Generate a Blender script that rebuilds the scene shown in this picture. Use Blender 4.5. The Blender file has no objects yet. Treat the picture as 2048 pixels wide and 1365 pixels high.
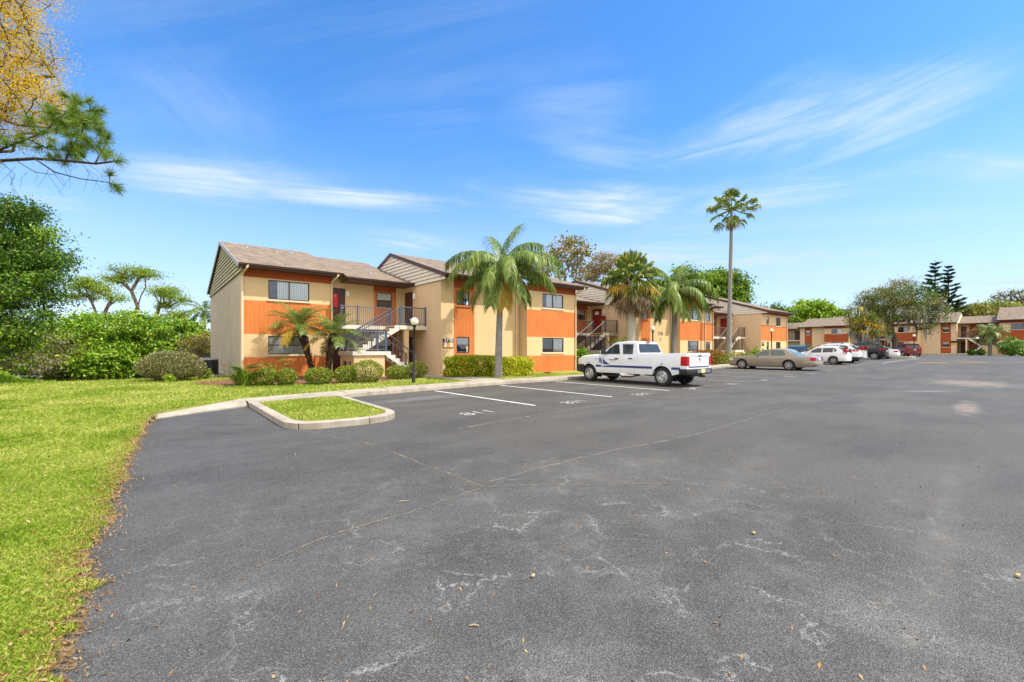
import bpy, math, random
import numpy as np
from mathutils import Vector, Matrix
R = math.radians
rnd = random.Random(7)
C = bpy.context.scene.collection

# ------------------------------------------------------------------ helpers
def lerp_table(t, x):
    if x <= t[0][0]: return t[0][1]
    for (a, va), (b, vb) in zip(t, t[1:]):
        if x <= b: return va + (vb - va) * (x - a) / (b - a)
    return t[-1][1]

def rise(x):                                   # the car park climbs gently towards its far end
    return lerp_table([(22, 0), (30, .09), (40, .28), (51, .45), (75, .55), (400, .55)], x)

def tag(o, label=None, cat=None, group=None, kind=None):
    if label: o['label'] = label
    if cat: o['category'] = cat
    if group: o['group'] = group
    if kind: o['kind'] = kind
    return o

def thing(name, label, cat, loc=(0, 0, 0), rz=0., group=None):
    o = bpy.data.objects.new(name, None); C.objects.link(o)
    o.location = loc; o.rotation_euler = (0, 0, rz); o.empty_display_size = .2
    return tag(o, label, cat, group)

def link(name, me, parent=None, loc=None, rot=None):
    o = bpy.data.objects.new(name, me); C.objects.link(o)
    if parent is not None: o.parent = parent
    if loc is not None: o.location = loc
    if rot is not None: o.rotation_euler = rot
    return o

class MB:
    """collects faces and links them as ONE mesh object"""
    def __init__(s): s.v = []; s.f = []; s.m = []; s.keys = []
    def mi(s, k):
        if k not in s.keys: s.keys.append(k)
        return s.keys.index(k)
    def face(s, pts, mat):
        n = len(s.v); s.v += [tuple(p) for p in pts]; s.f.append(tuple(range(n, n + len(pts)))); s.m.append(s.mi(mat))
    def grid(s, rows, mat, closed=False):       # rows: list of equal-length point lists (shared vertices)
        n = len(s.v); w = len(rows[0])
        for r in rows: s.v += [tuple(p) for p in r]
        k = s.mi(mat)
        for i in range(len(rows) - 1):
            for j in range(w if closed else w - 1):
                j2 = (j + 1) % w
                s.f.append((n + i*w + j, n + i*w + j2, n + (i+1)*w + j2, n + (i+1)*w + j)); s.m.append(k)
    def box(s, x0, x1, y0, y1, z0, z1, mat):
        p = [(x, y, z) for z in (z0, z1) for y in (y0, y1) for x in (x0, x1)]
        n = len(s.v); s.v += p; k = s.mi(mat)
        for f in ((0,2,3,1),(4,5,7,6),(0,1,5,4),(2,6,7,3),(0,4,6,2),(1,3,7,5)):
            s.f.append(tuple(n + i for i in f)); s.m.append(k)
    def prism(s, poly, axis, a, b, mat):        # poly in the two other axes
        def P(u, v, w):
            return (w, u, v) if axis == 0 else (u, w, v) if axis == 1 else (u, v, w)
        A = [P(u, v, a) for u, v in poly]; B = [P(u, v, b) for u, v in poly]
        s.face(A[::-1], mat); s.face(B, mat)
        for i in range(len(poly)):
            j = (i + 1) % len(poly); s.face((A[i], A[j], B[j], B[i]), mat)
    def tube(s, pts, rad, mat, n=6, caps=True):
        pts = [Vector(p) for p in pts]
        if not isinstance(rad, (list, tuple)): rad = [rad] * len(pts)
        rows = []
        for i, p in enumerate(pts):
            d = (pts[min(i+1, len(pts)-1)] - pts[max(i-1, 0)]).normalized()
            up = Vector((0, 0, 1)) if abs(d.z) < .95 else Vector((1, 0, 0))
            a = d.cross(up).normalized(); b = a.cross(d)
            rows.append([p + (a*math.cos(t) + b*math.sin(t)) * rad[i] for t in [2*math.pi*k/n for k in range(n)]])
        s.grid(rows, mat, True)
        if caps: s.face(rows[0][::-1], mat); s.face(rows[-1], mat)
    def bar(s, a, b, r, mat): s.tube([a, b], r, mat, 4)
    def lathe(s, prof, mat, n=20, o=(0,0,0), axis=2):
        rows = []
        for r, h in prof:
            row = []
            for k in range(n):
                t = 2*math.pi*k/n; c, q = r*math.cos(t), r*math.sin(t)
                row.append((o[0]+c, o[1]+q, o[2]+h) if axis == 2 else (o[0]+h, o[1]+c, o[2]+q))
            rows.append(row)
        s.grid(rows, mat, True)
    def build(s, name, parent=None, smooth=False, angle=40, loc=None, rot=None, bevel=0):
        me = bpy.data.meshes.new(name)
        me.from_pydata(s.v, [], s.f)
        for k in s.keys: me.materials.append(M[k])
        me.polygons.foreach_set('material_index', s.m)
        if smooth:
            me.polygons.foreach_set('use_smooth', [True]*len(s.f)); me.set_sharp_from_angle(angle=R(angle))
        me.update()
        o = link(name, me, parent, loc, rot)
        if bevel:
            md = o.modifiers.new('bevel', 'BEVEL'); md.width = bevel; md.segments = 2; md.limit_method = 'ANGLE'
        return o

def np_mesh(name, V, F, mats, parent=None, midx=None, loc=None):
    """V (n,3), F (m,k) arrays"""
    me = bpy.data.meshes.new(name); V = np.asarray(V, np.float32); F = np.asarray(F, np.int32)
    k = F.shape[1]
    me.vertices.add(len(V)); me.vertices.foreach_set('co', V.ravel())
    me.loops.add(F.size); me.loops.foreach_set('vertex_index', F.ravel())
    me.polygons.add(len(F)); me.polygons.foreach_set('loop_start', np.arange(0, F.size, k, dtype=np.int32))
    for m in mats: me.materials.append(M[m])
    if midx is not None: me.polygons.foreach_set('material_index', np.asarray(midx, np.int32))
    me.update(calc_edges=True); me.validate()
    return link(name, me, parent, loc)

# ------------------------------------------------------------------ materials
M = {}
class NT:
    def __init__(s, name):
        s.m = bpy.data.materials.new(name); s.m.use_nodes = True; s.t = s.m.node_tree; s.t.nodes.clear()
        s.out = s.n('ShaderNodeOutputMaterial'); M[name] = s.m
    def n(s, typ, **kw):
        nd = s.t.nodes.new(typ)
        for k, v in kw.items(): setattr(nd, k, v)
        return nd
    def l(s, a, b): s.t.links.new(a, b)
    def val(s, sock, v):
        if isinstance(v, bpy.types.NodeSocket): s.l(v, sock)
        else: sock.default_value = v
    def coord(s, kind='Object', scale=(1,1,1), rot=(0,0,0), loc=(0,0,0)):
        tc = s.n('ShaderNodeTexCoord'); mp = s.n('ShaderNodeMapping')
        s.l(tc.outputs[kind], mp.inputs[0]); mp.inputs['Scale'].default_value = scale
        mp.inputs['Rotation'].default_value = rot; mp.inputs['Location'].default_value = loc
        return mp.outputs[0]
    def noise(s, vec, scale, detail=4, rough=.55, dist=0, out='Fac'):
        nd = s.n('ShaderNodeTexNoise'); s.l(vec, nd.inputs['Vector']); nd.inputs['Scale'].default_value = scale
        nd.inputs['Detail'].default_value = detail; nd.inputs['Roughness'].default_value = rough; nd.inputs['Distortion'].default_value = dist
        return nd.outputs[out]
    def ramp(s, fac, stops, interp='LINEAR'):
        nd = s.n('ShaderNodeValToRGB'); cr = nd.color_ramp; cr.interpolation = interp
        while len(cr.elements) > 1: cr.elements.remove(cr.elements[-1])
        for i, (p, c) in enumerate(stops):
            e = cr.elements[0] if i == 0 else cr.elements.new(p)
            e.position = p; e.color = tuple(c) + (1,) if hasattr(c, '__len__') else (c, c, c, 1)
        s.l(fac, nd.inputs[0]); return nd.outputs[0]
    def mix(s, fac, a, b, mode='MIX'):
        nd = s.n('ShaderNodeMix', data_type='RGBA', blend_type=mode)
        s.val(nd.inputs[0], fac)
        for i, v in ((6, a), (7, b)):
            if isinstance(v, bpy.types.NodeSocket): s.l(v, nd.inputs[i])
            else: nd.inputs[i].default_value = tuple(v) + (1,)
        return nd.outputs[2]
    def math(s, op, a, b=0., clamp=False):
        nd = s.n('ShaderNodeMath', operation=op, use_clamp=clamp); s.val(nd.inputs[0], a); s.val(nd.inputs[1], b); return nd.outputs[0]
    def bump(s, h, strength=.3, dist=.02):
        nd = s.n('ShaderNodeBump'); s.l(h, nd.inputs['Height']); nd.inputs['Strength'].default_value = strength; nd.inputs['Distance'].default_value = dist
        return nd.outputs[0]
    def pbr(s, col, rough=.7, metal=0, spec=.5, normal=None, coat=0):
        p = s.n('ShaderNodeBsdfPrincipled')
        if isinstance(col, bpy.types.NodeSocket): s.l(col, p.inputs['Base Color'])
        else: p.inputs['Base Color'].default_value = tuple(col) + (1,)
        s.val(p.inputs['Roughness'], rough); p.inputs['Metallic'].default_value = metal
        p.inputs['Specular IOR Level'].default_value = spec; p.inputs['Coat Weight'].default_value = coat; p.inputs['Coat Roughness'].default_value = .04
        if normal is not None: s.l(normal, p.inputs['Normal'])
        s.l(p.outputs[0], s.out.inputs[0]); return p

def stucco(name, col, dirt, dirt_amt=.42, bump=.35):
    t = NT(name); v = t.coord()
    big = t.noise(v, .9, 5, .6); st = t.noise(t.coord(scale=(2.2, 2.2, .25)), 1.6, 5, .65)
    fac = t.math('MULTIPLY', t.ramp(t.math('MULTIPLY', big, st), [(.16, 0), (.42, 1)]), dirt_amt)
    c = t.mix(fac, col, dirt)
    c = t.mix(t.math('MULTIPLY', t.noise(v, 30, 3), .22), c, [x*.72 for x in col])
    h = t.noise(v, 55, 4, .7)
    t.pbr(c, .9, spec=.2, normal=t.bump(h, bump, .012))
stucco('stucco_cream', (.765, .545, .295), (.56, .40, .22))
stucco('stucco_tan', (.70, .50, .315), (.54, .39, .25))
stucco('stucco_grey', (.60, .50, .385), (.42, .35, .27), .75)
stucco('stucco_trim', (.86, .74, .54), (.6, .5, .36), .35)
stucco('concrete', (.45, .40, .32), (.22, .19, .15), .9, .3)
stucco('slab_paint', (.74, .69, .60), (.48, .44, .38), .5, .2)

def siding_panel(name, col, col2, groove=.2):
    t = NT(name); v = t.coord()
    sep = t.n('ShaderNodeSeparateXYZ'); t.l(v, sep.inputs[0])
    fx = t.math('FRACT', t.math('DIVIDE', sep.outputs[0], groove))
    g = t.math('LESS_THAN', fx, .07)
    nz = t.noise(t.coord(scale=(6, 6, .6)), 3, 5, .65)
    c = t.mix(t.ramp(nz, [(.3, 0), (.75, 1)]), col, col2)
    c = t.mix(t.math('MULTIPLY', t.ramp(t.noise(v, .8, 5, .6), [(.45, 0), (.75, 1)]), .45), c, [x*.55 for x in col])
    c = t.mix(t.math('MULTIPLY', g, .55), c, [x*.35 for x in col])
    h = t.math('SUBTRACT', t.math('MULTIPLY', nz, .3), g)
    t.pbr(c, .75, spec=.25, normal=t.bump(h, .5, .012))
siding_panel('orange_panel', (.62, .18, .045), (.71, .23, .065))
siding_panel('rust_panel', (.36, .075, .022), (.43, .095, .028))

def simple(name, col, rough=.6, metal=0, spec=.5, coat=0, var=.0, bump=0, bscale=40):
    t = NT(name); v = t.coord(); c = col; nrm = None
    if var: c = t.mix(t.ramp(t.noise(v, 3, 5, .6), [(.3, 0), (.75, 1)]), col, [max(0, x*(1-var)) for x in col])
    if bump: nrm = t.bump(t.noise(v, bscale, 3), bump, .01)
    t.pbr(c, rough, metal, spec, nrm, coat)
simple('lap_siding', (.74, .66, .55), .7, var=.15)
simple('lap_siding_dirty', (.56, .51, .31), .8, var=.4)
simple('fascia_brown', (.075, .032, .022), .5, var=.25)
simple('soffit_brown', (.10, .045, .03), .7, var=.2)
simple('rake_grey', (.42, .42, .43), .6, var=.2)
simple('bronze', (.055, .04, .03), .4, .3)
simple('sill', (.78, .62, .42), .7, var=.15)
simple('blind', (.93, .93, .90), .7)
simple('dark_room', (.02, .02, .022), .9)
simple('door_maroon', (.09, .018, .014), .45, var=.15)
simple('door_red', (.30, .018, .012), .45, var=.15)
simple('rail_blue', (.085, .12, .17), .5, .2, var=.25)
simple('rail_black', (.045, .05, .06), .5, .2, var=.2)
simple('rail_brown', (.14, .105, .085), .55, .2, var=.2)
simple('lamp_black', (.012, .012, .013), .35, var=.2)
simple('globe', (.88, .80, .60), .3, spec=.5, var=.06)
simple('fixture_white', (.85, .85, .82), .4)
simple('ac_dark', (.015, .017, .02), .45, var=.3)
simple('metal_grey', (.45, .46, .47), .45, .6, var=.2)
simple('paint_line', (.80, .79, .72), .75, var=.28, bump=.4, bscale=90)
simple('paint_old', (.50, .49, .44), .8, var=.6, bump=.4, bscale=90)
simple('paint_yellow', (.80, .42, .04), .75, var=.35)
simple('tar_black', (.018, .018, .019), .7)
simple('red_plastic', (.75, .03, .015), .4, var=.1)
simple('red_cloth', (.65, .02, .035), .8, var=.2)
simple('heart_red', (.33, .01, .012), .8, var=.4, bump=.8, bscale=60)
simple('cone_orange', (.85, .10, .02), .45)
simple('sign_black', (.015, .015, .025), .5)
simple('sign_orange', (.85, .36, .03), .5, var=.15)
simple('sign_white', (.85, .85, .85), .5)
simple('ink_grey', (.05, .045, .04), .7)
simple('bird_white', (.75, .73, .7), .7, var=.1)
simple('bird_dark', (.03, .028, .028), .7, var=.3)
simple('tarp_blue', (.05, .13, .22), .5, var=.2)
simple('timber', (.42, .30, .17), .8, var=.4)
simple('terracotta', (.35, .12, .05), .7, var=.2)
simple('pebble', (.48, .38, .22), .6, var=.4)
# vehicles
simple('car_white', (.80, .81, .82), .28, spec=.5, coat=.8, var=.03)
simple('car_silver', (.60, .62, .64), .3, .25, coat=.8)
simple('car_gold', (.30, .25, .19), .34, .2, coat=.8, var=.04)
simple('car_black', (.010, .012, .015), .25, spec=.35)
simple('car_red', (.20, .014, .014), .3, coat=.3)
simple('glass_dark', (.03, .036, .038), .05, spec=.5)
simple('glass_green', (.075, .125, .105), .05, spec=.5)
simple('tyre', (.028, .027, .026), .85, var=.2, bump=.4, bscale=50)
simple('rim_steel', (.55, .55, .55), .35, .7, var=.12)
simple('rim_dark', (.02, .02, .02), .6)
simple('black_trim', (.018, .018, .019), .55, var=.2)
simple('chrome', (.75, .75, .76), .15, 1)
simple('stripe_blue', (.010, .035, .20), .35, coat=.5)
simple('lens_red', (.42, .004, .005), .3, spec=.25)
simple('lens_white', (.75, .74, .72), .12, spec=.7, coat=.6)
simple('plate_yellow', (.75, .6, .25), .5)

# window glass of the houses: reflects, and lets the blinds behind show
t = NT('pane'); gl = t.n('ShaderNodeBsdfGlossy'); gl.inputs['Roughness'].default_value = .02; gl.inputs['Color'].default_value = (.9, .95, 1, 1)
tr = t.n('ShaderNodeBsdfTransparent'); tr.inputs['Color'].default_value = (.95, .97, .97, 1)
fr = t.n('ShaderNodeFresnel'); fr.inputs['IOR'].default_value = 1.6
mx = t.n('ShaderNodeMixShader'); t.l(t.math('ADD', fr.outputs[0], .07, True), mx.inputs[0]); t.l(tr.outputs[0], mx.inputs[1]); t.l(gl.outputs[0], mx.inputs[2]); t.l(mx.outputs[0], t.out.inputs[0])

# roof shingles
t = NT('shingle'); v = t.coord()
br = t.n('ShaderNodeTexBrick'); t.l(v, br.inputs['Vector']); br.inputs['Scale'].default_value = 1
br.offset = .37; br.inputs['Brick Width'].default_value = .32; br.inputs['Row Height'].default_value = .135; br.inputs['Mortar Size'].default_value = .006
br.inputs['Color1'].default_value = (.18, .18, .18, 1); br.inputs['Color2'].default_value = (.9, .9, .9, 1); br.inputs['Mortar'].default_value = (0, 0, 0, 1); br.inputs['Bias'].default_value = 0
fac = t.math('ADD', t.math('MULTIPLY', br.outputs[0], .6), t.math('MULTIPLY', t.noise(t.coord(scale=(1, 2, 1)), 2.2, 5, .65), .45))
c = t.ramp(fac, [(.1, (.07, .052, .040)), (.35, (.165, .127, .094)), (.6, (.25, .198, .148)), (.9, (.35, .28, .21))])
c = t.mix(t.math('MULTIPLY', t.noise(v, 90, 2), .3), c, (.2, .17, .14))
t.pbr(c, .95, spec=.1, normal=t.bump(br.outputs[0], .5, .02))

# asphalt
t = NT('asphalt'); v = t.coord(); sep = t.n('ShaderNodeSeparateXYZ'); t.l(v, sep.inputs[0])
big = t.noise(v, .22, 5, .6); mid = t.noise(v, 1.3, 6, .65); fine = t.noise(v, 60, 3, .7)
streak = t.noise(t.coord(scale=(.12, 1.1, 1), rot=(0, 0, R(8))), 1.0, 5, .6)
c = t.ramp(t.math('ADD', t.math('MULTIPLY', big, .5), t.math('MULTIPLY', streak, .5)), [(.28, (.078, .072, .058)), (.5, (.106, .099, .080)), (.72, (.150, .141, .115))])
bl = t.n('ShaderNodeMapRange'); t.l(t.math('ADD', sep.outputs[0], t.math('MULTIPLY', mid, 3)), bl.inputs[0]); bl.inputs[1].default_value = 3.2; bl.inputs[2].default_value = 7.5; bl.inputs[3].default_value = .7; bl.inputs[4].default_value = 0
c = t.mix(bl.outputs[0], c, t.mix(t.ramp(mid, [(.3, 0), (.7, 1)]), (.058, .061, .061), (.118, .124, .124)))
dk = t.ramp(t.noise(t.coord(loc=(11, 2, 0), scale=(.6, 1.3, 1), rot=(0, 0, R(20))), .55, 6, .68), [(.47, 0), (.66, 1)])
c = t.mix(t.math('MULTIPLY', dk, .72), c, (.05, .049, .045))
# stone chips worn bare in patches
vo = t.n('ShaderNodeTexVoronoi'); t.l(v, vo.inputs['Vector']); vo.inputs['Scale'].default_value = 110
chip = t.math('LESS_THAN', vo.outputs['Distance'], .34)
sepc = t.n('ShaderNodeSeparateColor'); t.l(vo.outputs['Color'], sepc.inputs[0])
wear = t.ramp(t.math('ADD', t.math('MULTIPLY', mid, .6), t.math('MULTIPLY', t.noise(v, .45, 3), .45)), [(.42, .13), (.66, .5)])
pick = t.math('MULTIPLY', chip, t.math('LESS_THAN', sepc.outputs[0], wear))
c = t.mix(t.math('MULTIPLY', pick, .75), c, t.mix(sepc.outputs[1], (.18, .17, .15), (.40, .38, .34)))
gr = t.n('ShaderNodeTexVoronoi'); t.l(v, gr.inputs['Vector']); gr.inputs['Scale'].default_value = 185; sg_ = t.n('ShaderNodeSeparateColor'); t.l(gr.outputs['Color'], sg_.inputs[0])
c = t.mix(t.math('MULTIPLY', sg_.outputs[0], .62), c, (.018, .017, .016))
c = t.mix(t.math('MULTIPLY', t.math('GREATER_THAN', sg_.outputs[1], .78), .42), c, (.22, .21, .19))
c = t.mix(t.math('MULTIPLY', t.ramp(fine, [(.5, 0), (.8, 1)]), .5), c, (.02, .02, .02))
# crazing: fine pale cracks where the seal coat has broken
wv = t.n('ShaderNodeVectorMath', operation='ADD'); t.l(v, wv.inputs[0])
nz = t.n('ShaderNodeTexNoise'); t.l(v, nz.inputs['Vector']); nz.inputs['Scale'].default_value = 3.5; nz.inputs['Detail'].default_value = 6; nz.inputs['Roughness'].default_value = .7
sc = t.n('ShaderNodeVectorMath', operation='SCALE'); t.l(nz.outputs['Color'], sc.inputs[0]); sc.inputs[3].default_value = .55; t.l(sc.outputs[0], wv.inputs[1])
ve = t.n('ShaderNodeTexVoronoi', feature='DISTANCE_TO_EDGE'); t.l(wv.outputs[0], ve.inputs['Vector']); ve.inputs['Scale'].default_value = 1.15
near = t.n('ShaderNodeMapRange'); ln = t.n('ShaderNodeVectorMath', operation='DISTANCE'); t.l(v, ln.inputs[0]); ln.inputs[1].default_value = (2.2, 1.6, 0)
t.l(ln.outputs['Value'], near.inputs[0]); near.inputs[1].default_value = 1.6; near.inputs[2].default_value = 4.6; near.inputs[3].default_value = 1; near.inputs[4].default_value = 0
msk = t.math('MULTIPLY', t.ramp(t.noise(v, 1.9, 5, .6), [(.45, 0), (.58, 1)]), near.outputs[0])
crack = t.math('MULTIPLY', t.math('MULTIPLY', t.ramp(ve.outputs['Distance'], [(0, 1), (.004, .8), (.010, 0)]), msk), t.ramp(t.noise(v, 5, 5, .7), [(.40, 0), (.5, 1)]))
c = t.mix(t.math('MULTIPLY', crack, .7), c, (.38, .375, .355))
ve2 = t.n('ShaderNodeTexVoronoi', feature='DISTANCE_TO_EDGE'); t.l(wv.outputs[0], ve2.inputs['Vector']); ve2.inputs['Scale'].default_value = 2.7
crk2 = t.math('MULTIPLY', t.math('MULTIPLY', t.ramp(ve2.outputs['Distance'], [(0, 1), (.010, .6), (.022, 0)]), t.math('MULTIPLY', t.ramp(t.noise(t.coord(loc=(5, 1, 0)), 1.1, 5, .65), [(.47, 0), (.6, 1)]), near.outputs[0])), t.ramp(t.noise(v, 6, 5, .7), [(.42, 0), (.54, 1)]))
c = t.mix(t.math('MULTIPLY', crk2, .42), c, (.36, .355, .335))
halo = t.math('MULTIPLY', t.math('MULTIPLY', t.ramp(ve.outputs['Distance'], [(0, 1), (.09, 0)]), msk), t.ramp(t.noise(v, 22, 4, .8), [(.5, 0), (.62, 1)]))
c = t.mix(t.math('MULTIPLY', t.math('MULTIPLY', halo, t.math('GREATER_THAN', sg_.outputs[2], .5)), .58), c, (.32, .32, .30))
worn = t.math('MULTIPLY', t.ramp(t.noise(t.coord(loc=(3, 7, 0)), .9, 6, .7), [(.50, 0), (.68, 1)]), near.outputs[0])
c = t.mix(t.math('MULTIPLY', t.math('MULTIPLY', worn, t.math('GREATER_THAN', sg_.outputs[2], .62)), .55), c, (.30, .29, .265))
# sandy worn places further out
def blotch(cx, cy, rx, ry, ang, col, amt):
    global c
    mp = t.coord(loc=(0, 0, 0)); sub = t.n('ShaderNodeVectorMath', operation='SUBTRACT'); t.l(mp, sub.inputs[0]); sub.inputs[1].default_value = (cx, cy, 0)
    m2 = t.n('ShaderNodeMapping'); t.l(sub.outputs[0], m2.inputs[0]); m2.vector_type = 'POINT'
    m2.inputs['Rotation'].default_value = (0, 0, -ang); 
    m3 = t.n('ShaderNodeMapping'); t.l(m2.outputs[0], m3.inputs[0]); m3.inputs['Scale'].default_value = (1/rx, 1/ry, 0)
    le = t.n('ShaderNodeVectorMath', operation='LENGTH'); t.l(m3.outputs[0], le.inputs[0])
    f = t.math('SUBTRACT', 1.15, t.math('ADD', le.outputs['Value'], t.math('MULTIPLY', t.noise(v, 1.6, 8, .75), 2.4)))
    f = t.math('ADD', f, 1.0)
    c = t.mix(t.math('MULTIPLY', t.ramp(t.math('MULTIPLY', f, .8), [(0, 0), (.55, 1)]), t.math('MULTIPLY', t.ramp(t.noise(v, 5, 5, .75), [(.3, .35), (.65, 1)]), amt)), c, col)
VA = R(5)
blotch(27.3, 2.0, 2.7, 1.9, VA, (.27, .235, .19), .85)
blotch(16.6, 1.3, 2.7, .30, VA, (.27, .22, .18), .85)
blotch(21.9, 2.7, 1.5, .35, R(-39.5), (.26, .24, .21), .7)
blotch(5, .55, 4.5, .16, R(4), (.19, .18, .16), .28)
blotch(5, 2.3, 4, .2, R(12), (.17, .16, .145), .22)
blotch(35, 7.5, 3, .35, R(12), (.19, .17, .15), .4)
blotch(6.6, 12.4, 2.2, .6, R(8), (.17, .175, .175), .8)
blotch(3.1, 11.9, .5, .25, R(8), (.05, .048, .045), .7)
blotch(1.2, 10.6, .6, .10, R(-35), (.045, .045, .045), .7)
blotch(1.0, 9.6, .7, .09, R(-35), (.045, .045, .045), .6)
blotch(2.2, 7.9, .5, .12, R(-30), (.05, .048, .045), .7)
rr = t.ramp(big, [(.3, .8), (.7, .62)])
t.pbr(c, rr, spec=.35, normal=t.bump(t.math('ADD', fine, t.math('MULTIPLY', vo.outputs['Distance'], .8)), .55, .012))

# seams: cracked joint with sand and debris; ragged edges
t = NT('seam'); v = t.coord(); n1 = t.noise(v, 9, 6, .75); n2 = t.noise(v, 40, 3, .7)
c = t.mix(t.ramp(n2, [(.4, 0), (.65, 1)]), (.33, .26, .16), (.10, .095, .09))
p = t.pbr(c, .95, spec=.1)
tr = t.n('ShaderNodeBsdfTransparent'); mx = t.n('ShaderNodeMixShader'); t.l(t.math('MULTIPLY', t.ramp(n1, [(.40, 0), (.58, 1)]), .7), mx.inputs[0]); t.l(tr.outputs[0], mx.inputs[1]); t.l(p.outputs[0], mx.inputs[2]); t.l(mx.outputs[0], t.out.inputs[0])
t = NT('seam_faint'); v = t.coord(); n1 = t.noise(v, 5, 6, .75)
p = t.pbr((.26, .245, .21), .95, spec=.1)
tr = t.n('ShaderNodeBsdfTransparent'); mx = t.n('ShaderNodeMixShader'); t.l(t.math('MULTIPLY', t.ramp(n1, [(.42, 0), (.66, 1)]), .8), mx.inputs[0]); t.l(tr.outputs[0], mx.inputs[1]); t.l(p.outputs[0], mx.inputs[2]); t.l(mx.outputs[0], t.out.inputs[0])

# earth, lawn soil, mulch, water
t = NT('lawn_base'); v = t.coord()
c = t.ramp(t.noise(v, .35, 5, .65), [(.3, (.13, .19, .022)), (.5, (.23, .27, .04)), (.72, (.38, .36, .09))])
c = t.mix(t.ramp(t.noise(v, 7, 6, .75), [(.38, 0), (.66, .85)]), c, (.44, .40, .15))
c = t.mix(t.ramp(t.noise(v, 28, 4, .75), [(.45, 0), (.68, .7)]), c, (.12, .18, .02))
t.pbr(c, .95, spec=.1, normal=t.bump(t.noise(v, 45, 4, .8), .9, .03))
t = NT('earth'); v = t.coord()
t.pbr(t.ramp(t.noise(v, 1.4, 6, .7), [(.3, (.06, .075, .018)), (.7, (.16, .14, .05))]), .95, spec=.1)
t = NT('mulch'); v = t.coord()
c = t.ramp(t.noise(v, 30, 5, .8), [(.3, (.07, .035, .022)), (.5, (.20, .105, .065)), (.72, (.36, .22, .14))])
t.pbr(c, .95, spec=.1, normal=t.bump(t.noise(v, 40, 4, .8), 1, .04))
t = NT('thatch'); v = t.coord()
c = t.ramp(t.noise(v, 34, 6, .8), [(.3, (.09, .055, .03)), (.5, (.34, .22, .10)), (.7, (.58, .43, .22))])
p = t.pbr(c, .95, spec=.1, normal=t.bump(t.noise(v, 50, 4, .8), 1, .03))
tr = t.n('ShaderNodeBsdfTransparent'); mx = t.n('ShaderNodeMixShader'); t.l(t.ramp(t.math('ADD', t.math('MULTIPLY', t.noise(v, 16, 7, .8), .7), t.math('MULTIPLY', t.noise(v, 3, 4, .6), .3)), [(.47, 0), (.53, 1)]), mx.inputs[0]); t.l(tr.outputs[0], mx.inputs[1]); t.l(p.outputs[0], mx.inputs[2]); t.l(mx.outputs[0], t.out.inputs[0])
t = NT('water'); v = t.coord()
t.pbr((.018, .022, .010), .08, spec=.5, normal=t.bump(t.noise(v, 3, 3), .05, .02))

def leafmat(name, stops, trans=.24, rough=.5, spec=.3, patch=0.):
    t = NT(name); g = t.n('ShaderNodeNewGeometry'); fac = g.outputs['Random Per Island']
    if patch: fac = t.math('ADD', t.math('MULTIPLY', fac, 1-patch), t.math('MULTIPLY', t.math('SUBTRACT', t.math('MULTIPLY', t.noise(t.coord(), .42, 7, .72), 3.4), 1.2, True), patch))
    c = t.ramp(fac, stops)
    p = t.pbr(c, rough, spec=spec)
    tl = t.n('ShaderNodeBsdfTranslucent'); t.l(t.mix(.5, c, (.5, .6, .08), 'MULTIPLY') if False else c, tl.inputs[0])
    mx = t.n('ShaderNodeMixShader'); mx.inputs[0].default_value = trans
    t.l(p.outputs[0], mx.inputs[1]); t.l(tl.outputs[0], mx.inputs[2]); t.l(mx.outputs[0], t.out.inputs[0])
leafmat('leaf_oak', [(0, (.03, .085, .010)), (.55, (.075, .175, .016)), (.88, (.15, .28, .024)), (1, (.30, .34, .04))])
leafmat('leaf_bright', [(0, (.08, .19, .010)), (.5, (.19, .35, .018)), (.9, (.33, .48, .035)), (1, (.5, .52, .09))])
leafmat('leaf_mangrove', [(0, (.09, .22, .010)), (.5, (.18, .34, .018)), (.85, (.36, .50, .03)), (1, (.55, .58, .09))])
leafmat('leaf_olive', [(0, (.12, .13, .02)), (.5, (.25, .25, .04)), (1, (.38, .31, .08))])
leafmat('leaf_rust', [(0, (.19, .10, .025)), (.5, (.33, .19, .04)), (1, (.42, .30, .06))])
leafmat('leaf_sycamore', [(0, (.11, .15, .02)), (.45, (.22, .27, .035)), (.75, (.33, .29, .05)), (1, (.36, .15, .04))])
leafmat('leaf_gold', [(0, (.50, .27, .008)), (.45, (.82, .52, .012)), (.8, (.90, .68, .03)), (1, (.58, .60, .08))], .5)
leafmat('leaf_brown', [(0, (.18, .15, .06)), (.5, (.34, .29, .13)), (1, (.30, .33, .09))])
leafmat('leaf_pine', [(0, (.09, .19, .015)), (.5, (.22, .36, .028)), (1, (.44, .50, .06))], .3)
leafmat('needle', [(0, (.06, .13, .012)), (.5, (.15, .26, .025)), (1, (.32, .40, .05))], .3)
leafmat('leaf_norfolk', [(0, (.025, .06, .02)), (.6, (.05, .10, .032)), (1, (.10, .15, .05))], .15)
leafmat('leaf_boxwood', [(0, (.08, .135, .012)), (.5, (.20, .27, .022)), (.85, (.37, .42, .04)), (1, (.55, .50, .09))], .3, .4, .4)
leafmat('leaf_podocarp', [(0, (.08, .10, .028)), (.5, (.19, .20, .065)), (.85, (.34, .31, .11)), (1, (.46, .34, .14))], .25, .35, .5)
leafmat('leaf_golden_hedge', [(0, (.13, .20, .010)), (.25, (.45, .50, .015)), (.8, (.80, .76, .03)), (1, (.85, .80, .12))], .3, .4, .4)
leafmat('leaf_green_hedge', [(0, (.10, .19, .010)), (.5, (.28, .38, .018)), (.85, (.42, .44, .03)), (1, (.6, .55, .07))], .3, .4, .4)
leafmat('leaf_red_hedge', [(0, (.14, .07, .012)), (.5, (.29, .125, .022)), (1, (.38, .21, .04))], .3)
leafmat('leaf_dark', [(0, (.03, .09, .010)), (.6, (.08, .19, .018)), (1, (.18, .30, .035))], .25, .35, .5)
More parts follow.
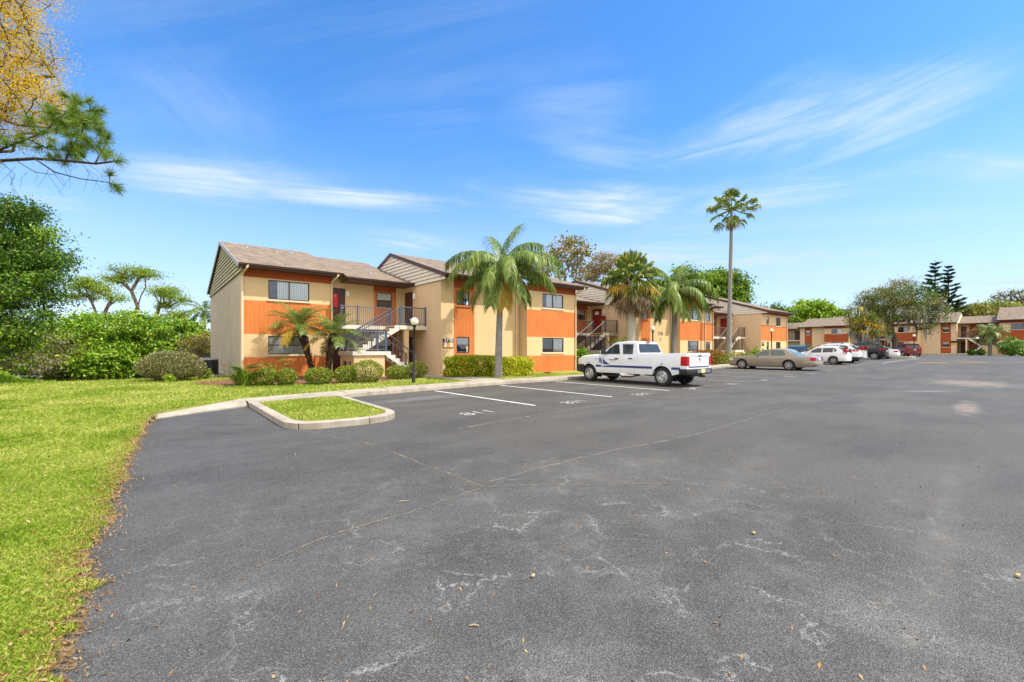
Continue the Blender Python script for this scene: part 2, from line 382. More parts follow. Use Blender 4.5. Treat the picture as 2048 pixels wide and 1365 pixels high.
leafmat('leaf_lime', [(0, (.13, .27, .012)), (.6, (.28, .45, .022)), (1, (.48, .58, .06))])
leafmat('frond_queen', [(0, (.07, .14, .02)), (.5, (.16, .26, .04)), (.85, (.29, .38, .08)), (1, (.55, .50, .08))], .3, .4, .4)
leafmat('frond_date', [(0, (.07, .14, .02)), (.5, (.18, .26, .045)), (.85, (.34, .40, .10)), (1, (.48, .45, .15))], .3, .4, .4)
leafmat('frond_fan', [(0, (.06, .12, .018)), (.5, (.15, .23, .035)), (.9, (.30, .36, .06)), (1, (.52, .46, .05))], .3, .4, .4)
leafmat('frond_yellow', [(0, (.35, .22, .02)), (1, (.55, .38, .05))], .3)
leafmat('frond_dead', [(0, (.14, .09, .05)), (.5, (.26, .185, .11)), (1, (.40, .31, .20))], .2, .8, .1)
leafmat('moss', [(0, (.26, .25, .21)), (1, (.46, .45, .40))], .3, .9, .1)
leafmat('blade', [(0, (.07, .16, .010)), (.28, (.20, .32, .022)), (.54, (.36, .46, .05)), (.78, (.62, .60, .17)), (1, (.80, .72, .38))], .25, .6, .2, .46)
leafmat('blade_lush', [(0, (.10, .25, .012)), (.6, (.26, .46, .025)), (1, (.46, .56, .06))], .35, .6, .2)
leafmat('litter', [(0, (.14, .065, .025)), (.4, (.30, .16, .06)), (.8, (.48, .33, .17)), (1, (.6, .30, .05))], .2, .8, .1)
def bark(name, a, b, sc=(4, 4, 1)):
    t = NT(name); v = t.coord(scale=sc); n = t.noise(v, 4, 5, .7)
    t.pbr(t.ramp(n, [(.3, a), (.7, b)]), .95, spec=.1, normal=t.bump(n, .8, .04))
bark('bark', (.06, .045, .033), (.17, .13, .095))
bark('bark_pale', (.20, .18, .155), (.40, .37, .32))
bark('bark_pine', (.10, .06, .045), (.26, .18, .14))
bark('bark_dark', (.025, .018, .014), (.08, .055, .04))
bark('palm_grey', (.17, .165, .15), (.36, .35, .32), (1, 1, 7))
bark('palm_pale', (.34, .31, .275), (.58, .54, .48), (1, 1, 6))
bark('palm_boots', (.035, .022, .014), (.15, .095, .055), (9, 9, 9))
# ------------------------------------------------------------------ camera, sun, sky
AIM = math.atan2(1066., 880.)
FW = (math.cos(AIM), math.sin(AIM)); RT = (math.sin(AIM), -math.cos(AIM)); EYE = 1.55
def at(px, d, z=0.):                            # a point d metres ahead, px in photo pixels across
    r = (px - 1024) / 880 * d
    return (d*FW[0] + r*RT[0], d*FW[1] + r*RT[1], z)
cam = bpy.data.objects.new('camera', bpy.data.cameras.new('camera')); C.objects.link(cam)
cam.data.sensor_width = 36; cam.data.lens = 880/2048*36; cam.data.shift_y = 15.5/2048; cam.data.clip_end = 3000; cam.data.clip_start = .05
cam.location = (0, 0, EYE); cam.rotation_euler = (R(90), 0, AIM - R(90)); bpy.context.scene.camera = cam

SUN_EL, SUN_AZ = R(58), R(145)                  # azimuth clockwise from +Y
sd = Vector((math.sin(SUN_AZ)*math.cos(SUN_EL), math.cos(SUN_AZ)*math.cos(SUN_EL), math.sin(SUN_EL)))
sun = bpy.data.objects.new('sun', bpy.data.lights.new('sun', 'SUN')); C.objects.link(sun)
sun.data.energy = 3.1; sun.data.angle = R(.53); sun.data.color = (1, .95, .86)
sun.rotation_euler = sd.to_track_quat('Z', 'Y').to_euler(); sun.location = sd * 60

W = bpy.data.worlds.new('World'); bpy.context.scene.world = W; W.use_nodes = True; wt = W.node_tree; wt.nodes.clear()
wn = lambda typ, **k: (lambda nd: ([setattr(nd, a, b) for a, b in k.items()], nd)[1])(wt.nodes.new(typ))
sky = wn('ShaderNodeTexSky', sky_type='NISHITA'); sky.sun_disc = False; sky.sun_elevation = SUN_EL; sky.sun_rotation = SUN_AZ
sky.air_density = 1.0; sky.dust_density = .35; sky.ozone_density = 2.2; sky.altitude = 0
hs = wn('ShaderNodeHueSaturation'); hs.inputs['Saturation'].default_value = 1.29; hs.inputs['Value'].default_value = 1.04
cg = wn('ShaderNodeMix', data_type='RGBA', blend_type='MULTIPLY'); cg.inputs[0].default_value = 1; wt.links.new(sky.outputs[0], cg.inputs[6]); cg.inputs[7].default_value = (.95, .945, 1.0, 1); wt.links.new(cg.outputs[2], hs.inputs['Color'])
tc = wn('ShaderNodeTexCoord'); sp = wn('ShaderNodeSeparateXYZ'); wt.links.new(tc.outputs['Generated'], sp.inputs[0])
def wm(op, a, b=0., clamp=False):
    nd = wn('ShaderNodeMath', operation=op, use_clamp=clamp)
    for i, q in enumerate((a, b)):
        if isinstance(q, bpy.types.NodeSocket): wt.links.new(q, nd.inputs[i])
        else: nd.inputs[i].default_value = q
    return nd.outputs[0]
zc = wm('MAXIMUM', sp.outputs[2], .03)
# cirrus: a few long patches in the plane of the cloud deck (right, away), each combed by streaky noise
def dotp(v): return wm('DIVIDE', wm('ADD', wm('MULTIPLY', sp.outputs[0], v[0]), wm('MULTIPLY', sp.outputs[1], v[1])), zc)
cb = wn('ShaderNodeCombineXYZ'); wt.links.new(dotp(RT), cb.inputs[0]); wt.links.new(dotp(FW), cb.inputs[1])
def deck(scale, rot, nscale, detail, rough, dist, lo, hi, loc=(0, 0, 0)):
    m1 = wn('ShaderNodeMapping'); wt.links.new(cb.outputs[0], m1.inputs[0]); m1.inputs['Rotation'].default_value = (0, 0, rot); m1.inputs['Location'].default_value = loc
    mp = wn('ShaderNodeMapping'); wt.links.new(m1.outputs[0], mp.inputs[0]); mp.inputs['Scale'].default_value = scale
    nz = wn('ShaderNodeTexNoise'); wt.links.new(mp.outputs[0], nz.inputs['Vector']); nz.inputs['Scale'].default_value = nscale
    nz.inputs['Detail'].default_value = detail; nz.inputs['Roughness'].default_value = rough; nz.inputs['Distortion'].default_value = dist
    mr = wn('ShaderNodeMapRange', interpolation_type='SMOOTHSTEP'); wt.links.new(nz.outputs['Fac'], mr.inputs[0]); mr.inputs[1].default_value = lo; mr.inputs[2].default_value = hi
    return mr.outputs[0]
warp = deck((1, 1, 1), 0, 1.1, 5, .6, .3, .2, .8)
def streak(a, b, half, amp, over=.25):
    """cirrus along the photo-pixel line a-b"""
    def pl(p): u = (698-p[1])/880; return ((p[0]-1024)/880/u, 1/u)
    (x1, y1), (x2, y2) = pl(a), pl(b); an = math.atan2(y2-y1, x2-x1); L = math.hypot(x2-x1, y2-y1)/2*(1+over)
    sb = wn('ShaderNodeVectorMath', operation='SUBTRACT'); wt.links.new(cb.outputs[0], sb.inputs[0]); sb.inputs[1].default_value = ((x1+x2)/2, (y1+y2)/2, 0)
    m1 = wn('ShaderNodeMapping'); wt.links.new(sb.outputs[0], m1.inputs[0]); m1.inputs['Rotation'].default_value = (0, 0, -an)
    m2 = wn('ShaderNodeMapping'); wt.links.new(m1.outputs[0], m2.inputs[0]); half *= 1.25; m2.inputs['Scale'].default_value = (1/L, 1/half, 0)
    le = wn('ShaderNodeVectorMath', operation='LENGTH'); wt.links.new(m2.outputs[0], le.inputs[0])
    mr = wn('ShaderNodeMapRange', interpolation_type='SMOOTHSTEP'); wt.links.new(wm('ADD', le.outputs['Value'], wm('MULTIPLY', warp, .7)), mr.inputs[0]); mr.inputs[1].default_value = 1.5; mr.inputs[2].default_value = .3
    # combing along this streak's own direction
    m3 = wn('ShaderNodeMapping'); wt.links.new(m1.outputs[0], m3.inputs[0]); m3.inputs['Scale'].default_value = (.55, .8/half, 1); m3.inputs['Location'].default_value = (a[0]*.013, b[1]*.017, 0)
    nz = wn('ShaderNodeTexNoise'); wt.links.new(m3.outputs[0], nz.inputs['Vector']); nz.inputs['Scale'].default_value = 1.6; nz.inputs['Detail'].default_value = 12; nz.inputs['Roughness'].default_value = .60; nz.inputs['Distortion'].default_value = 1.1
    m4 = wn('ShaderNodeMapRange', interpolation_type='SMOOTHSTEP'); wt.links.new(nz.outputs['Fac'], m4.inputs[0]); m4.inputs[1].default_value = .24; m4.inputs[2].default_value = .80
    return wm('MULTIPLY', wm('MULTIPLY', mr.outputs[0], m4.outputs[0]), amp)
SK = [((230, 352), (600, 392), .36, 1.2), ((470, 384), (900, 408), .22, 1.25), ((330, 335), (720, 372), .30, .5), ((980, 380), (1330, 440), .38, 1.2), ((1180, 428), (1720, 366), .32, 1.15), ((1370, 322), (1800, 175), .30, 1.1), ((1560, 345), (2080, 110), .26, .75), ((1880, 318), (2120, 348), .2, .7),
      ((1640, 260), (2060, 60), .16, .45), ((1040, 505), (1750, 530), .8, .9), ((1500, 545), (2100, 590), 1.5, .8), ((730, 478), (930, 500), .5, .7), ((40, 555), (440, 572), 1.3, .75), ((1100, 290), (1290, 330), .25, .45), ((300, 95), (490, 300), .3, .22), ((1010, 230), (1280, 190), .3, .28), ((20, 395), (170, 410), .3, .5)]
acc = None
for q in SK:
    f = streak(*q); acc = f if acc is None else wm('ADD', acc, f)
thin = wm('MULTIPLY', wm('MULTIPLY', deck((.28, 1.9, 1), R(12), 1.1, 12, .64, .6, .40, .78), deck((.4, .4, 1), 0, .8, 3, .5, .3, .38, .7, (4, 1, 0))), .30)
# added bright cloud, overhead and behind out of view, to fill the shaded walls
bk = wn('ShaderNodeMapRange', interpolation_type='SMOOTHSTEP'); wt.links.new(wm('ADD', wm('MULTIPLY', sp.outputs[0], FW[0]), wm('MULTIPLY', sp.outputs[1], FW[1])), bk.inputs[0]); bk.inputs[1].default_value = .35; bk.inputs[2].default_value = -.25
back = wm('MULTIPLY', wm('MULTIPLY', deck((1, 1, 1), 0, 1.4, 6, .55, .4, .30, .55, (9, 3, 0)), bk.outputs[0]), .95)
cl = wm('MINIMUM', wm('ADD', acc, thin), .93)
mxc = wn('ShaderNodeMix', data_type='RGBA'); wt.links.new(cl, mxc.inputs[0]); wt.links.new(hs.outputs[0], mxc.inputs[6]); mxc.inputs[7].default_value = (3.3, 3.72, 3.95, 1)
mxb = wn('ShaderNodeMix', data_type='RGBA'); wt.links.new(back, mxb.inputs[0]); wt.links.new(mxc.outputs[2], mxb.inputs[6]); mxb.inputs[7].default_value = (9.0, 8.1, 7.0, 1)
# thin veil towards the horizon
hz = wn('ShaderNodeMapRange', interpolation_type='SMOOTHSTEP'); wt.links.new(sp.outputs[2], hz.inputs[0]); hz.inputs[1].default_value = .46; hz.inputs[2].default_value = -.02; hz.inputs[3].default_value = 0; hz.inputs[4].default_value = .72
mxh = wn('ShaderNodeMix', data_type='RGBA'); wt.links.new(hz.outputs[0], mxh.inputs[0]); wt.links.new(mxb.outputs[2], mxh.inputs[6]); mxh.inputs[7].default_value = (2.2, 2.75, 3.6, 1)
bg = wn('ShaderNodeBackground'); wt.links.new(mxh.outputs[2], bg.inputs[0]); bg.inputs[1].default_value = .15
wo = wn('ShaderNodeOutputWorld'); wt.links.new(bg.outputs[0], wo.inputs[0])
vs = bpy.context.scene.view_settings; vs.view_transform = 'Standard'; vs.look = 'None'; vs.exposure = .85; vs.gamma = 1; vs.use_curve_mapping = False
cy = bpy.context.scene.cycles; cy.max_bounces = 8; cy.transparent_max_bounces = 16; cy.diffuse_bounces = 4

# ------------------------------------------------------------------ setting: ground, car park, lawn, walks
rng = np.random.default_rng(5)
def wob(x, k=0.):                                # smooth repeatable wobble
    return .5*math.sin(1.7*x + k) + .3*math.sin(4.1*x + 2*k + 1) + .2*math.sin(9.3*x + 3*k + 2)
EDGE = [(-12, -.2), (2.8, -.33), (4.0, -.34), (4.9, -.32), (6.3, -.27), (8.5, -.22), (10.4, -.12), (11.8, -.02), (12.7, .12)]
def edge_x(y): return lerp_table(EDGE, y) + .035*wob(2.2*y) + (.10*math.exp(-((y-3.95)/.09)**2) - .03*math.exp(-((y-4.5)/.3)**2))
WALKF = [(2.05, 13.5), (4.6, 13.75), (5.0, 14.15), (8, 14.62), (11, 15.0), (20, 15.2), (64, 15.25)]
WALKB = [(2.05, 14.5), (4, 15.0), (8, 15.6), (11, 15.95), (20, 16.25), (64, 16.3)]
def lawn_z(x, y):
    s = min(1, max(0, (y - 9.5) / 4)); s = s*s*(3 - 2*s)
    z = .012 + .11*s + rise(x)
    if y > 26.5 and x < 6:                        # bank down to the pond
        b = min(1, (y - 26.5) / 5) * min(1, max(0, (6 - x) / 3)); z -= .62 * b*b*(3 - 2*b)
    return z

def sheet(name, rows, mat, kind='structure', smooth=True):
    mb = MB(); mb.grid(rows, mat); o = mb.build(name, None, smooth, 60); return tag(o, kind=kind)

xs = [-900, -400, -200, -120, -80, -60, -45, -35, -28, -22, -16, -10, -5, -2, 1, 3.5, 6, 8, 12, 20, 30, 40, 51, 60, 75, 90, 110, 140, 200, 400, 900]
ys = [-900, -400, -200, -100, -50, -20, 0, 10, 20, 26, 29, 31, 33, 36, 40, 46, 54, 62, 80, 110, 150, 220, 400, 900]
def ground_z(x, y):
    z = rise(x) - .06
    if 28 < y < 48 and x < 7: z = min(z, -.95)
    elif y >= 48 and x < 30: z = -.25
    return z
sheet('ground', [[(x, y, ground_z(x, y)) for x in xs] for y in ys], 'earth')
mb = MB(); mb.face([(-120, 27.5, -.46), (7, 27.5, -.46), (7, 49, -.46), (-120, 49, -.46)], 'water'); tag(mb.build('pond_water'), kind='structure')

# asphalt of the car park
cols = [0, .02, .05, .1, .2, .35, .6, 1.2, 2.5, 5, 9, 14, 22, 26, 30, 35, 40, 45, 51, 58, 66, 75, 90, 104, 125]
yy = [-60, -30, -12, -6] + [i*.25 for i in range(-12, 53)] + [13.3, 13.8, 14.2, 14.7, 15.1]
sheet('parking_lot', [[((edge_x(y) - .12 if y < 12.8 else -.1) + c*(1 if c > .1 else 1), y, rise(edge_x(y)+c)) for c in cols] for y in yy], 'asphalt')
sheet('access_road', [[(x, y, rise(x)) for x in (63.9, 70, 75, 90, 104, 125)] for y in (15.1, 20, 30, 45, 60)], 'asphalt')

# lawn
rows = []
for y in [-12, -6, -3] + [i*.12 for i in range(-20, 107)]:
    e = edge_x(y) if y < 12.75 else lerp_table([(12.75, .13), (13.4, .7), (14.5, 2.05)], y) - .02
    e -= .03*wob(7*y, 2)
    rows.append([(e - d, y, lawn_z(e - d, y) - (.02 if d < .02 else 0)) for d in (0, .06, .14, .3, .7, 1.5, 3, 5, 8, 12, 18, 26, 40, 70)])
sheet('lawn', rows, 'lawn_base')
rows = []
for x in list(range(-70, -8, 6)) + [-8, -6, -4.5, -3, -2, -1, 0, 1, 1.6] + [2.05 + .5*i for i in range(0, 124)]:
    y0 = 12.84 if x < .1 else lerp_table([(.1, 12.84), (2.05, 14.5)], x) if x < 2.05 else lerp_table(WALKB, x) + .03*wob(3*x)
    rows.append([(x, y0 + d, lawn_z(x, y0 + d) - (.12 if d == 0 else 0)) for d in (0, .012, .3, .8, 1.6, 2.6, 4, 6, 8, 9.5, 11, 12, 13, 14, 15, 16, 17.5, 19, 22, 28)])
sheet('lawn', rows, 'lawn_base')

# thatch and leaf mould where the lawn meets the asphalt
rows = []
for y in [i*.05 for i in range(-20, 256)]:
    e = edge_x(y); w = .06 + .06*max(0, wob(3*y, 5) + .4) + .05*wob(13*y, 1)**2
    rows.append([(e - w - .05, y, lawn_z(e, y) + .004), (e - .02, y, lawn_z(e, y) + .014), (e + .55*w + .02*wob(21*y), y, .004)])
sheet('dirt_edge', rows, 'thatch')

# walk, kerb, sloping concrete apron
mb = MB(); rows = []
for x in [2.05, 2.8, 3.6, 4.4, 4.6, 4.75, 5.0, 5.5, 6.2] + [7 + i for i in range(0, 58)]:
    f, b, g = lerp_table(WALKF, x), lerp_table(WALKB, x), rise(x)
    rows.append([(x, f - .01, g - .03), (x, f, g + .115), (x, f + .02, g + .13), (x, f + .16, g + .134), (x, b, g + .137), (x, b + .02, g + .05)])
mb.grid(rows, 'concrete')
for x in [4.9 + 1.55*i for i in range(0, 30)]:           # tooled joints
    f, b, g = lerp_table(WALKF, x), lerp_table(WALKB, x), rise(x)
    mb.face([(x - .008, f + .16, g + .139), (x + .008, f + .16, g + .139), (x + .03, b, g + .141), (x + .014, b, g + .141)], 'bark')
tag(mb.build('sidewalk', None, True, 35), kind='structure')
mb = MB(); rows = []
for i in range(9):
    q = i / 8
    fx, fy = .12 + 1.93*q, 12.45 + 1.15*q**.9; bx, by = .05 + 2.0*q, 12.85 + 1.65*q
    rows.append([(fx, fy, -.01), (fx, fy, .02 + .02*q), (fx + (bx-fx)*.3, fy + (by-fy)*.3, .05 + .075*q), (bx, by, .05 + .09*q), (bx, by + .02, -.02)])
mb.grid(rows, 'concrete'); mb.face(rows[0], 'concrete'); mb.face(rows[-1], 'concrete'); tag(mb.build('concrete_apron', None, True, 30), kind='structure')
# path from the walk to the stairs
mb = MB()
for (xa, xb, ya, yb) in ((11.0, 12.6, 15.9, 20.4), (10.6, 11.98, 20.4, 24.8), (7.8, 10.6, 19.6, 20.9)):
    mb.box(xa, xb, ya, yb, .0, .142, 'concrete')
tag(mb.build('path'), kind='structure')

# grass island with its kerb ring
def rounded(pts, rad):
    out = []
    n = len(pts)
    for i, p in enumerate(pts):
        a, b = Vector(pts[i-1]), Vector(pts[(i+1) % n]); p = Vector(p); r = rad[i]
        if r <= 0: out.append(tuple(p)); continue
        u = (a - p).normalized() * r; w = (b - p).normalized() * r
        for k in range(7):
            q = k / 6; out.append(tuple((p + u)*(1-q)**2 + p*2*q*(1-q) + (p + w)*q*q))
    return out
def island(outer, rad, inner, irad, z0, name='island_kerb'):
    o, i = rounded(outer, rad), rounded(inner, irad)
    mb = MB(); mb.grid([[(x, y, z0 - .02) for x, y in o], [(x, y, z0 + .115) for x, y in o],
                        [(x + (X-x)*.12, y + (Y-y)*.12, z0 + .13) for (x, y), (X, Y) in zip(o, i)],
                        [(x, y, z0 + .13) for x, y in i], [(x, y, z0 + .05) for x, y in i]], 'concrete', True)
    acc_ = 0.; nxt = .4                           # open joints between the kerb stones
    for k in range(len(o)):
        a, b = Vector(o[k]), Vector(o[(k+1) % len(o)]); c_, d_ = Vector(i[k]), Vector(i[(k+1) % len(i)]); L = (b-a).length
        while L > 1e-4 and acc_ + L > nxt:
            q = (nxt-acc_)/L; p, r = a.lerp(b, q), c_.lerp(d_, q); w = (b-a).normalized()*.007; n_ = (p-r).normalized()*.003
            mb.face([(*(p-w+n_), z0), (*(p+w+n_), z0), (*(p+w+n_), z0+.118), (*(p-w+n_), z0+.118)], 'bark_dark'); mb.face([(*(p-w+n_), z0+.118), (*(p+w+n_), z0+.118), (*(r+w), z0+.133), (*(r-w), z0+.133)], 'bark_dark'); nxt += 1.35
        acc_ += L
    tag(mb.build(name, None, True, 35), kind='structure')
    mb = MB(); mb.face([(x, y, z0 + .10) for x, y in i], 'lawn_base'); tag(mb.build('island_lawn'), kind='structure')
    return i
ISL = island([(2.07, 13.52), (2.02, 8.95), (4.35, 8.78), (4.58, 13.76)], [0, .75, 1.1, 0], [(2.25, 13.45), (2.22, 9.15), (4.2, 8.98), (4.40, 13.68)], [0, .65, 1.0, 0], 0)
island([(64, 16.4), (64, 9.2), (67.2, 9.2), (73, 14), (73, 16.4)], [0, .8, 1.5, 1, 0], [(64.2, 16.3), (64.2, 9.5), (66.9, 9.5), (72.7, 14.2), (72.7, 16.3)], [0, .7, 1.3, .9, 0], .53)

# mulch bed in front of the first block
def blob(name, pts, mat, zf, sub=6):
    cx = sum(p[0] for p in pts)/len(pts); cy_ = sum(p[1] for p in pts)/len(pts); o = []
    n = len(pts)
    for i in range(n):
        p0, p1, p2, p3 = (Vector(pts[(i+k) % n]) for k in (-1, 0, 1, 2))
        for k in range(sub):
            q = k/sub
            v = .5*((2*p1) + (p2-p0)*q + (2*p0-5*p1+4*p2-p3)*q*q + (3*p1-p0-3*p2+p3)*q**3)
            o.append((v.x + .05*wob(5*v.x+3*v.y), v.y + .05*wob(4*v.y-2*v.x, 3)))
    mb = MB(); mb.grid([[(cx + (x-cx)*f, cy_ + (y-cy_)*f, zf(cx + (x-cx)*f, cy_ + (y-cy_)*f) + (.035 if f < .99 else -.01)) for x, y in o] for f in (1, .93, .6, .3, .02)], mat, True)
    return tag(mb.build(name, None, True, 60), kind='structure')
blob('mulch_bed', [(1.2, 22.2), (2.2, 20.2), (3.6, 19.0), (5.5, 18.6), (7.5, 18.5), (9.4, 18.9), (10.3, 19.8), (9.9, 21.5), (7.6, 23.2), (7.4, 24.9), (3.3, 25.0), (2.6, 24.0)], 'mulch', lawn_z)

# painted lines and stall numbers
def quad(mb, pts, mat): mb.face([(x, y, rise(x) + .005) for x, y in pts], mat)
mb = MB()
for i in range(17):
    x = 8.05 + 3.36*i + (.07 if i < 3 else 0)
    if i > 15: continue
    yb = lerp_table(WALKF, x) - .35; w = .05
    n = 6
    for k in range(n):
        a, b = 8.85 + (yb-8.85)*k/n, 8.85 + (yb-8.85)*(k+1)/n
        quad(mb, [(x - w, a), (x + w, a), (x + w, b), (x - w, b)], 'paint_line' if i < 3 else 'paint_old')
tag(mb.build('parking_lines'), kind='structure')
mb = MB()
for k in range(8):
    a, b = 46 + 2.2*k, 46 + 2.2*(k+1); quad(mb, [(a, 8.35), (b, 8.35), (b, 8.5), (a, 8.5)], 'paint_old')
tag(mb.build('edge_line'), kind='structure')

def text_mesh(name, body, size, mat, parent=None, loc=(0,0,0), rot=(0,0,0), extrude=0., sx=1, bold=0.):
    cu = bpy.data.curves.new('txt', 'FONT'); cu.body = body; cu.size = size; cu.align_x = 'CENTER'; cu.align_y = 'CENTER'; cu.extrude = extrude; cu.offset = bold
    tmp = bpy.data.objects.new('txt', cu); C.objects.link(tmp)
    bpy.context.view_layer.update()
    me = bpy.data.meshes.new_from_object(tmp.evaluated_get(bpy.context.evaluated_depsgraph_get()))
    bpy.data.objects.remove(tmp); bpy.data.curves.remove(cu)
    me.materials.clear(); me.materials.append(M[mat]); me.name = name
    o = link(name, me, parent, loc, rot); o.scale.x = sx
    return o
for i in range(12):
    x = 6.15 + 3.42*i; n = 811 + 10*i
    tag(text_mesh('stall_number', str(n), .62, 'paint_old', None, (x, 8.72, rise(x) + .006), (0, 0, R(4)), 0, 1.05, .004), kind='structure')
# far crossing: yellow bars and tar patches on the rise
mb = MB()
def bar_px(mb, pxa, pxb, d, w, mat, zz=.5):
    a, b = at(pxa, d), at(pxb, d - .9); dx, dy = FW
    z = max(rise(a[0]), rise(b[0])) + .006
    mb.face([(a[0]-dx*w, a[1]-dy*w, z), (b[0]-dx*w, b[1]-dy*w, z), (b[0]+dx*w, b[1]+dy*w, z), (a[0]+dx*w, a[1]+dy*w, z)], mat)
for a, b in ((1842, 1895), (1915, 1973)): bar_px(mb, a, b, 36, .55, 'paint_yellow')
tag(mb.build('speed_bars'), kind='structure')
mb = MB()
for a, b, d in ((1808, 1834, 37), (1983, 2015, 36)): bar_px(mb, a, b, d, .28, 'tar_black')
tag(mb.build('tar_patches'), kind='structure')
# joints in the asphalt
def ribbon(name, pts, w, mat, z=.004):
    mb = MB(); P = []
    for (a, b) in zip(pts, pts[1:]):
        n = max(2, int((Vector(b)-Vector(a)).length / .15))
        for k in range(n): P.append(Vector(a).lerp(Vector(b), k/n))
    P.append(Vector(pts[-1])); rows = []
    for i, p in enumerate(P):
        d = (P[min(i+1, len(P)-1)] - P[max(i-1, 0)]).normalized(); nn = Vector((-d.y, d.x)); s = w*(1 + .35*wob(3.1*i*.15, 4)); p = p + nn*.03*wob(i*.3)
        rows.append([(p.x + nn.x*s, p.y + nn.y*s, z + rise(p.x)), (p.x - nn.x*s, p.y - nn.y*s, z + rise(p.x))])
    mb.grid(rows, mat); return tag(mb.build(name), kind='structure')
ribbon('asphalt_joint', [(2.2, 9.0), (2.75, 7.2), (2.82, 6.2), (2.88, 4.0)], .018, 'seam')
ribbon('asphalt_joint', [(.6, 3.55), (1.1, 3.75), (2.0, 3.85), (2.9, 3.98)], .014, 'seam', .0055)
ribbon('asphalt_joint', [(2.9, 3.97), (3.6, 3.5), (4.6, 2.75)], .010, 'seam', .007)
ribbon('asphalt_joint', [(4.6, 7.2), (6, 7.45), (8.2, 7.65), (12, 7.65), (18, 7.7)], .045, 'seam_faint')
ribbon('asphalt_joint', [(3.05, 4.1), (4.6, 4.2), (5.9, 4.13), (7.7, 4.0), (11.2, 4.2), (18, 4.3)], .028, 'seam_faint', .0055)
# ------------------------------------------------------------------ buildings
def wall_sheet(mb, u0, u1, z0, z1, P, holes, matf, depth=.06, inward=(0, 1)):
    """P(u, z) -> point; holes (u0,u1,z0,z1); matf(u,z) -> material; reveals go inward"""
    us = sorted({u0, u1} | {h[0] for h in holes} | {h[1] for h in holes} | set(matf.us)); us = [u for u in us if u0 - 1e-6 <= u <= u1 + 1e-6]
    zs = sorted({z0, z1} | {h[2] for h in holes} | {h[3] for h in holes} | set(matf.zs)); zs = [z for z in zs if z0 - 1e-6 <= z <= z1 + 1e-6]
    for a, b in zip(us, us[1:]):
        for c, d in zip(zs, zs[1:]):
            um, zm = (a+b)/2, (c+d)/2
            if any(h[0] < um < h[1] and h[2] < zm < h[3] for h in holes): continue
            mb.face([P(a, c), P(b, c), P(b, d), P(a, d)], matf(um, zm))
    I = Vector((inward[0], inward[1], 0)) * depth
    for a, b, c, d in holes:
        q = [Vector(P(a, c)), Vector(P(b, c)), Vector(P(b, d)), Vector(P(a, d))]
        for i in range(4):
            j = (i+1) % 4; mb.face([q[i], q[j], q[j] + I, q[i] + I], 'stucco_trim')
class Mat:
    def __init__(s, f, us=(), zs=()): s.f, s.us, s.zs = f, us, zs
    def __call__(s, u, z): return s.f(u, z)
def plain(m): return Mat(lambda u, z: m)
Z1, Z2, Z3, Z4 = 1.13, 2.27, 3.92, 5.06
def bands(u_trim=None, dz=0.):
    def f(u, z):
        z -= dz
        if u_trim and u < u_trim: return 'stucco_trim'
        return 'orange_panel' if z < Z1 or Z2 < z < Z3 else 'stucco_cream' if z < Z4 else 'rust_panel'
    return Mat(f, (u_trim,) if u_trim else (), (Z1+dz, Z2+dz, Z3+dz, Z4+dz))
def bands_far_shaded(u_trim=None):
    b = bands(u_trim); return Mat(lambda u, z: {'orange_panel': 'rust_panel', 'stucco_cream': 'stucco_tan'}.get(b(u, z), b(u, z)), b.us, b.zs)  # far fronts' shade put into the colour: darker panel and stucco
def panel(ua, ub, base, z0=.0, z1=9, pm='orange_panel', top='rust_panel'):
    return Mat(lambda u, z: (pm if z < 4.9 else top) if ua < u < ub and z0 < z < z1 else base, (ua, ub), (z0, z1, 4.9) if z0 > 0 else (4.9,))

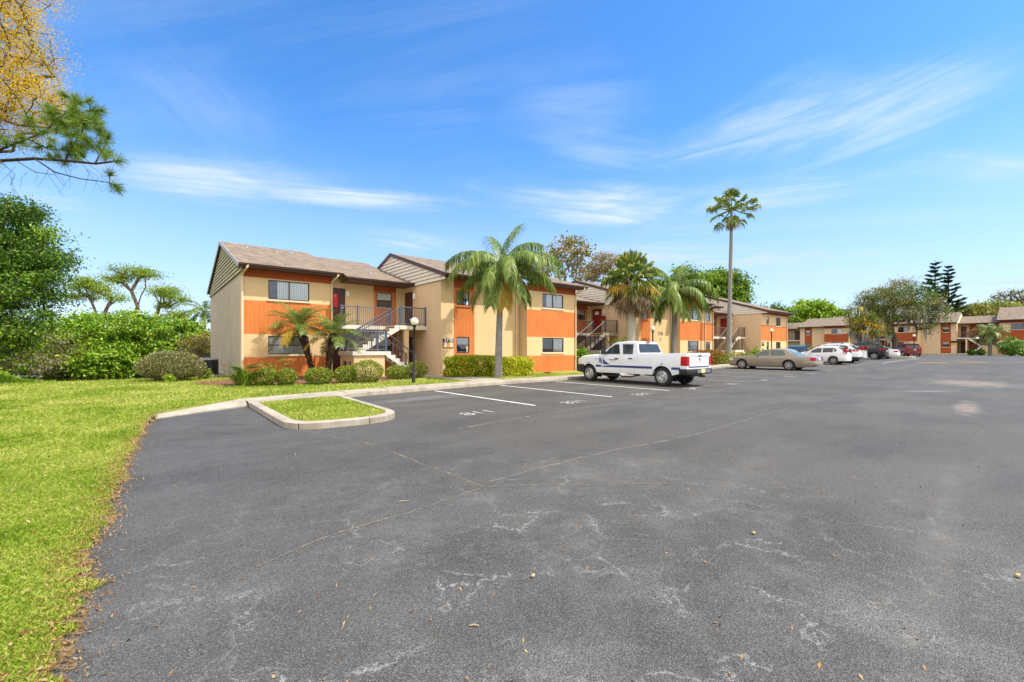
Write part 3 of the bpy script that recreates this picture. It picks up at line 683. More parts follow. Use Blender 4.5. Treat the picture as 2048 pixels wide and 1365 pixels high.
def window(par, x0, x1, z0, z1, y, style):
    """frame set 9 cm behind the wall face; pane, blind and sill are its sub-parts"""
    f = MB(); w = .045; ya, yb = y + .03, y + .08
    f.box(x0, x0+w, ya, yb, z0, z1, 'bronze'); f.box(x1-w, x1, ya, yb, z0, z1, 'bronze')
    f.box(x0+w, x1-w, ya, yb, z0, z0+w, 'bronze'); f.box(x0+w, x1-w, ya, yb, z1-w, z1, 'bronze')
    xm, zm = (x0+x1)/2, (z0+z1)/2
    if style in ('slider', 'slider_dark', 'slider_far'): f.box(xm-w*.6, xm+w*.6, ya-.006, yb, z0+w, z1-w, 'bronze')
    else: f.box(x0+w, x1-w, ya-.006, yb, zm-w*.5, zm+w*.5, 'bronze')
    win = f.build('window', par)
    p = MB(); p.face([(x0+w, y+.055, z0+w), (x1-w, y+.055, z0+w), (x1-w, y+.055, z1-w), (x0+w, y+.055, z1-w)], 'pane'); p.build('pane', win)
    b = MB()
    def vert(a, c, zl=z0+w, zh=z1-w, off=.066):
        n = max(2, int((c-a)/.09))
        for i in range(n):
            u, v = a + (c-a)*i/n, a + (c-a)*(i+1)/n
            b.face([(u, y+off, zl), (v-.006, y+off+.02, zl), (v-.006, y+off+.02, zh), (u, y+off, zh)], 'blind')
    def horiz(zl, zh):
        n = max(2, int((zh-zl)/.05))
        for i in range(n):
            u, v = zl + (zh-zl)*i/n, zl + (zh-zl)*(i+1)/n
            b.face([(x0+w, y+.08, u), (x1-w, y+.08, u), (x1-w, y+.095, v-.004), (x0+w, y+.095, v-.004)], 'blind')
    if style == 'slider': vert(x0 + (x1-x0)*.22, x1-w)
    elif style == 'slider_far': vert(xm, x1-w)
    elif style == 'slider_dark': pass
    elif style == 'hung': horiz(zm + .02, z1-w)
    elif style == 'hung_low': horiz(zm - .05, z1-w)
    elif style == 'full': vert(x0+w, x1-w)
    elif style == 'half': vert(x0 + (x1-x0)*.45, x0+(x1-x0)*.62)
    if b.v: b.build('blind', win)
    d = MB(); d.face([(x0, y+.34, z0), (x1, y+.34, z0), (x1, y+.34, z1), (x0, y+.34, z1)], 'dark_room')  # near-black sheets stand in for the unlit room behind the glass
    d.face([(x0, y+.1, z0), (x1, y+.1, z0), (x1, y+.34, z0), (x0, y+.34, z0)], 'dark_room'); d.build('dark_backing', win)
    return win
def sill(win, x0, x1, z, y, mat='sill'):
    s = MB(); s.box(x0-.06, x1+.06, y-.055, y+.05, z-.09, z-.002, mat); s.build('sill', win)

def door(par, axis, a, b, z0, z1, plane, mat, glass=False):
    """a flush door in a wall: axis 'y' wall faces -y, axis 'x' wall faces -x"""
    m = MB()
    def bx(u0, u1, p0, p1, w0, w1, mt):
        if axis == 'y': m.box(u0, u1, plane + p0, plane + p1, w0, w1, mt)
        else: m.box(plane + p0, plane + p1, u0, u1, w0, w1, mt)
    bx(a, b, -.02, .05, z0, z1, mat)
    for i in range(2):
        for zz in ((z0+.2, z0+.95), (z0+1.1, z1-.2)):
            u = a + .1 + (b-a-.1)*i*.5; bx(u, u + (b-a)*.5-.15, -.032, -.02, zz[0], zz[1], mat)
    d = m.build('door', par)
    m = MB(); bx(a-.06, a, -.035, .05, z0, z1+.06, 'bronze'); bx(b, b+.06, -.035, .05, z0, z1+.06, 'bronze'); bx(a, b, -.035, .05, z1, z1+.06, 'bronze'); m.build('door_frame', d)
    m = MB(); u = b-.09 if axis == 'y' else a+.09; bx(u-.02, u+.02, -.09, -.02, z0+.98, z0+1.06, 'chrome'); m.build('handle', d)
    if glass:
        m = MB(); bx(a+.2, b-.2, -.04, -.03, z1-.42, z1-.14, 'blind'); m.build('door_window', d)
    return d

def wall_light(par, axis, u, z, plane):
    m = MB()
    if axis == 'y': m.box(u-.07, u+.07, plane-.10, plane, z-.15, z+.15, 'fixture_white')
    else: m.box(plane-.10, plane, u-.07, u+.07, z-.15, z+.15, 'fixture_white')
    return m.build('wall_light', par, bevel=.015)

def railing(par, runs, mat, h=1.0, name='railing', gap=.115, posts=True):
    m = MB()
    for run in runs:
        for a, b in zip(run, run[1:]):
            a, b = Vector(a), Vector(b); up = Vector((0, 0, h)); lo = Vector((0, 0, .09)); d = b - a
            m.bar(a + up, b + up, .026, mat); m.bar(a + lo, b + lo, .018, mat)
            n = max(1, round(Vector((d.x, d.y, 0)).length / gap))
            for i in range(1, n):
                p = a + d*(i/n); m.box(p.x-.009, p.x+.009, p.y-.009, p.y+.009, p.z+.09, p.z+h-.01, mat)
        if posts:
            for p in run: m.box(p[0]-.03, p[0]+.03, p[1]-.03, p[1]+.03, p[2], p[2]+h+.06, mat)
    return m.build(name, par)

def roof(par, x0, x1, ye, ze, yr, slope, yrear, rake=None, soffit_y=None, vents=(), thick=.13, gut=True):
    """one gabled roof, ridge along x: slab, with fascia, gutter and vents as sub-parts"""
    zr = ze + slope*(yr-ye); zb = zr - slope*(yrear-yr); m = MB()
    m.face([(x0, ye, ze), (x1, ye, ze), (x1, yr, zr), (x0, yr, zr)], 'shingle')
    m.face([(x0, yr, zr), (x1, yr, zr), (x1, yrear, zb), (x0, yrear, zb)], 'shingle')
    t = thick
    m.face([(x0, ye, ze-t), (x0, yr, zr-t), (x1, yr, zr-t), (x1, ye, ze-t)], 'soffit_brown')
    m.face([(x0, yr, zr-t), (x0, yrear, zb-t), (x1, yrear, zb-t), (x1, yr, zr-t)], 'soffit_brown')
    for x in (x0, x1):
        m.face([(x, ye, ze), (x, yr, zr), (x, yr, zr-t), (x, ye, ze-t)], 'fascia_brown'); m.face([(x, yr, zr), (x, yrear, zb), (x, yrear, zb-t), (x, yr, zr-t)], 'fascia_brown')
    m.face([(x0, yrear, zb), (x1, yrear, zb), (x1, yrear, zb-t), (x0, yrear, zb-t)], 'fascia_brown')
    r = m.build('roof', par)
    m = MB(); m.box(x0, x1, ye-.012, ye+.02, ze-.19, ze-.008, 'fascia_brown')
    m.face([(x0+.02, ye+.02, ze-.17), (x1-.02, ye+.02, ze-.17), (x1-.02, (soffit_y or ye+.7), ze-.17), (x0+.02, (soffit_y or ye+.7), ze-.17)], 'soffit_brown'); m.build('fascia', r)
    if gut:
        m = MB(); m.prism([(ye-.125, ze-.015), (ye-.105, ze-.10), (ye-.015, ze-.10), (ye-.015, ze-.11), (ye-.115, ze-.11), (ye-.137, ze-.015)], 0, x0, x1, 'fascia_brown')
        m.face([(x0, ye-.13, ze-.05), (x0, ye-.014, ze-.05), (x0, ye-.014, ze-.1), (x0, ye-.11, ze-.1)], 'fascia_brown'); m.build('gutter', r)
    if rake:
        for x, side in rake:
            m = MB(); e = .02
            for (ya, za, yb_, zb_) in ((ye, ze, yr, zr), (yr, zr, yrear, zb)):
                P = [(ya, za+.012), (yb_, zb_+.012), (yb_, zb_-.2), (ya, za-.2)]; m.prism(P, 0, x-e*abs(side)*1.2, x+e*abs(side)*.2, 'rake_grey' if side >= 1 else 'fascia_brown')
            m.build('rake_board', r)
    for vx, vy in vents:
        m = MB(); vz = ze + slope*(vy-ye); m.lathe([(.055, -.05), (.055, .26), (.05, .27), (.0, .27)], 'metal_grey', 8, (vx, vy, vz)); m.lathe([(.13, -.02), (.06, .05)], 'metal_grey', 8, (vx, vy, vz)); m.build('roof_vent', r)
    return r, zr

def gable(par, x, ye, ze, yr, zr, yrear, zbase, mat, side=-1, board=.205, slope=None):
    """lapped boards filling the gable above the side wall (side -1 faces -x)"""
    m = MB(); sl = (zr-ze)/(yr-ye); z = zbase
    def span(z): 
        ya = ye + max(0, (z - ze + .16))/sl; yb = yr + (yr-ya) if yrear is None else min(yrear, yr + max(0, zr - .16 - z)/sl); return ya, yb
    while z < zr - .2:
        z2 = min(z + board, zr - .18); a0, b0 = span(z); a1, b1 = span(z2)
        if b0 - a0 < .1: break
        xo, xi = x + side*.08, x + side*.035
        m.face([(xo, a0, z), (xo, b0, z), (xi, b1, z2), (xi, a1, z2)], mat)
        m.face([(xo, a0, z), (xi-side*.02, a0, z), (xi-side*.02, b0, z), (xo, b0, z)], 'fascia_brown')  # dark lip paints in the shadow line under each board
        z = z2
    return m.build('gable_siding', par)

def downspout(par, x, y, ztop, yg, mat='sill'):
    m = MB(); m.tube([(x+.16, yg, ztop), (x+.12, yg, ztop-.1), (x, y-.06, ztop-.36), (x, y-.06, ztop-.5), (x, y-.06, .12)], .05, mat, 6); return m.build('downspout', par)

def side_wall(mb, x, y0, y1, z0, z1, mat):
    wall_sheet(mb, y0, y1, z0, z1, lambda u, z: (x, u, z), [], plain(mat), inward=(1, 0))

def stairs(par, X, dy, rail, zoff=0., XL=None, doors=('door_maroon', 'door_maroon'), slab='slab_paint', full=True, panelmat=('orange_panel', 'rust_panel'), wallmat='stucco_cream', glass=False):
    """the open stair between two blocks; X is the wall of the right-hand block, YB the recessed back wall"""
    YB, G = 24.8 + dy, 2.8; XL = X - 4.25 if XL is None else XL
    m = MB(); pa, pb = X-1.92, X-.53
    holes = [(X-1.73, X-.78, 3.92, 4.86), (X-1.73, X-.78, 1.25, 2.15)]
    wall_sheet(m, XL, X, 0, 5.5, lambda u, z: (u, YB, z), holes, panel(pa, pb, wallmat, 0, 9, *panelmat)); m.build('wall', par)
    for i, h in enumerate(holes):
        w = window(par, h[0], h[1], h[2], h[3], YB, 'hung'); sill(w, h[0], h[1], h[2], YB, panelmat[0])
    # gallery slab and landing
    m = MB(); m.box(XL, X-.002, 23.25+dy, YB-.002, G-.2, G, slab); m.box(X-1.6, X-.002, 22.0+dy, 23.25+dy, G-.203, G+.003, slab); bal = m.build('balcony', par)
    railing(bal, [[(XL+.05, 23.32+dy, G), (X-4.0 if XL < X-4.5 else XL+.9, 23.32+dy, G), (X-1.5, 23.32+dy, G)]], rail)
    railing(bal, [[(X-1.5, 22.07+dy, G), (X-.06, 22.07+dy, G)]], rail)
    m = MB(); m.box(X-1.3, X-1.06, 22.05+dy, 22.29+dy, .1, G-.204, wallmat); m.build('column', bal)
    # half landing with its store below
    m = MB(); L0, L1, LF, LZ = X-4.45, X-2.76, 21.1+dy, 1.42
    m.box(L0, L1, LF, 22.03+dy, LZ-.19, LZ, slab); m.box(L0, X-3.75, 22.03+dy, 23.2+dy, LZ-.192, LZ-.001, slab)
    st = m.build('staircase', par)
    m = MB(); zt = LZ-.193
    m.box(L0+.09, L1-.05, LF+.08, LF+.2, .1, zt, wallmat)
    m.box(L0+.08, L0+.2, LF+.2, LF+.5, .1, zt, wallmat); m.box(L0+.08, L0+.2, LF+1.75, 23.1+dy, .1, zt, wallmat); m.box(L0+.083, L0+.197, LF+.5, LF+1.75, zt-.3, zt, wallmat)
    m.box(L1-.17, L1-.05, LF+.2, 22+dy, .1, zt-.002, 'door_maroon')
    m.box(L0+.2, L1-.3, LF+.9, LF+1.0, .1, 1.0, 'dark_room'); m.build('store_wall', st)  # near-black panel puts the store's shade into the opening
    def flight(xa, xb, za, zb, ya, yb, n):
        s = MB(); poly = []; dx, dz = (xb-xa)/n, (zb-za)/n
        up = [(xa, za)]
        for i in range(n): up += [(xa + dx*i, za + dz*(i+1)), (xa + dx*(i+1), za + dz*(i+1))]
        low = [(xb, zb-.24), (xa + dx*.2, max(.08, za-.2))]
        # sawtooth side plates and the treads between
        pts = up + low
        if dx < 0: pts = pts[::-1]
        for yy in (ya, yb-.06): s.prism(pts, 1, yy, yy+.06, slab)
        for i in range(n):
            x0, x1 = sorted((xa + dx*i, xa + dx*(i+1))); s.box(x0-.02, x1, ya+.06, yb-.06, za + dz*(i+1)-.07, za + dz*(i+1)-.004, 'stucco_tan')
        return s.build('stair_flight', st)
    flight(X-3.9, X-1.6, LZ, G, 22.04+dy, 23.24+dy, 8)
    flight(X-1.05, L1, .13, LZ, LF, 22.0+dy, 7)
    railing(st, [[(X-3.85, 22.09+dy, LZ), (X-1.56, 22.07+dy, G)], [(X-3.85, 23.2+dy, LZ), (X-1.56, 23.28+dy, G)]], rail, .95)
    railing(st, [[(L0+.06, 23.1+dy, LZ), (L0+.06, LF+.05, LZ), (L0+.95, LF+.05, LZ), (L1-.03, LF+.05, LZ)]], rail, .98)
    railing(st, [[(L1+.02, LF+.04, LZ), (X-1.15, LF+.04, .3)], [(L1-.1, 21.97+dy, LZ), (X-1.25, 21.97+dy, .32)]], rail, .95, gap=.42)
    # doors on the side wall, upper and lower, and one on the back wall
    door(par, 'x', 23.76+dy, 24.58+dy, G, 4.84, X, doors[0], glass); wall_light(par, 'x', 23.45+dy, 4.62, X)
    door(par, 'x', 23.76+dy, 24.58+dy, .14, 2.2, X, 'door_maroon'); wall_light(par, 'x', 23.45+dy, 1.95, X)
    if full:
        door(par, 'y', XL+.04, XL+.68, G, 4.83, YB, doors[1]); wall_light(par, 'y', XL+.86, 4.62, YB)
        door(par, 'y', XL+.1, XL+.74, .14, 2.2, YB, doors[1])
    return st

b1 = thing('apartment_building', 'long two storey cream stucco apartment building with orange bands behind the parked pickup', 'building'); b1['grey'] = 1
# --- first block
XA, XB, YA = 3.41, 7.68, 24.68
m = MB(); H1 = [(4.6, 6.53, 4.03, 5.0), (4.6, 6.5, 1.27, 2.2)]
wall_sheet(m, XA, XB, 0, 5.5, lambda u, z: (u, YA, z), H1, bands(XA+.13)); side_wall(m, XA, YA, 38, 0, 5.3, 'stucco_grey'); side_wall(m, XB, YA, 26, 0, 5.5, 'stucco_tan'); m.build('wall', b1)
m = MB(); m.face([(XA, 38, 0), (60, 38, 0), (60, 38, 5.3), (XA, 38, 5.3)], 'stucco_tan'); m.build('wall', b1)
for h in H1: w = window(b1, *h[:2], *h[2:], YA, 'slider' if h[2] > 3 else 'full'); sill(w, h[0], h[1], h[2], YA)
r, zr = roof(b1, XA-.17, XB+.42, 24.08, 5.62, 31.2, .325, 38.4, rake=[(XA-.17, 1)], vents=[(4.4, 29.6), (5.9, 29.3), (6.7, 29.3)])
gable(b1, XA, 24.08, 5.62, 31.2, zr, 38.3, 5.22, 'lap_siding_dirty')
downspout(b1, XA+.06, YA, 5.52, 24.0); downspout(b1, XB-.02, YA, 5.52, 24.0)
# --- stair recess roof
roof(b1, XB+.42, 11.98, 23.4, 5.36, 31.2, .305, 38.4, soffit_y=24.8, vents=[(10.2, 25.6)])
stairs(b1, 11.98, 0, 'rail_blue', XL=XB)

def mid_block(par, X, dy, win3=('slider', 'slider'), rails=None, extra=False, far=False, sgn=True, shade=None):
    """set-back cream wall with an orange window strip, then the projecting window block"""
    Y2, Y3, XC, XD = 20.45 + dy, 19.71 + dy, X + 5.46, X + 9.72
    op, rp, cr = ('rust_panel', 'rust_panel', 'stucco_tan') if far else ('orange_panel', 'rust_panel', 'stucco_cream')
    holes = [(X+.98, X+1.83, 3.94, 4.72), (X+.98, X+1.83, 1.3, 2.2)]
    m = MB(); wall_sheet(m, X, XC, 0, 5.4, lambda u, z: (u, Y2, z), holes, panel(X+.81, X+2.16, cr, 0, 9, op, rp))
    side_wall(m, X, Y2, 27 + dy, 0, 5.3, 'stucco_tan'); side_wall(m, XC, Y3, Y2, 0, 5.4, 'stucco_tan'); m.build('wall', par)
    for i, h in enumerate(holes):
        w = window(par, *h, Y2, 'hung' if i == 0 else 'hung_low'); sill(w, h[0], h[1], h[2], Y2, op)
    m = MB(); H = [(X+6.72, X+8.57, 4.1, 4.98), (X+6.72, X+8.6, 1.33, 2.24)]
    wall_sheet(m, XC, XD, 0, 5.5, lambda u, z: (u, Y3, z), H, bands_far_shaded() if far else bands()); side_wall(m, XD, Y3, 27 + dy, 0, 5.4, 'stucco_tan'); m.build('wall', par)
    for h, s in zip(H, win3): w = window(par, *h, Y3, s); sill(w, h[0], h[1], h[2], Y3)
    r, zr = roof(par, X-.1, XC-.1, 19.85+dy, 5.52, 26.6+dy, .315, 34+dy, rake=[(X-.1, 0.9)])
    gable(par, X, 19.85+dy, 5.52, 26.6+dy, zr, 33.9+dy, 5.2, 'lap_siding')
    roof(par, XC-.1, XD+.42, 19.1+dy, 5.6, 26.6+dy, .315, 34+dy)
    if not far:
        downspout(par, X+5.2, Y2, 5.4, 19.8+dy); downspout(par, XD-.04, Y3, 5.5, 19.0+dy)
mid_block(b1, 11.98, 0, ('slider', 'slider_far'))
# --- second stair recess and block
roof(b1, 22.12, 29.3, 23.4, 5.36, 26.8, .305, 34, soffit_y=24.8)
stairs(b1, 29.3, 0, 'rail_black', XL=21.7, doors=('door_red', 'door_maroon'), slab='concrete', glass=True)
mid_block(b1, 29.3, 0, ('slider_far', 'full'))
m = MB(); wall_sheet(m, 39.02, 41.1, 0, 5.5, lambda u, z: (u, 19.95, z), [(39.6, 40.5, 1.3, 2.2), (39.6, 40.5, 4.1, 4.95)], bands()); side_wall(m, 41.1, 19.95, 27, 0, 5.5, 'stucco_tan'); m.build('wall', b1)
for z in (1.3, 4.1): w = window(b1, 39.6, 40.5, z, z+.88, 19.95, 'full'); sill(w, 39.6, 40.5, z, 19.95)
roof(b1, 39.44, 41.5, 19.25, 5.5, 26.6, .31, 34); downspout(b1, 41.0, 19.95, 5.4, 19.2)
# --- third stair recess and end block
roof(b1, 41.5, 49.1, 21.75, 5.36, 25, .305, 34, soffit_y=23.1)
stairs(b1, 49.1, -1.65, 'rail_brown', XL=41.1, doors=('door_red', 'door_red'))
m = MB(); He = [(50.55, 51.15, 4.15, 5.0), (53.1, 54.4, 4.05, 5.0), (50.55, 51.15, 1.2, 2.3), (53.1, 54.4, 1.25, 2.3)]
wall_sheet(m, 49.1, 56.3, 0, 5.5, lambda u, z: (u, 18.8, z), He, bands(None, .12)); side_wall(m, 49.1, 18.8, 26, 0, 5.3, 'stucco_tan'); side_wall(m, 56.3, 18.8, 32, 0, 5.5, 'stucco_tan'); m.build('wall', b1)
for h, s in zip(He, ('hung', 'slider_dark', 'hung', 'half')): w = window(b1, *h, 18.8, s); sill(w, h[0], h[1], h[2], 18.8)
r, zr = roof(b1, 49.0, 56.7, 18.15, 5.55, 25, .315, 32, rake=[(49.0, .9)]); gable(b1, 49.1, 18.15, 5.55, 25, zr, 31.9, 5.25, 'lap_siding'); downspout(b1, 56.2, 18.8, 5.45, 18.1)

# --- the building across the far end, square on to the drive, its shaded fronts coloured darker
FX = 109.
def far_y(px): k = (px-1024)/880; d = FX/(FW[0] + k*RT[0]); return d*(FW[1] + k*RT[1])
T0 = far_y(1575)
def far_x(px): return T0 - far_y(px)
org = (FX, T0); ang = R(-90); FZ = .66
def far_world(x, y, z=0): return (org[0] + x*math.cos(ang) - y*math.sin(ang), org[1] + x*math.sin(ang) + y*math.cos(ang), z)
def far_block(name, label, group=None):
    o = thing(name, label, 'building', (org[0], org[1], FZ), ang, group); return o
def far_strip(par, x0, x1, y, wins, matf, ydepth=9, zt=5.4, right='stucco_cream', left='stucco_tan'):
    m = MB(); wall_sheet(m, x0, x1, -.3, zt, lambda u, z: (u, y, z), [w[:4] for w in wins], matf); side_wall(m, x1, y, y+ydepth, -.3, zt, right); side_wall(m, x0, y, y+ydepth, -.3, zt, left); m.build('wall', par)
    for w in wins: q = window(par, *w[:4], y, w[4]); sill(q, w[0], w[1], w[2], y, 'sill')
bc = far_block('apartment_building', 'far two storey block with shade-darkened orange bands between the long building and the mossy oak')
a, b, c, d = far_x(1600), far_x(1624), far_x(1650), far_x(1699)
far_strip(bc, a, c, 0, [(far_x(1612), far_x(1620.5), 3.9, 4.8, 'hung'), (far_x(1612), far_x(1620.5), 1.2, 2.1, 'slider_dark')], panel(far_x(1609.5), b, 'stucco_tan', 0, 9, 'rust_panel'))
far_strip(bc, c, d, -.5, [(far_x(1664.5), far_x(1686), 3.95, 4.95, 'slider_far'), (far_x(1664.5), far_x(1686), 1.25, 2.2, 'slider_far')], bands_far_shaded())
roof(bc, a-.3, c, -.7, 5.55, 6, .31, 13); roof(bc, c, d+.4, -1.1, 5.6, 6, .31, 13, vents=[(c+1.2, 4), (a+3, 3)])
m = MB(); wall_sheet(m, -6, a, -.3, 5.3, lambda u, z: (u, 3.2, z), [(far_x(1596)-.6, far_x(1599)-.6, 3.9, 4.8)], plain('stucco_tan')); m.build('wall', bc); roof(bc, -6, a-.3, 1.0, 5.35, 6, .31, 13, soffit_y=3.2)
m = MB(); m.box(-6, a-.02, 1.4, 3.15, 2.6, 2.8, 'slab_paint'); bal = m.build('balcony', bc); railing(bal, [[(-6, 1.5, 2.8), (a-.1, 1.5, 2.8)]], 'rail_black'); door(bc, 'y', far_x(1580), far_x(1584)+.5, 2.8, 4.8, 3.2, 'door_maroon')
far_strip(bc, d+.0, far_x(1722), 2.6, [], plain('stucco_tan'), 8)
m = MB(); m.face([(d+.02, -.5, 5.4), (d+.02, 6, 5.4), (d+.02, 6, 7.6)], 'stucco_cream'); m.face([(d+.02, 6, 5.4), (d+.02, 13, 5.4), (d+.02, 6, 7.6)], 'stucco_cream'); m.build('gable_siding', bc)
bd = far_block('apartment_building', 'far two storey block with shade-darkened orange bands behind the mossy oak and small palm')
e0, e1, f0, f1, g0, g1 = far_x(1782), far_x(1835), far_x(1842), far_x(1913), far_x(1914.5), far_x(2000)
far_strip(bd, e0, e1, -.5, [(far_x(1797), far_x(1819), 3.95, 4.95, 'slider_far'), (far_x(1797), far_x(1819), 1.25, 2.2, 'slider_far')], bands_far_shaded())
far_strip(bd, e1, f1, 0, [(far_x(1885), far_x(1898), 3.85, 4.75, 'hung'), (far_x(1885), far_x(1898), 1.2, 2.15, 'hung')], panel(far_x(1881), far_x(1902), 'stucco_tan', 0, 9, 'rust_panel'))
m = MB(); m.box(e1, f0, -.45, -.003, -.3, 5.4, 'stucco_cream'); m.build('pilaster', bd)
roof(bd, e0-.4, e1, -1.1, 5.6, 6, .31, 13); roof(bd, e1, f1+.1, -.7, 5.55, 6, .31, 13)
m = MB(); m.face([(f1+.09, -.6, 5.38), (f1+.09, 6, 5.38), (f1+.09, 6, 7.45)], 'stucco_trim'); m.face([(f1+.09, 6, 5.38), (f1+.09, 12.5, 5.38), (f1+.09, 6, 7.45)], 'stucco_trim'); m.build('gable_siding', bd)
yb = 3.4
m = MB(); wall_sheet(m, f1, g1+1, -.3, 5.3, lambda u, z: (u, yb, z), [], panel(f1+1.3, f1+2.6, 'stucco_tan', 0, 9, 'rust_panel')); m.build('wall', bd)
door(bd, 'y', f1+.3, f1+.9, 2.8, 4.8, yb, 'door_maroon'); door(bd, 'y', f1+.3, f1+.9, 0, 2.1, yb, 'door_maroon')
roof(bd, f1+.1, g1, 2.0, 5.38, 6.6, .31, 13, soffit_y=yb)
m = MB(); m.box(f1+.02, g1, 1.4, yb-.01, 2.6, 2.8, 'slab_paint'); m.box(f1+.02, f1+1.4, -.1, 1.4, 2.598, 2.802, 'slab_paint'); m.box(f1+1.1, f1+1.32, -.05, .2, -.2, 2.59, 'stucco_cream'); bal = m.build('balcony', bd)
railing(bal, [[(f1+.05, -.05, 2.8), (f1+1.35, -.05, 2.8)], [(f1+1.4, 1.45, 2.8), (g1, 1.45, 2.8)]], 'rail_brown')
m = MB(); m.box(f1+3.0, f1+4.9, -.3, 1.3, 1.22, 1.4, 'slab_paint'); m.prism([(f1+1.4, 2.8), (f1+3.0, 1.4), (f1+3.0, 1.15), (f1+1.4, 2.5)], 1, .2, 1.3, 'slab_paint'); m.prism([(f1+3.0, 1.4), (f1+1.6, 0), (f1+1.9, 0), (f1+3.0, 1.12)], 1, -.9, .1, 'slab_paint'); m.box(f1+3.1, f1+4.9, -.2, -.08, -.3, 1.21, 'stucco_cream'); st = m.build('staircase', bd)
railing(st, [[(f1+4.9, -.25, 1.4), (f1+3.0, -.25, 1.4), (f1+1.6, -.8, .1)], [(f1+3.0, .25, 1.4), (f1+1.4, .25, 2.8)]], 'rail_black')
far_strip(bd, g1, g1+14, -1.5, [(far_x(2022), far_x(2022)+2.6, 4.0, 4.95, 'slider_dark'), (far_x(2035), far_x(2035)+2.2, 1.25, 2.2, 'full')], bands_far_shaded())
roof(bd, g1-.3, g1+14.4, -2.1, 5.6, 6, .31, 13, vents=[(g1+4, 4.2)])
# lawn in front of the far building
rows = []
for x in [-10 + 2.5*i for i in range(28)]:
    yy0 = -4.2 + .15*wob(x); q = [(x, yy0), (x, yy0+.5), (x, -2), (x, .5), (x, 4)]
    rows.append([far_world(u, v, FZ + (-.06 if i == 0 else .07)) for i, (u, v) in enumerate(q)])
sheet('lawn', rows, 'lawn_base')
mb = MB(); rows = []
for x in [-10 + 2.5*i for i in range(28)]:
    y0_ = -4.2 + .15*wob(x); rows.append([far_world(x, y0_-.18, FZ-.12), far_world(x, y0_-.17, FZ+.055), far_world(x, y0_+.0, FZ+.06)])
mb.grid(rows, 'concrete'); tag(mb.build('kerb'), kind='structure')
# shaded recess between the two far blocks
ra_, rb_ = far_x(1723), far_x(1783)
m = MB(); wall_sheet(m, ra_-.5, rb_, -.3, 5.3, lambda u, z: (u, 3.4, z), [], panel(ra_+2, ra_+3.4, 'stucco_tan', 0, 9, 'rust_panel')); m.build('wall', bd)
roof(bd, ra_-.6, rb_-.3, 1.6, 5.38, 6, .31, 13, soffit_y=3.4)
m = MB(); m.box(ra_, rb_, 1.6, 3.39, 2.6, 2.8, 'slab_paint'); bal = m.build('balcony', bd); railing(bal, [[(ra_, 1.65, 2.8), ((ra_+rb_)/2, 1.65, 2.8), (rb_-.1, 1.65, 2.8)]], 'rail_brown')
door(bd, 'y', rb_-1.6, rb_-.8, -.02, 2.1, 3.4, 'door_maroon'); door(bd, 'y', rb_-1.6, rb_-.8, 2.8, 4.8, 3.4, 'door_maroon')
# light strip of path at the far stairs
mb = MB(); mb.face([far_world(f1-.4, -4.3, FZ+.09), far_world(f1+1.2, -4.3, FZ+.09), far_world(f1+1.2, 3, FZ+.09), far_world(f1-.4, 3, FZ+.09)], 'concrete'); tag(mb.build('path'), kind='structure')
# ------------------------------------------------------------------ vegetation
def leaf_quads(cent, rg, L, Wd, up=.5, jit=.35, dirs=None):
    """one rhombic leaf at every centre, random facing"""
    n = len(cent); L_ = L*(1 + jit*rg.uniform(-1, 1, (n, 1))); W_ = Wd*(1 + jit*rg.uniform(-1, 1, (n, 1)))
    a = rg.normal(size=(n, 3)) if dirs is None else dirs + .25*rg.normal(size=(n, 3)); a /= np.linalg.norm(a, axis=1, keepdims=True)
    nn = rg.normal(size=(n, 3)); nn[:, 2] = np.abs(nn[:, 2]) + up; b = np.cross(nn, a); b /= np.linalg.norm(b, axis=1, keepdims=True) + 1e-9
    V = np.stack([cent - a*L_*.5, cent + b*W_*.5 - a*L_*.05, cent + a*L_*.5, cent - b*W_*.5 - a*L_*.05], 1).reshape(-1, 3)
    return V, np.arange(4*n).reshape(n, 4)

def skeleton(base, fork, targets, r0, rg, seg=.7, lean=(0, 0), rtip=.012, power=.5, star=0.):
    base = np.array(base, float); fork = np.array(fork, float)
    n = max(2, int(np.linalg.norm(fork - base)/seg)); N = []; P = []
    for i in range(n+1):
        q = i/n; N.append(base + (fork-base)*q + np.array([.06*math.sin(5*q), .06*math.cos(4*q), 0])*min(1, 4*q*(1-q))*r0*4); P.append(i-1)
    trunk_n = n+1
    T = np.asarray(targets); order = np.argsort(np.linalg.norm(T - fork, axis=1))
    ends = []
    for t in T[order]:
        A = np.array(N[max(1, trunk_n//2):]); off = max(1, trunk_n//2)
        d = np.linalg.norm(A - t, axis=1) + .6*np.maximum(0, A[:, 2]-t[2]) + star*np.linalg.norm(A - fork, axis=1)
        j = int(np.argmin(d)) + off; s = N[j]; v = t - s; k = max(1, int(np.linalg.norm(v)/seg)); par = j
        for q in range(1, k+1):
            f = q/k; p = s + v*f + np.array([0, 0, .12*np.linalg.norm(v)*math.sin(math.pi*f)]) + rg.normal(size=3)*.05*seg*(q < k)
            N.append(p); P.append(par); par = len(N)-1
        ends.append(par)
    cnt = np.zeros(len(N))
    for e in ends: cnt[e] += 1
    for i in range(len(N)-1, 0, -1):
        cnt[P[i]] += cnt[i]
    rad = rtip + (r0-rtip)*(np.maximum(cnt, .5)/max(1, cnt.max()))**power
    rad[0] *= 1.25
    return np.array(N), P, rad

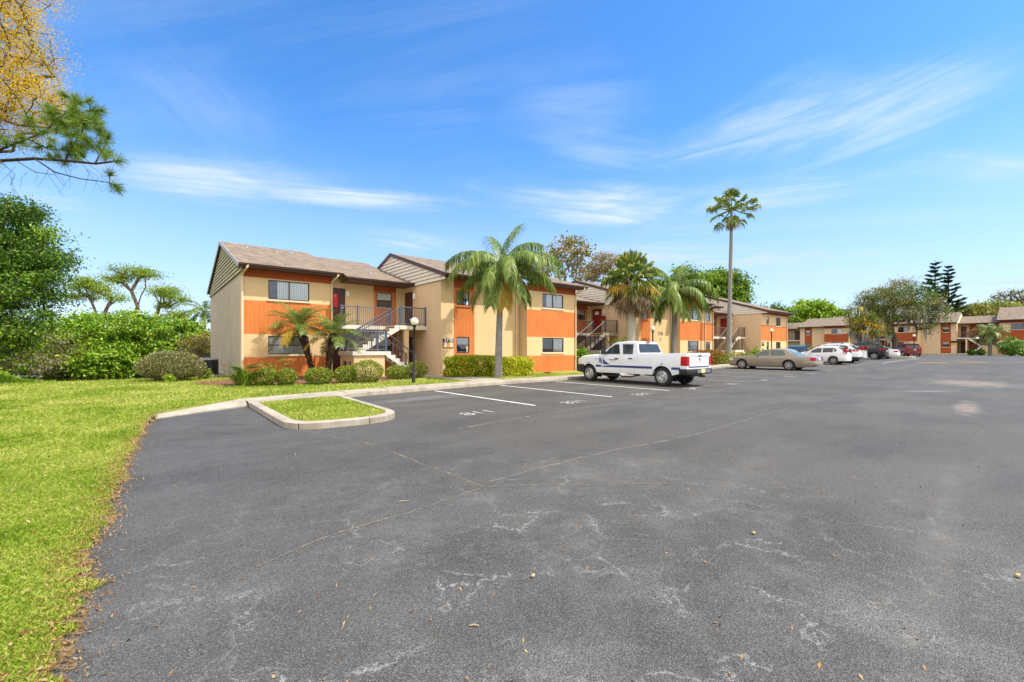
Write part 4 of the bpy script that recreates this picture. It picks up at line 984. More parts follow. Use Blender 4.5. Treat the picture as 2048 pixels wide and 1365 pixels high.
def branches(name, N, P, rad, mat, parent, sides=5, minr=0.):
    V = []; F = []; ang = np.arange(sides)*2*math.pi/sides
    for i in range(1, len(N)):
        if rad[i] < minr: continue
        a, b = N[P[i]], N[i]; d = b - a; L = np.linalg.norm(d)
        if L < 1e-5: continue
        d = d/L; u = np.cross(d, [0, 0, 1.] if abs(d[2]) < .95 else [1., 0, 0]); u /= np.linalg.norm(u); w = np.cross(d, u); o = len(V)
        ra, rb = min(rad[P[i]], rad[i]*1.35), rad[i]
        ring = np.cos(ang)[:, None]*u + np.sin(ang)[:, None]*w
        V += list(a - d*ra*.3 + ring*ra) + list(b + ring*rb)
        F += [(o+k, o+(k+1) % sides, o+sides+(k+1) % sides, o+sides+k) for k in range(sides)]
    o = np_mesh(name, V, F, [mat], parent); o.data.polygons.foreach_set('use_smooth', [True]*len(F)); return o

def in_blobs(blobs, n, rg, shell=.0):
    """points inside a union of ellipsoids (x,y,z,rx,ry,rz), shell>0 pushes them outwards"""
    vol = np.array([b[3]*b[4]*b[5] for b in blobs])**.75; pick = rg.choice(len(blobs), n, p=vol/vol.sum()); B = np.array(blobs)[pick]
    d = rg.normal(size=(n, 3)); d /= np.linalg.norm(d, axis=1, keepdims=True); r = rg.uniform(shell, 1, (n, 1))**(1/2.2)
    return B[:, :3] + d*r*B[:, 3:6]

def tree(name, label, cat, base, blobs, ncl, per, leaf, mats, barkm, r0, fork, seed, cr=.5, flat=.7, group=None, shell=.25, up=.25, mix=None, extra=None, power=.5, minr=0., seg=.7, rtip=.012, crown='crown', star=0.):
    """trunk with limbs grown to leaf clusters spread through the crown's volume; coordinates relative to base"""
    rg = np.random.default_rng(seed); o = thing(name, label, cat, base, 0, group)
    T = in_blobs(blobs, ncl, rg, shell)
    N, P, rad = skeleton((0, 0, -.15), fork, T, r0, rg, seg, rtip=rtip, power=power, star=star)
    branches('trunk', N, P, rad, barkm, o, 6, minr)
    k = rg.poisson(per*rg.uniform(.5, 1.5, ncl)); cc = np.repeat(T, k, 0)
    size = np.repeat(cr*rg.uniform(.6, 1.4, (ncl, 1)), k, 0)
    pts = cc + rg.normal(size=cc.shape)*size*np.array([.6, .6, .6*flat])
    V, F = leaf_quads(pts, rg, leaf[0], leaf[1], up)
    mi = None
    if len(mats) > 1:
        cm = rg.choice(len(mats), ncl, p=mix); mi = np.repeat(cm, k)
    np_mesh(crown, V, F, mats, o, mi)
    if extra: extra(o, N, P, rad, T, rg)
    return o

def shrub(name, label, cat, base, size, n, leaf, mats, seed, group=None, square=0., mix=None, rough=.10, shell=.62, stems=True, up=.5, zc=None):
    """clipped or loose bush: leaves through an uneven dome of the given (rx, ry, height)"""
    rg = np.random.default_rng(seed); o = thing(name, label, cat, base, 0, group); rx, ry, h = size
    d = rg.normal(size=(n, 3)); d /= np.linalg.norm(d, axis=1, keepdims=True)
    if square: pw = 2 + 8*square; d = d / (np.abs(d)**pw).sum(1, keepdims=True)**(1/pw)
    lump = 1 + rough*(np.sin(d[:, 0]*5 + seed) * np.sin(d[:, 1]*4 + 1.3*seed) + np.sin(d[:, 2]*6 + .7*seed)*.6 + .5*np.sin(d[:, 0]*11 + d[:, 1]*9))
    r = (shell + (1-shell)*rg.uniform(0, 1, n)**.6)*lump
    pts = d*r[:, None]*np.array([rx, ry, h*.52]) + np.array([0, 0, h*.5]); pts[:, 2] = np.where(pts[:, 2] < .03, .03 + rg.uniform(0, .2*h, n), pts[:, 2])
    V, F = leaf_quads(pts, rg, leaf[0], leaf[1], up, dirs=d*.7 + rg.normal(size=d.shape)*.8)
    mi = rg.choice(len(mats), n, p=mix) if len(mats) > 1 else None
    np_mesh('foliage', V, F, mats, o, mi)
    m = MB()
    for i in range(9):
        a = rg.uniform(0, 2*math.pi); q = rg.uniform(.3, .75); p = (math.cos(a)*rx*q, math.sin(a)*ry*q, h*rg.uniform(.5, .8))
        m.tube([(p[0]*.15, p[1]*.15, -.05), (p[0]*.6, p[1]*.6, p[2]*.5), p], [.022*h+.008, .012*h+.006, .004], 'bark', 5)
    m.build('stem', o)
    return o

# --- palms
def frond_mesh(L, elev, az, bend, nl, ll, lw, droop, rg, petiole=.18, vee=.5, taper=.35, fwd=.75, side_twist=0.):
    """one feather leaf: arching midrib with leaflets on both sides, as point arrays"""
    V = []; F = []
    h = np.array([math.cos(az), math.sin(az), 0.]); s = np.array([-math.sin(az), math.cos(az), 0.]); zz = np.array([0, 0, 1.])
    M_ = 14; pts = [np.zeros(3)]; dirs = []
    for i in range(M_):
        e = elev - bend*((i+.5)/M_)**1.25; d = h*math.cos(e) + zz*math.sin(e) + s*side_twist*(i/M_); d /= np.linalg.norm(d); dirs.append(d); pts.append(pts[-1] + d*L/M_)
    pts = np.array(pts); dirs.append(dirs[-1])
    for i in range(M_):                          # midrib as a thin 3-sided tube
        ra, rb = .022*L*.55*(1 - i/M_) + .004, .022*L*.55*(1 - (i+1)/M_) + .004; n = len(V)
        up = np.cross(s, dirs[i])
        for p, r in ((pts[i], ra), (pts[i+1], rb)): V += [p + s*r, p - s*r, p - up*r*1.2]
        F += [(n, n+1, n+4, n+3), (n+1, n+2, n+5, n+4), (n+2, n, n+3, n+5)]
    for k in range(nl):
        f = petiole + (1-petiole)*(k + rg.uniform(-.3, .3))/nl; f = min(.995, max(petiole, f)); x = f*M_; i = min(M_-1, int(x)); p = pts[i] + (pts[i+1]-pts[i])*(x-i); d = dirs[i]
        up = np.cross(s, d); up = up if up[2] > 0 else -up
        g = math.sin(math.pi*min(1, .12 + .88*(f-petiole)/(1-petiole)*.93))**.55; l = ll*(taper + (1-taper)*g)*rg.uniform(.85, 1.12)
        for sg in (-1, 1):
            v = s*sg*math.sqrt(max(.05, 1-fwd*fwd*.6)) + d*fwd*.8 + up*vee*rg.uniform(.2, 1.2) + rg.normal(size=3)*.12; v /= np.linalg.norm(v)
            a = p; wv = np.cross(v, up); wv /= np.linalg.norm(wv) + 1e-9; n = len(V); q = [a]; vv = v
            for j in range(3):
                vv = vv - zz*droop*(j+.6)*.55; vv = vv/np.linalg.norm(vv); q.append(q[-1] + vv*l/3)
            for j, w in enumerate((.55, 1., .75, .12)): V += [q[j] + wv*lw*w*.5, q[j] - wv*lw*w*.5]
            F += [(n, n+1, n+3, n+2), (n+2, n+3, n+5, n+4), (n+4, n+5, n+7, n+6)]
    return V, F

def feather_palm(name, label, base, path, rads, fronds, mat, trunkmat, seed, cat='palm tree', group=None, nl=70, ll=.6, lw=.035, droop=.6, vee=.4, boots=None, mats=None, tip=None):
    rg = np.random.default_rng(seed); o = thing(name, label, cat, base, 0, group)
    m = MB(); m.tube(path, rads, trunkmat, 10)
    m.build('trunk', o, True)
    top = Vector(path[-1])
    if boots:                                    # rough leaf bases round the trunk
        b = MB(); P = [Vector(p) for p in path]
        for i in range(boots):
            q = rg.uniform(0.02, .99)**.8*(len(P)-1); k = min(len(P)-2, int(q)); c = P[k].lerp(P[k+1], q-k); r = rads[k] + (rads[k+1]-rads[k])*(q-k); a = rg.uniform(0, 2*math.pi)
            u = Vector((math.cos(a), math.sin(a), 0)); s = Vector((-u.y, u.x, 0)); b.face([c + u*r*.8 + s*.05, c + u*r*.8 - s*.05, c + u*(r+.05) - s*.03 + Vector((0, 0, .12)), c + u*(r+.05) + s*.03 + Vector((0, 0, .12))], trunkmat)
            b.face([c + u*r*.8 - s*.05, c + u*r*.8 + s*.05, c + u*(r+.05) + s*.03 + Vector((0, 0, .12)), c + u*(r+.02) + Vector((0, 0, .15))], trunkmat)
        b.build('leaf_base', o)
    for i, fr in enumerate(fronds):
        az, el, L, bend = fr[:4]; mt = fr[4] if len(fr) > 4 else mat
        V, F = frond_mesh(L, R(el), R(az), R(bend), int(nl*L/2.6), ll, lw, droop*(1 if el > -20 else .6), rg, vee=vee)
        np_mesh('frond', np.array(V) + np.array(top) + np.array([math.cos(R(az))*.06, math.sin(R(az))*.06, rg.uniform(-.12, .1)]), F, [mt], o)
    return o

def fan_leaf(rg, az, el, pet, rad, droop, nseg=26, spread=205, dead=False):
    V = []; F = []; h = np.array([math.cos(az)*math.cos(el), math.sin(az)*math.cos(el), math.sin(el)]); s = np.array([-math.sin(az), math.cos(az), 0.]); zz = np.array([0, 0, 1.])
    up = np.cross(h, s); up = up if up[2] > 0 else -up
    tip = h*pet - zz*.10*pet*pet; w = .02
    V += [s*w, -s*w, tip - s*w*.7, tip + s*w*.7, up*w*1.5, tip + up*w]; F += [(0, 1, 2, 3), (0, 3, 5, 4), (1, 4, 5, 2)]
    for k in range(nseg):
        t = R(spread)*((k+.5)/nseg - .5); d = h*math.cos(t) + s*math.sin(t); fold = (1 if k % 2 else -1)*.012
        l = rad*(.78 + .22*math.cos(t*.8))*rg.uniform(.9, 1.08); wd = rad*.5*R(spread)/nseg*1.05; n = len(V); c = np.cross(d, up)
        q1 = tip + d*l*.5 - up*.0 - zz*droop*l*.08; q2 = q1 + (d - zz*droop*.9*rg.uniform(.7, 1.4) + rg.normal(size=3)*.06)*l*.28; q3 = q2 + (d*.55 - zz*droop*1.9*rg.uniform(.6, 1.4) + rg.normal(size=3)*.1)*l*.26
        V += [tip + up*fold, q1 + c*wd*.5 + up*fold, q1 - c*wd*.5 - up*fold, q2 + c*wd*.33, q2 - c*wd*.33, q3]
        F += [(n, n+2, n+1, n), (n+1, n+2, n+4, n+3), (n+3, n+4, n+5, n+3)]
    return V, F
def quads_tris(F):  # degenerate quads are written as quads with a repeated vertex; split them out
    return [f for f in F]

def fan_palm(name, label, base, path, rads, leaves, trunkmat, seed, dead=(), group=None, bootsfrom=None):
    rg = np.random.default_rng(seed); o = thing(name, label, 'palm tree', base, 0, group)
    m = MB(); m.tube(path, rads, trunkmat, 12); m.build('trunk', o, True); top = np.array(path[-1])
    def mk(nm, lst, mat0):
        for az, el, pet, rad, dr, *mt in lst:
            V, F = fan_leaf(rg, R(az), R(el), pet, rad, dr); mb = MB(); mb.v = [tuple(np.array(v) + top + (0, 0, rg.uniform(-.15, .1) if nm == 'frond' else 0)) for v in V]
            mb.f = [f if f[0] != f[3] else f[:3] for f in F]; mb.keys = [mt[0] if mt else mat0]; mb.m = [0]*len(mb.f); mb.build(nm, o)
    mk('frond', leaves, 'frond_fan')
    if dead:
        top = top + np.array([0, 0, -.25]); mk('dead_frond', dead, 'frond_dead')
    if bootsfrom is not None:
        b = MB()
        for i in range(90):
            z = rg.uniform(bootsfrom, path[-1][2]); a = rg.uniform(0, 2*math.pi); f = (z-path[0][2])/(path[-1][2]-path[0][2]); cx = path[0][0] + (path[-1][0]-path[0][0])*f; cy_ = path[0][1] + (path[-1][1]-path[0][1])*f
            u = Vector((math.cos(a), math.sin(a), 0)); c = Vector((cx, cy_, z)) + u*rads[-1]; s = Vector((-u.y, u.x, 0)); b.face([c + s*.07, c - s*.07, c + u*.18 - s*.03 + Vector((0, 0, .22)), c + u*.18 + s*.03 + Vector((0, 0, .22))], 'palm_boots')
        b.build('leaf_base', o)
    return o

def gz(p): return lawn_z(p[0], p[1])
def on(px, d, dz=0.): p = at(px, d); return (p[0], p[1], gz(p) + dz)
def azv(dr, dd):                                  # azimuth in degrees for a direction given as (right, away) from the eye
    x = dr*RT[0] + dd*FW[0]; y = dr*RT[1] + dd*FW[1]; return math.degrees(math.atan2(y, x))
def rel(base, px, d, z): p = at(px, d); return (p[0]-base[0], p[1]-base[1], z-base[2])
def zpx(py, d): return EYE + (698-py)*d/880

# --- queen palm beside the walk
B = on(996, 21.6); tp = rel(B, 1003, 21.6, 5.55)
fr = []
for dr, dd, el, L, bend in ((-.9, .2, 52, 3.3, 105), (-1, -.3, 30, 3.2, 110), (-1, .4, 8, 2.9, 85), (-.6, -.8, 42, 3.1, 120), (-.5, .7, 45, 2.8, 100), (-.3, -1, 5, 2.6, 80), (.25, .2, 82, 2.75, 42), (-.25, .4, 78, 2.3, 50), (.6, .3, 66, 2.9, 85),
                            (1, .1, 50, 3.4, 100), (1, -.4, 38, 3.4, 105), (1, .5, 22, 3.3, 85), (.7, -.7, 48, 3.1, 120), (.8, .8, 30, 2.8, 95), (.2, -1, 30, 2.9, 115), (1, -.1, 6, 3.0, 70), (.35, -.6, -8, 2.6, 70), (-.15, -.5, -30, 2.7, 52), (-.55, .1, -25, 2.4, 60), (.5, .5, -5, 2.6, 80)):
    fr.append((azv(dr, dd), el, L, bend))
fr.append((azv(.1, -.7), -38, 2.5, 46, 'frond_yellow')); fr.append((azv(.7, .5), 44, 2.9, 70, 'frond_yellow'))
feather_palm('queen_palm', 'tall drooping queen palm with a smooth grey trunk rising from the yellow hedge', B, [(0, 0, -.1), (.02, 0, .3), (tp[0]*.3, tp[1]*.3, 2.2), (tp[0]*.7, tp[1]*.7, 4.2), tp], [.235, .195, .165, .145, .12], fr, 'frond_queen', 'palm_grey', 11, nl=100, ll=.85, lw=.034, droop=1.35, vee=.25)
# --- queen palm further along
B = on(1347, 33.); tp = rel(B, 1350, 33, 5.9)
fr = [(azv(*a[:2]), *a[2:]) for a in ((-.9, .2, 55, 3.6, 135), (-1, -.2, 30, 3.4, 125), (-.8, -.5, 15, 3.2, 110), (-.4, -.8, 40, 3.3, 140), (-.7, .6, 62, 3.4, 130), (.1, .1, 84, 2.6, 55), (.5, .3, 70, 3.4, 100), (-.3, .2, 78, 2.6, 60), (1, .2, 52, 3.8, 130), (1, -.2, 40, 3.8, 125), (1, .4, 28, 3.6, 115), (.8, -.5, 55, 3.6, 140), (.9, .6, 18, 3.2, 105), (.5, -.8, 30, 3.2, 125), (-.9, .1, 0, 2.9, 80), (.9, -.1, 2, 3.2, 80), (-.2, -.7, -15, 2.7, 70), (.5, .8, 40, 3, 120), (-.4, .8, 25, 3, 110), (.15, -.6, -40, 2.6, 45), (.6, -.5, -25, 2.9, 60), (-.7, -.3, -30, 2.8, 55))]
qp = feather_palm('queen_palm', 'shaggy queen palm with hanging leaves and a golden seed cluster behind the pickup', B, [(0, 0, -.1), (0, 0, .4), (tp[0]*.5, tp[1]*.5, 2.8), tp], [.26, .22, .2, .15], fr, 'frond_queen', 'palm_grey', 23, nl=84, ll=.95, lw=.05, droop=1.5, vee=.2)
m = MB(); rg = np.random.default_rng(3); c0 = Vector(tp) + Vector((RT[0]*.55, RT[1]*.55, -.1))
for i in range(70):
    o = Vector(rg.normal(size=3))*.11; l = rg.uniform(.8, 1.35); m.tube([c0 + o*.3, c0 + Vector((RT[0]*.5, RT[1]*.5, -.15)) + o, c0 + Vector((RT[0]*.75, RT[1]*.75, -l)) + o*1.5], [.012, .028, .012], 'sign_orange', 4, False)
m.build('seed_cluster', qp)
# --- fan palm with a skirt of dead leaves, and the very tall one
B = on(1261, 30.5); tp = rel(B, 1262, 30.5, 6.35); rg = np.random.default_rng(31); lv = []
for i in range(13): lv.append((rg.uniform(0, 360), rg.uniform(42, 85), rg.uniform(1.0, 1.35), rg.uniform(1.05, 1.3), rg.uniform(.05, .25)))
for i in range(16): lv.append((i*22.5 + rg.uniform(-9, 9), rg.uniform(8, 38), rg.uniform(1.1, 1.35), rg.uniform(.95, 1.15), rg.uniform(.3, .6)))
for i in range(12): lv.append((i*30 + rg.uniform(-12, 12), rg.uniform(-32, 2), rg.uniform(1.0, 1.3), rg.uniform(.9, 1.1), rg.uniform(.5, .8), *(('frond_yellow',) if i % 3 == 0 else ())))
dd = [(i*9 + rg.uniform(-8, 8), rg.uniform(-80, -36), rg.uniform(.7, 1.35), rg.uniform(.9, 1.15), rg.uniform(.3, .7)) for i in range(44)]
fan_palm('fan_palm', 'stout fan palm with a skirt of dead brown leaves behind the pickup cab', B, [(0, 0, -.1), (0, 0, 1.2), (tp[0], tp[1], 4.1), (tp[0], tp[1], 4.2), tp], [.33, .30, .27, .34, .30], lv, 'palm_pale', 31, dd, bootsfrom=4.1)
B = on(1457, 39.); tp = rel(B, 1463, 39, 13.9); rg = np.random.default_rng(47)
lv = [(i*110 + rg.uniform(-20, 20), rg.uniform(38, 60) if i else 86, rg.uniform(1.1, 1.5), rg.uniform(.78, .95), rg.uniform(.05, .25)) for i in range(8)]
lv += [(i*32.7 + rg.uniform(-10, 10), rg.uniform(-4, 36), rg.uniform(1.35, 1.75), rg.uniform(.78, .96), rg.uniform(.45, .85)) for i in range(11)]
lv += [(i*72 + rg.uniform(-12, 12), rg.uniform(-42, -14), rg.uniform(1.25, 1.6), rg.uniform(.65, .82), rg.uniform(.6, .9)) for i in range(5)]
dd = [(i*72 + rg.uniform(-10, 10), rg.uniform(-84, -68), rg.uniform(.6, 1.0), rg.uniform(.55, .7), .4) for i in range(5)]
fan_palm('fan_palm', 'very tall slender fan palm with a bare grey trunk beside the gold sedan', B, [(0, 0, -.1), (0, 0, .5), (tp[0]*.3, tp[1]*.3, 4), (tp[0]*.8, tp[1]*.8, 10), tp], [.38, .27, .185, .14, .11], lv, 'palm_grey', 47, dd)
# --- two pygmy date palms against the first block
def pygmy(px0, px1, pyc, d, seed, label, n=23, L=1.75, dz=0):
    B = on(px0, d); tp = rel(B, px1, d, zpx(pyc, d)); rg = np.random.default_rng(seed); fr = []
    for i in range(n):
        a = i*137.5; e = 82 - 92*(i/n)**.95; fr.append((a, e, L*rg.uniform(.85, 1.1), rg.uniform(55, 80)) + ((('frond_yellow',) if i == n-3 else ())))
    return feather_palm('pygmy_date_palm', label, B, [(0, 0, -.1), (tp[0]*.35, tp[1]*.35, tp[2]*.4), (tp[0]*.75, tp[1]*.75, tp[2]*.75), tp], [.10, .125, .17, .14], fr, 'frond_date', 'palm_boots', seed, nl=120, ll=.40, lw=.019, droop=.25, vee=.35, boots=170, group='pygmy date palms by the first block')
pygmy(628, 599, 655, 21.3, 61, 'leaning small date palm in front of the orange wall and its lower window')
pygmy(653, 668, 672, 20.8, 67, 'shorter small date palm beside the stair landing with blue railings', 20, 1.45)
# --- palm whose crown shows beyond the left end of the building, small palm at the far block
B = on(408, 42); fr = [(i*137.5, 70 - 90*(i/16), 2.3, 80) for i in range(16)]
feather_palm('palm_tree', 'dark palm peeping out beyond the grey end wall of the building', B, [(0, 0, -.5), (0, 0, 5.1 - B[2])], [.2, .15], fr, 'frond_queen', 'palm_grey', 71, nl=50, ll=.5, lw=.05, droop=.6)
P_ = at(1980, 64); B = (P_[0], P_[1], FZ); fr = [(i*137.5, 75 - 95*(i/18), 2.3, 85) for i in range(18)]
feather_palm('palm_tree', 'small palm with arching leaves in front of the far stairs', B, [(0, 0, -.1), (0, 0, 1.6), (0, 0, 3.3)], [.24, .2, .17], fr, 'frond_date', 'palm_grey', 73, nl=60, ll=.6, lw=.06, droop=.7)

# --- broadleaf and pine trees
Bk = on(-90, 19.5); Bk = (Bk[0], Bk[1], Bk[2])
tree('oak_tree', 'dark green leafy oak leaning in from the edge over the pond bank', 'tree', Bk, [rel(Bk, px, d, zpx(py, d)) + r for px, py, d, r in ((-80, 520, 19.5, (3.0, 3.0, 2.6)), (5, 500, 19, (1.9, 2.0, 1.4)), (-45, 440, 19.5, (1.9, 2.2, 1.4)), (25, 580, 18.6, (1.8, 1.8, .8)), (-15, 630, 18.8, (1.9, 1.8, .8)), (60, 530, 19, (1.0, 1.2, .4)), (-10, 690, 19, (1.3, 1.3, .55)), (35, 655, 18.2, (.9, .9, .3)), (72, 600, 18.8, (.8, .9, .25)), (108, 470, 18.8, (.55, .5, .10)), (112, 514, 18.6, (.4, .5, .13)), (95, 556, 18.4, (.6, .6, .16)), (35, 420, 19, (.8, .9, .35)), (85, 625, 18, (.5, .5, .16)), (88, 668, 18, (.35, .4, .3)))],
     470, 165, (.135, .062), ['leaf_oak', 'leaf_bright'], 'bark', .30, rel(Bk, -100, 19.5, 3.0), 101, cr=.56, flat=.48, shell=.3, mix=[.88, .12])
# yellow cypress overhanging at top left
Bk = on(-200, 11.2)
tree('cypress_tree', 'golden leaved cypress filling the upper corner above the lawn', 'tree', Bk, [rel(Bk, px, d, zpx(py, d)) + r for px, py, d, r in ((-60, 60, 11.2, (1.5, 1.6, 2.3)), (15, 90, 11, (1.15, 1.2, 1.5)), (40, 200, 11, (1.1, 1.1, .8)), (-40, 250, 11, (1.2, 1.2, .8)), (25, -60, 11, (.9, 1, 1.0)), (75, 185, 10.8, (.75, .6, .3)), (70, 120, 11, (.5, .6, .35)), (60, 235, 11, (.8, .8, .3)))],
     640, 95, (.052, .017), ['leaf_gold', 'leaf_rust', 'leaf_olive'], 'bark', .13, rel(Bk, -190, 11.2, 5), 103, cr=.30, flat=.6, shell=.1, mix=[.84, .06, .10], seg=.4, rtip=.004, power=.55)
# pine bough in front of it
Bk = on(-260, 9.6)
def pine_bough(o, *a): pass
rg = np.random.default_rng(109); pt = thing('pine_tree', 'long needled pine reaching a bare dark bough out under the golden cypress', 'tree', Bk)
def zz(px, py, d=9.6): return Vector(rel(Bk, px, d, zpx(py, d)))
limbs = [[(-260, 420), (-130, 350), (0, 322), (70, 318), (130, 322), (190, 328), (240, 322)], [(-130, 350), (-40, 312), (0, 300), (55, 278), (92, 262), (125, 258)], [(70, 318), (110, 345), (160, 358), (215, 365), (232, 372)], [(130, 322), (150, 285), (165, 262), (175, 240)], [(92, 262), (120, 235), (160, 205)], [(190, 328), (205, 300), (213, 285)], [(125, 258), (150, 228), (185, 222)], [(130, 258), (160, 250), (190, 245)], [(55, 278), (100, 300), (150, 300)], [(150, 285), (180, 275), (200, 300)],
         [(30, 320), (70, 345), (110, 350), (128, 372)], [(0, 322), (30, 350), (20, 372)]]
m = MB(); m.tube([(0, 0, -.2), (0, 0, 3), zz(-260, 420), zz(-262, 60)], [.24, .2, .17, .1], 'bark_pine', 8); tips = []
for i, l in enumerate(limbs):
    p = [zz(px, py, 9.6 + .5*math.sin(i*2.1 + k*.9) + (.25*k*math.sin(i*1.7))) for k, (px, py) in enumerate(l)]
    r0 = (.05, .036, .016, .02, .02, .016, .014, .014, .016, .012, .009, .007)[i]; m.tube(p, [r0*(1 - .75*k/len(p)) for k in range(len(p))], 'bark_dark', 5)
    if i not in (10, 11):
        tips += [(p[-1], (p[-1]-p[-2]).normalized(), 1.)]
        for k in range(1, len(p)):
            for q in range(4 if i in (1, 3, 4, 6, 7, 8, 9) else 2):
                c = p[k-1].lerp(p[k], rg.uniform(.2, 1)); e = c + Vector(rg.normal(size=3)).normalized()*rg.uniform(.10, .34) + Vector((0, 0, .08))
                if i in (0,) and (k < 4 or q > 0): continue
                if i == 2 and k < 4: continue
                m.tube([c, e], [.006, .004], 'bark_dark', 4); tips.append((e, (e-c).normalized(), .85))
for i in range(16):                                # bare hanging twigs
    a = zz(rg.uniform(0, 215), rg.uniform(325, 362)); m.tube([a, a + Vector((RT[0]*rg.uniform(-.2, .3), RT[1]*.1, -.15)), a + Vector((RT[0]*rg.uniform(-.3, .5), 0, -rg.uniform(.25, .6)))], [.004, .003, .002], 'bark_dark', 4)
m.build('trunk', pt, True); V = []; F = []
for e, d, s in tips:
    for k in range(150):
        a = Vector(rg.normal(size=3)).normalized(); a = (a + d*.75).normalized(); l = rg.uniform(.15, .25)*s; st = e - d*rg.uniform(0, .12); b = a.cross(Vector(rg.normal(size=3))).normalized()*.0035; n = len(V)
        V += [st - b, st + b, st + a*l + b*.4, st + a*l - b*.4]; F.append((n, n+1, n+2, n+3))
np_mesh('crown', V, F, ['needle'], pt)

# pines far across the pond: flat topped clumps on bare limbs
def flatpine(px, d, h, blobs, seed, label, lean=0):
    Bk = at(px, d, -.3); bl = [rel(Bk, a, d, zpx(b, d)) + (rx*d/880, rx*d/880, rz*d/880) for a, b, rx, rz in blobs]
    tree('pine_tree', label, 'tree', Bk, bl, 60, 80, (.28, .09), ['leaf_pine'], 'bark_pine', .22, rel(Bk, px + lean, d, h), seed, cr=.86, flat=.5, group='pines across the pond', shell=.1, power=.55, seg=1.2, rtip=.03, star=.62)
flatpine(270, 58, 5.2, [(265, 545, 38, 10), (300, 552, 24, 9), (232, 558, 22, 8), (250, 565, 15, 5), (300, 575, 10, 5)], 111, 'tallest flat topped pine across the pond, its bare limbs showing', -4)
flatpine(215, 52, 4.4, [(180, 568, 26, 10), (205, 578, 22, 8), (160, 592, 26, 6), (225, 595, 20, 6), (150, 575, 10, 5)], 113, 'spreading flat topped pine nearest the dark oak across the pond', -16)
flatpine(304, 55, 5, [(338, 585, 22, 8), (352, 598, 18, 6), (320, 590, 12, 5), (350, 630, 20, 6), (330, 612, 14, 5)], 117, 'short leaning pine nearest the building across the pond', 4)
# bushes along the far bank
bank = [(190, 33.5, 3.6, 4.8, 'leaf_mangrove', 'tall light green mangrove on the far bank below the middle pine'), (265, 34.2, 3.4, 5.2, 'leaf_mangrove', 'rounded light green mangrove on the far bank below the tallest pine'), (330, 35, 3.2, 4.6, 'leaf_mangrove', 'light green mangrove on the far bank behind the round shrub'), (140, 35.5, 3.0, 4.3, 'leaf_mangrove', 'light green mangrove on the far bank beside the brown thicket'), (375, 37, 2.6, 4.4, 'leaf_oak', 'darker green bush on the far bank beside the mossy shrub'), (230, 32.6, 2.6, 2.6, 'leaf_mangrove', 'low mangrove hanging over the pond water')]
for i, (px, d, rx, h, mt, lb) in enumerate(bank):
    Bk = at(px, d, -.5); tree('mangrove', lb, 'bush', Bk, [(0, 0, h*.5, rx*.85, rx*.7, h*.48), (rx*.5, 0, h*.35, rx*.5, rx*.5, h*.35), (-rx*.5, .2, h*.38, rx*.5, rx*.5, h*.36), (0, 0, h*.2, rx*.95, rx*.7, h*.2)], 185, 98, (.25, .115), [mt, 'leaf_bright'], 'bark', .16, (0, 0, .8), 120+i, cr=.56, flat=.5, group='bushes on the far bank', shell=.55, mix=[.85, .15])
Bk = at(78, 30, -.4); tree('thicket', 'dry brownish vine thicket below the dark oak', 'bush', Bk, [(0, 0, 1.7, 2.6, 1.8, 1.5), (-1.5, 0, 2.3, 1.6, 1.4, 1.1), (1.6, .3, 1.2, 1.4, 1.2, 1.1)], 190, 50, (.17, .07), ['leaf_brown', 'leaf_olive', 'leaf_lime'], 'bark_pale', .12, (0, 0, .6), 131, cr=.55, flat=.7, shell=.4, mix=[.55, .3, .15])
Bk = at(20, 34, -.4); tree('thicket', 'light green tangle behind the dark oak at the edge', 'bush', Bk, [(0, 0, 2.2, 2.6, 1.8, 2.2), (-1.6, 0, 1.5, 1.8, 1.5, 1.5)], 150, 55, (.2, .1), ['leaf_lime', 'leaf_olive'], 'bark', .12, (0, 0, .6), 133, cr=.6, flat=.6, shell=.4, mix=[.6, .4])
def mossy(n, ln, wd):
    def f(o, N, P, rad, T, rg):
        m = MB(); V = []; F = []
        for i in range(n):
            c = T[np.argsort(T[:, 2])[rg.integers(int(len(T)*.55))]] + rg.normal(size=3)*.25
            for k in range(9):
                q = c + rg.normal(size=3)*wd*2.5; l = ln*rg.uniform(.4, 1.3); b = len(V); s = rg.normal(size=3)*wd; s[2] = 0
                V += [q - s, q + s, q + s*.8 + (0, 0, -l*.6), q - s*.8 + (0, 0, -l*.6), q + (rg.normal()*wd, rg.normal()*wd, -l)]
                F += [(b, b+1, b+2, b+3), (b+3, b+2, b+4, b+4)]
        mb = MB(); mb.v = [tuple(v) for v in V]; mb.f = [g if g[2] != g[3] else g[:3] for g in F]; mb.keys = ['moss']; mb.m = [0]*len(F); mb.build('spanish_moss', o)
    return f
Bk = on(392, 33); tree('mossy_shrub', 'reddish shrub hung with grey moss behind the air conditioner', 'bush', Bk, [(0, 0, 2.2, 1.3, 1.0, 1.1), (.5, 0, 1.3, 1.2, 1, .9)], 70, 45, (.15, .07), ['leaf_olive', 'leaf_rust'], 'bark_pale', .08, (0, 0, .6), 137, cr=.4, flat=.8, shell=.2, mix=[.6, .4], extra=mossy(40, 1.3, .03))

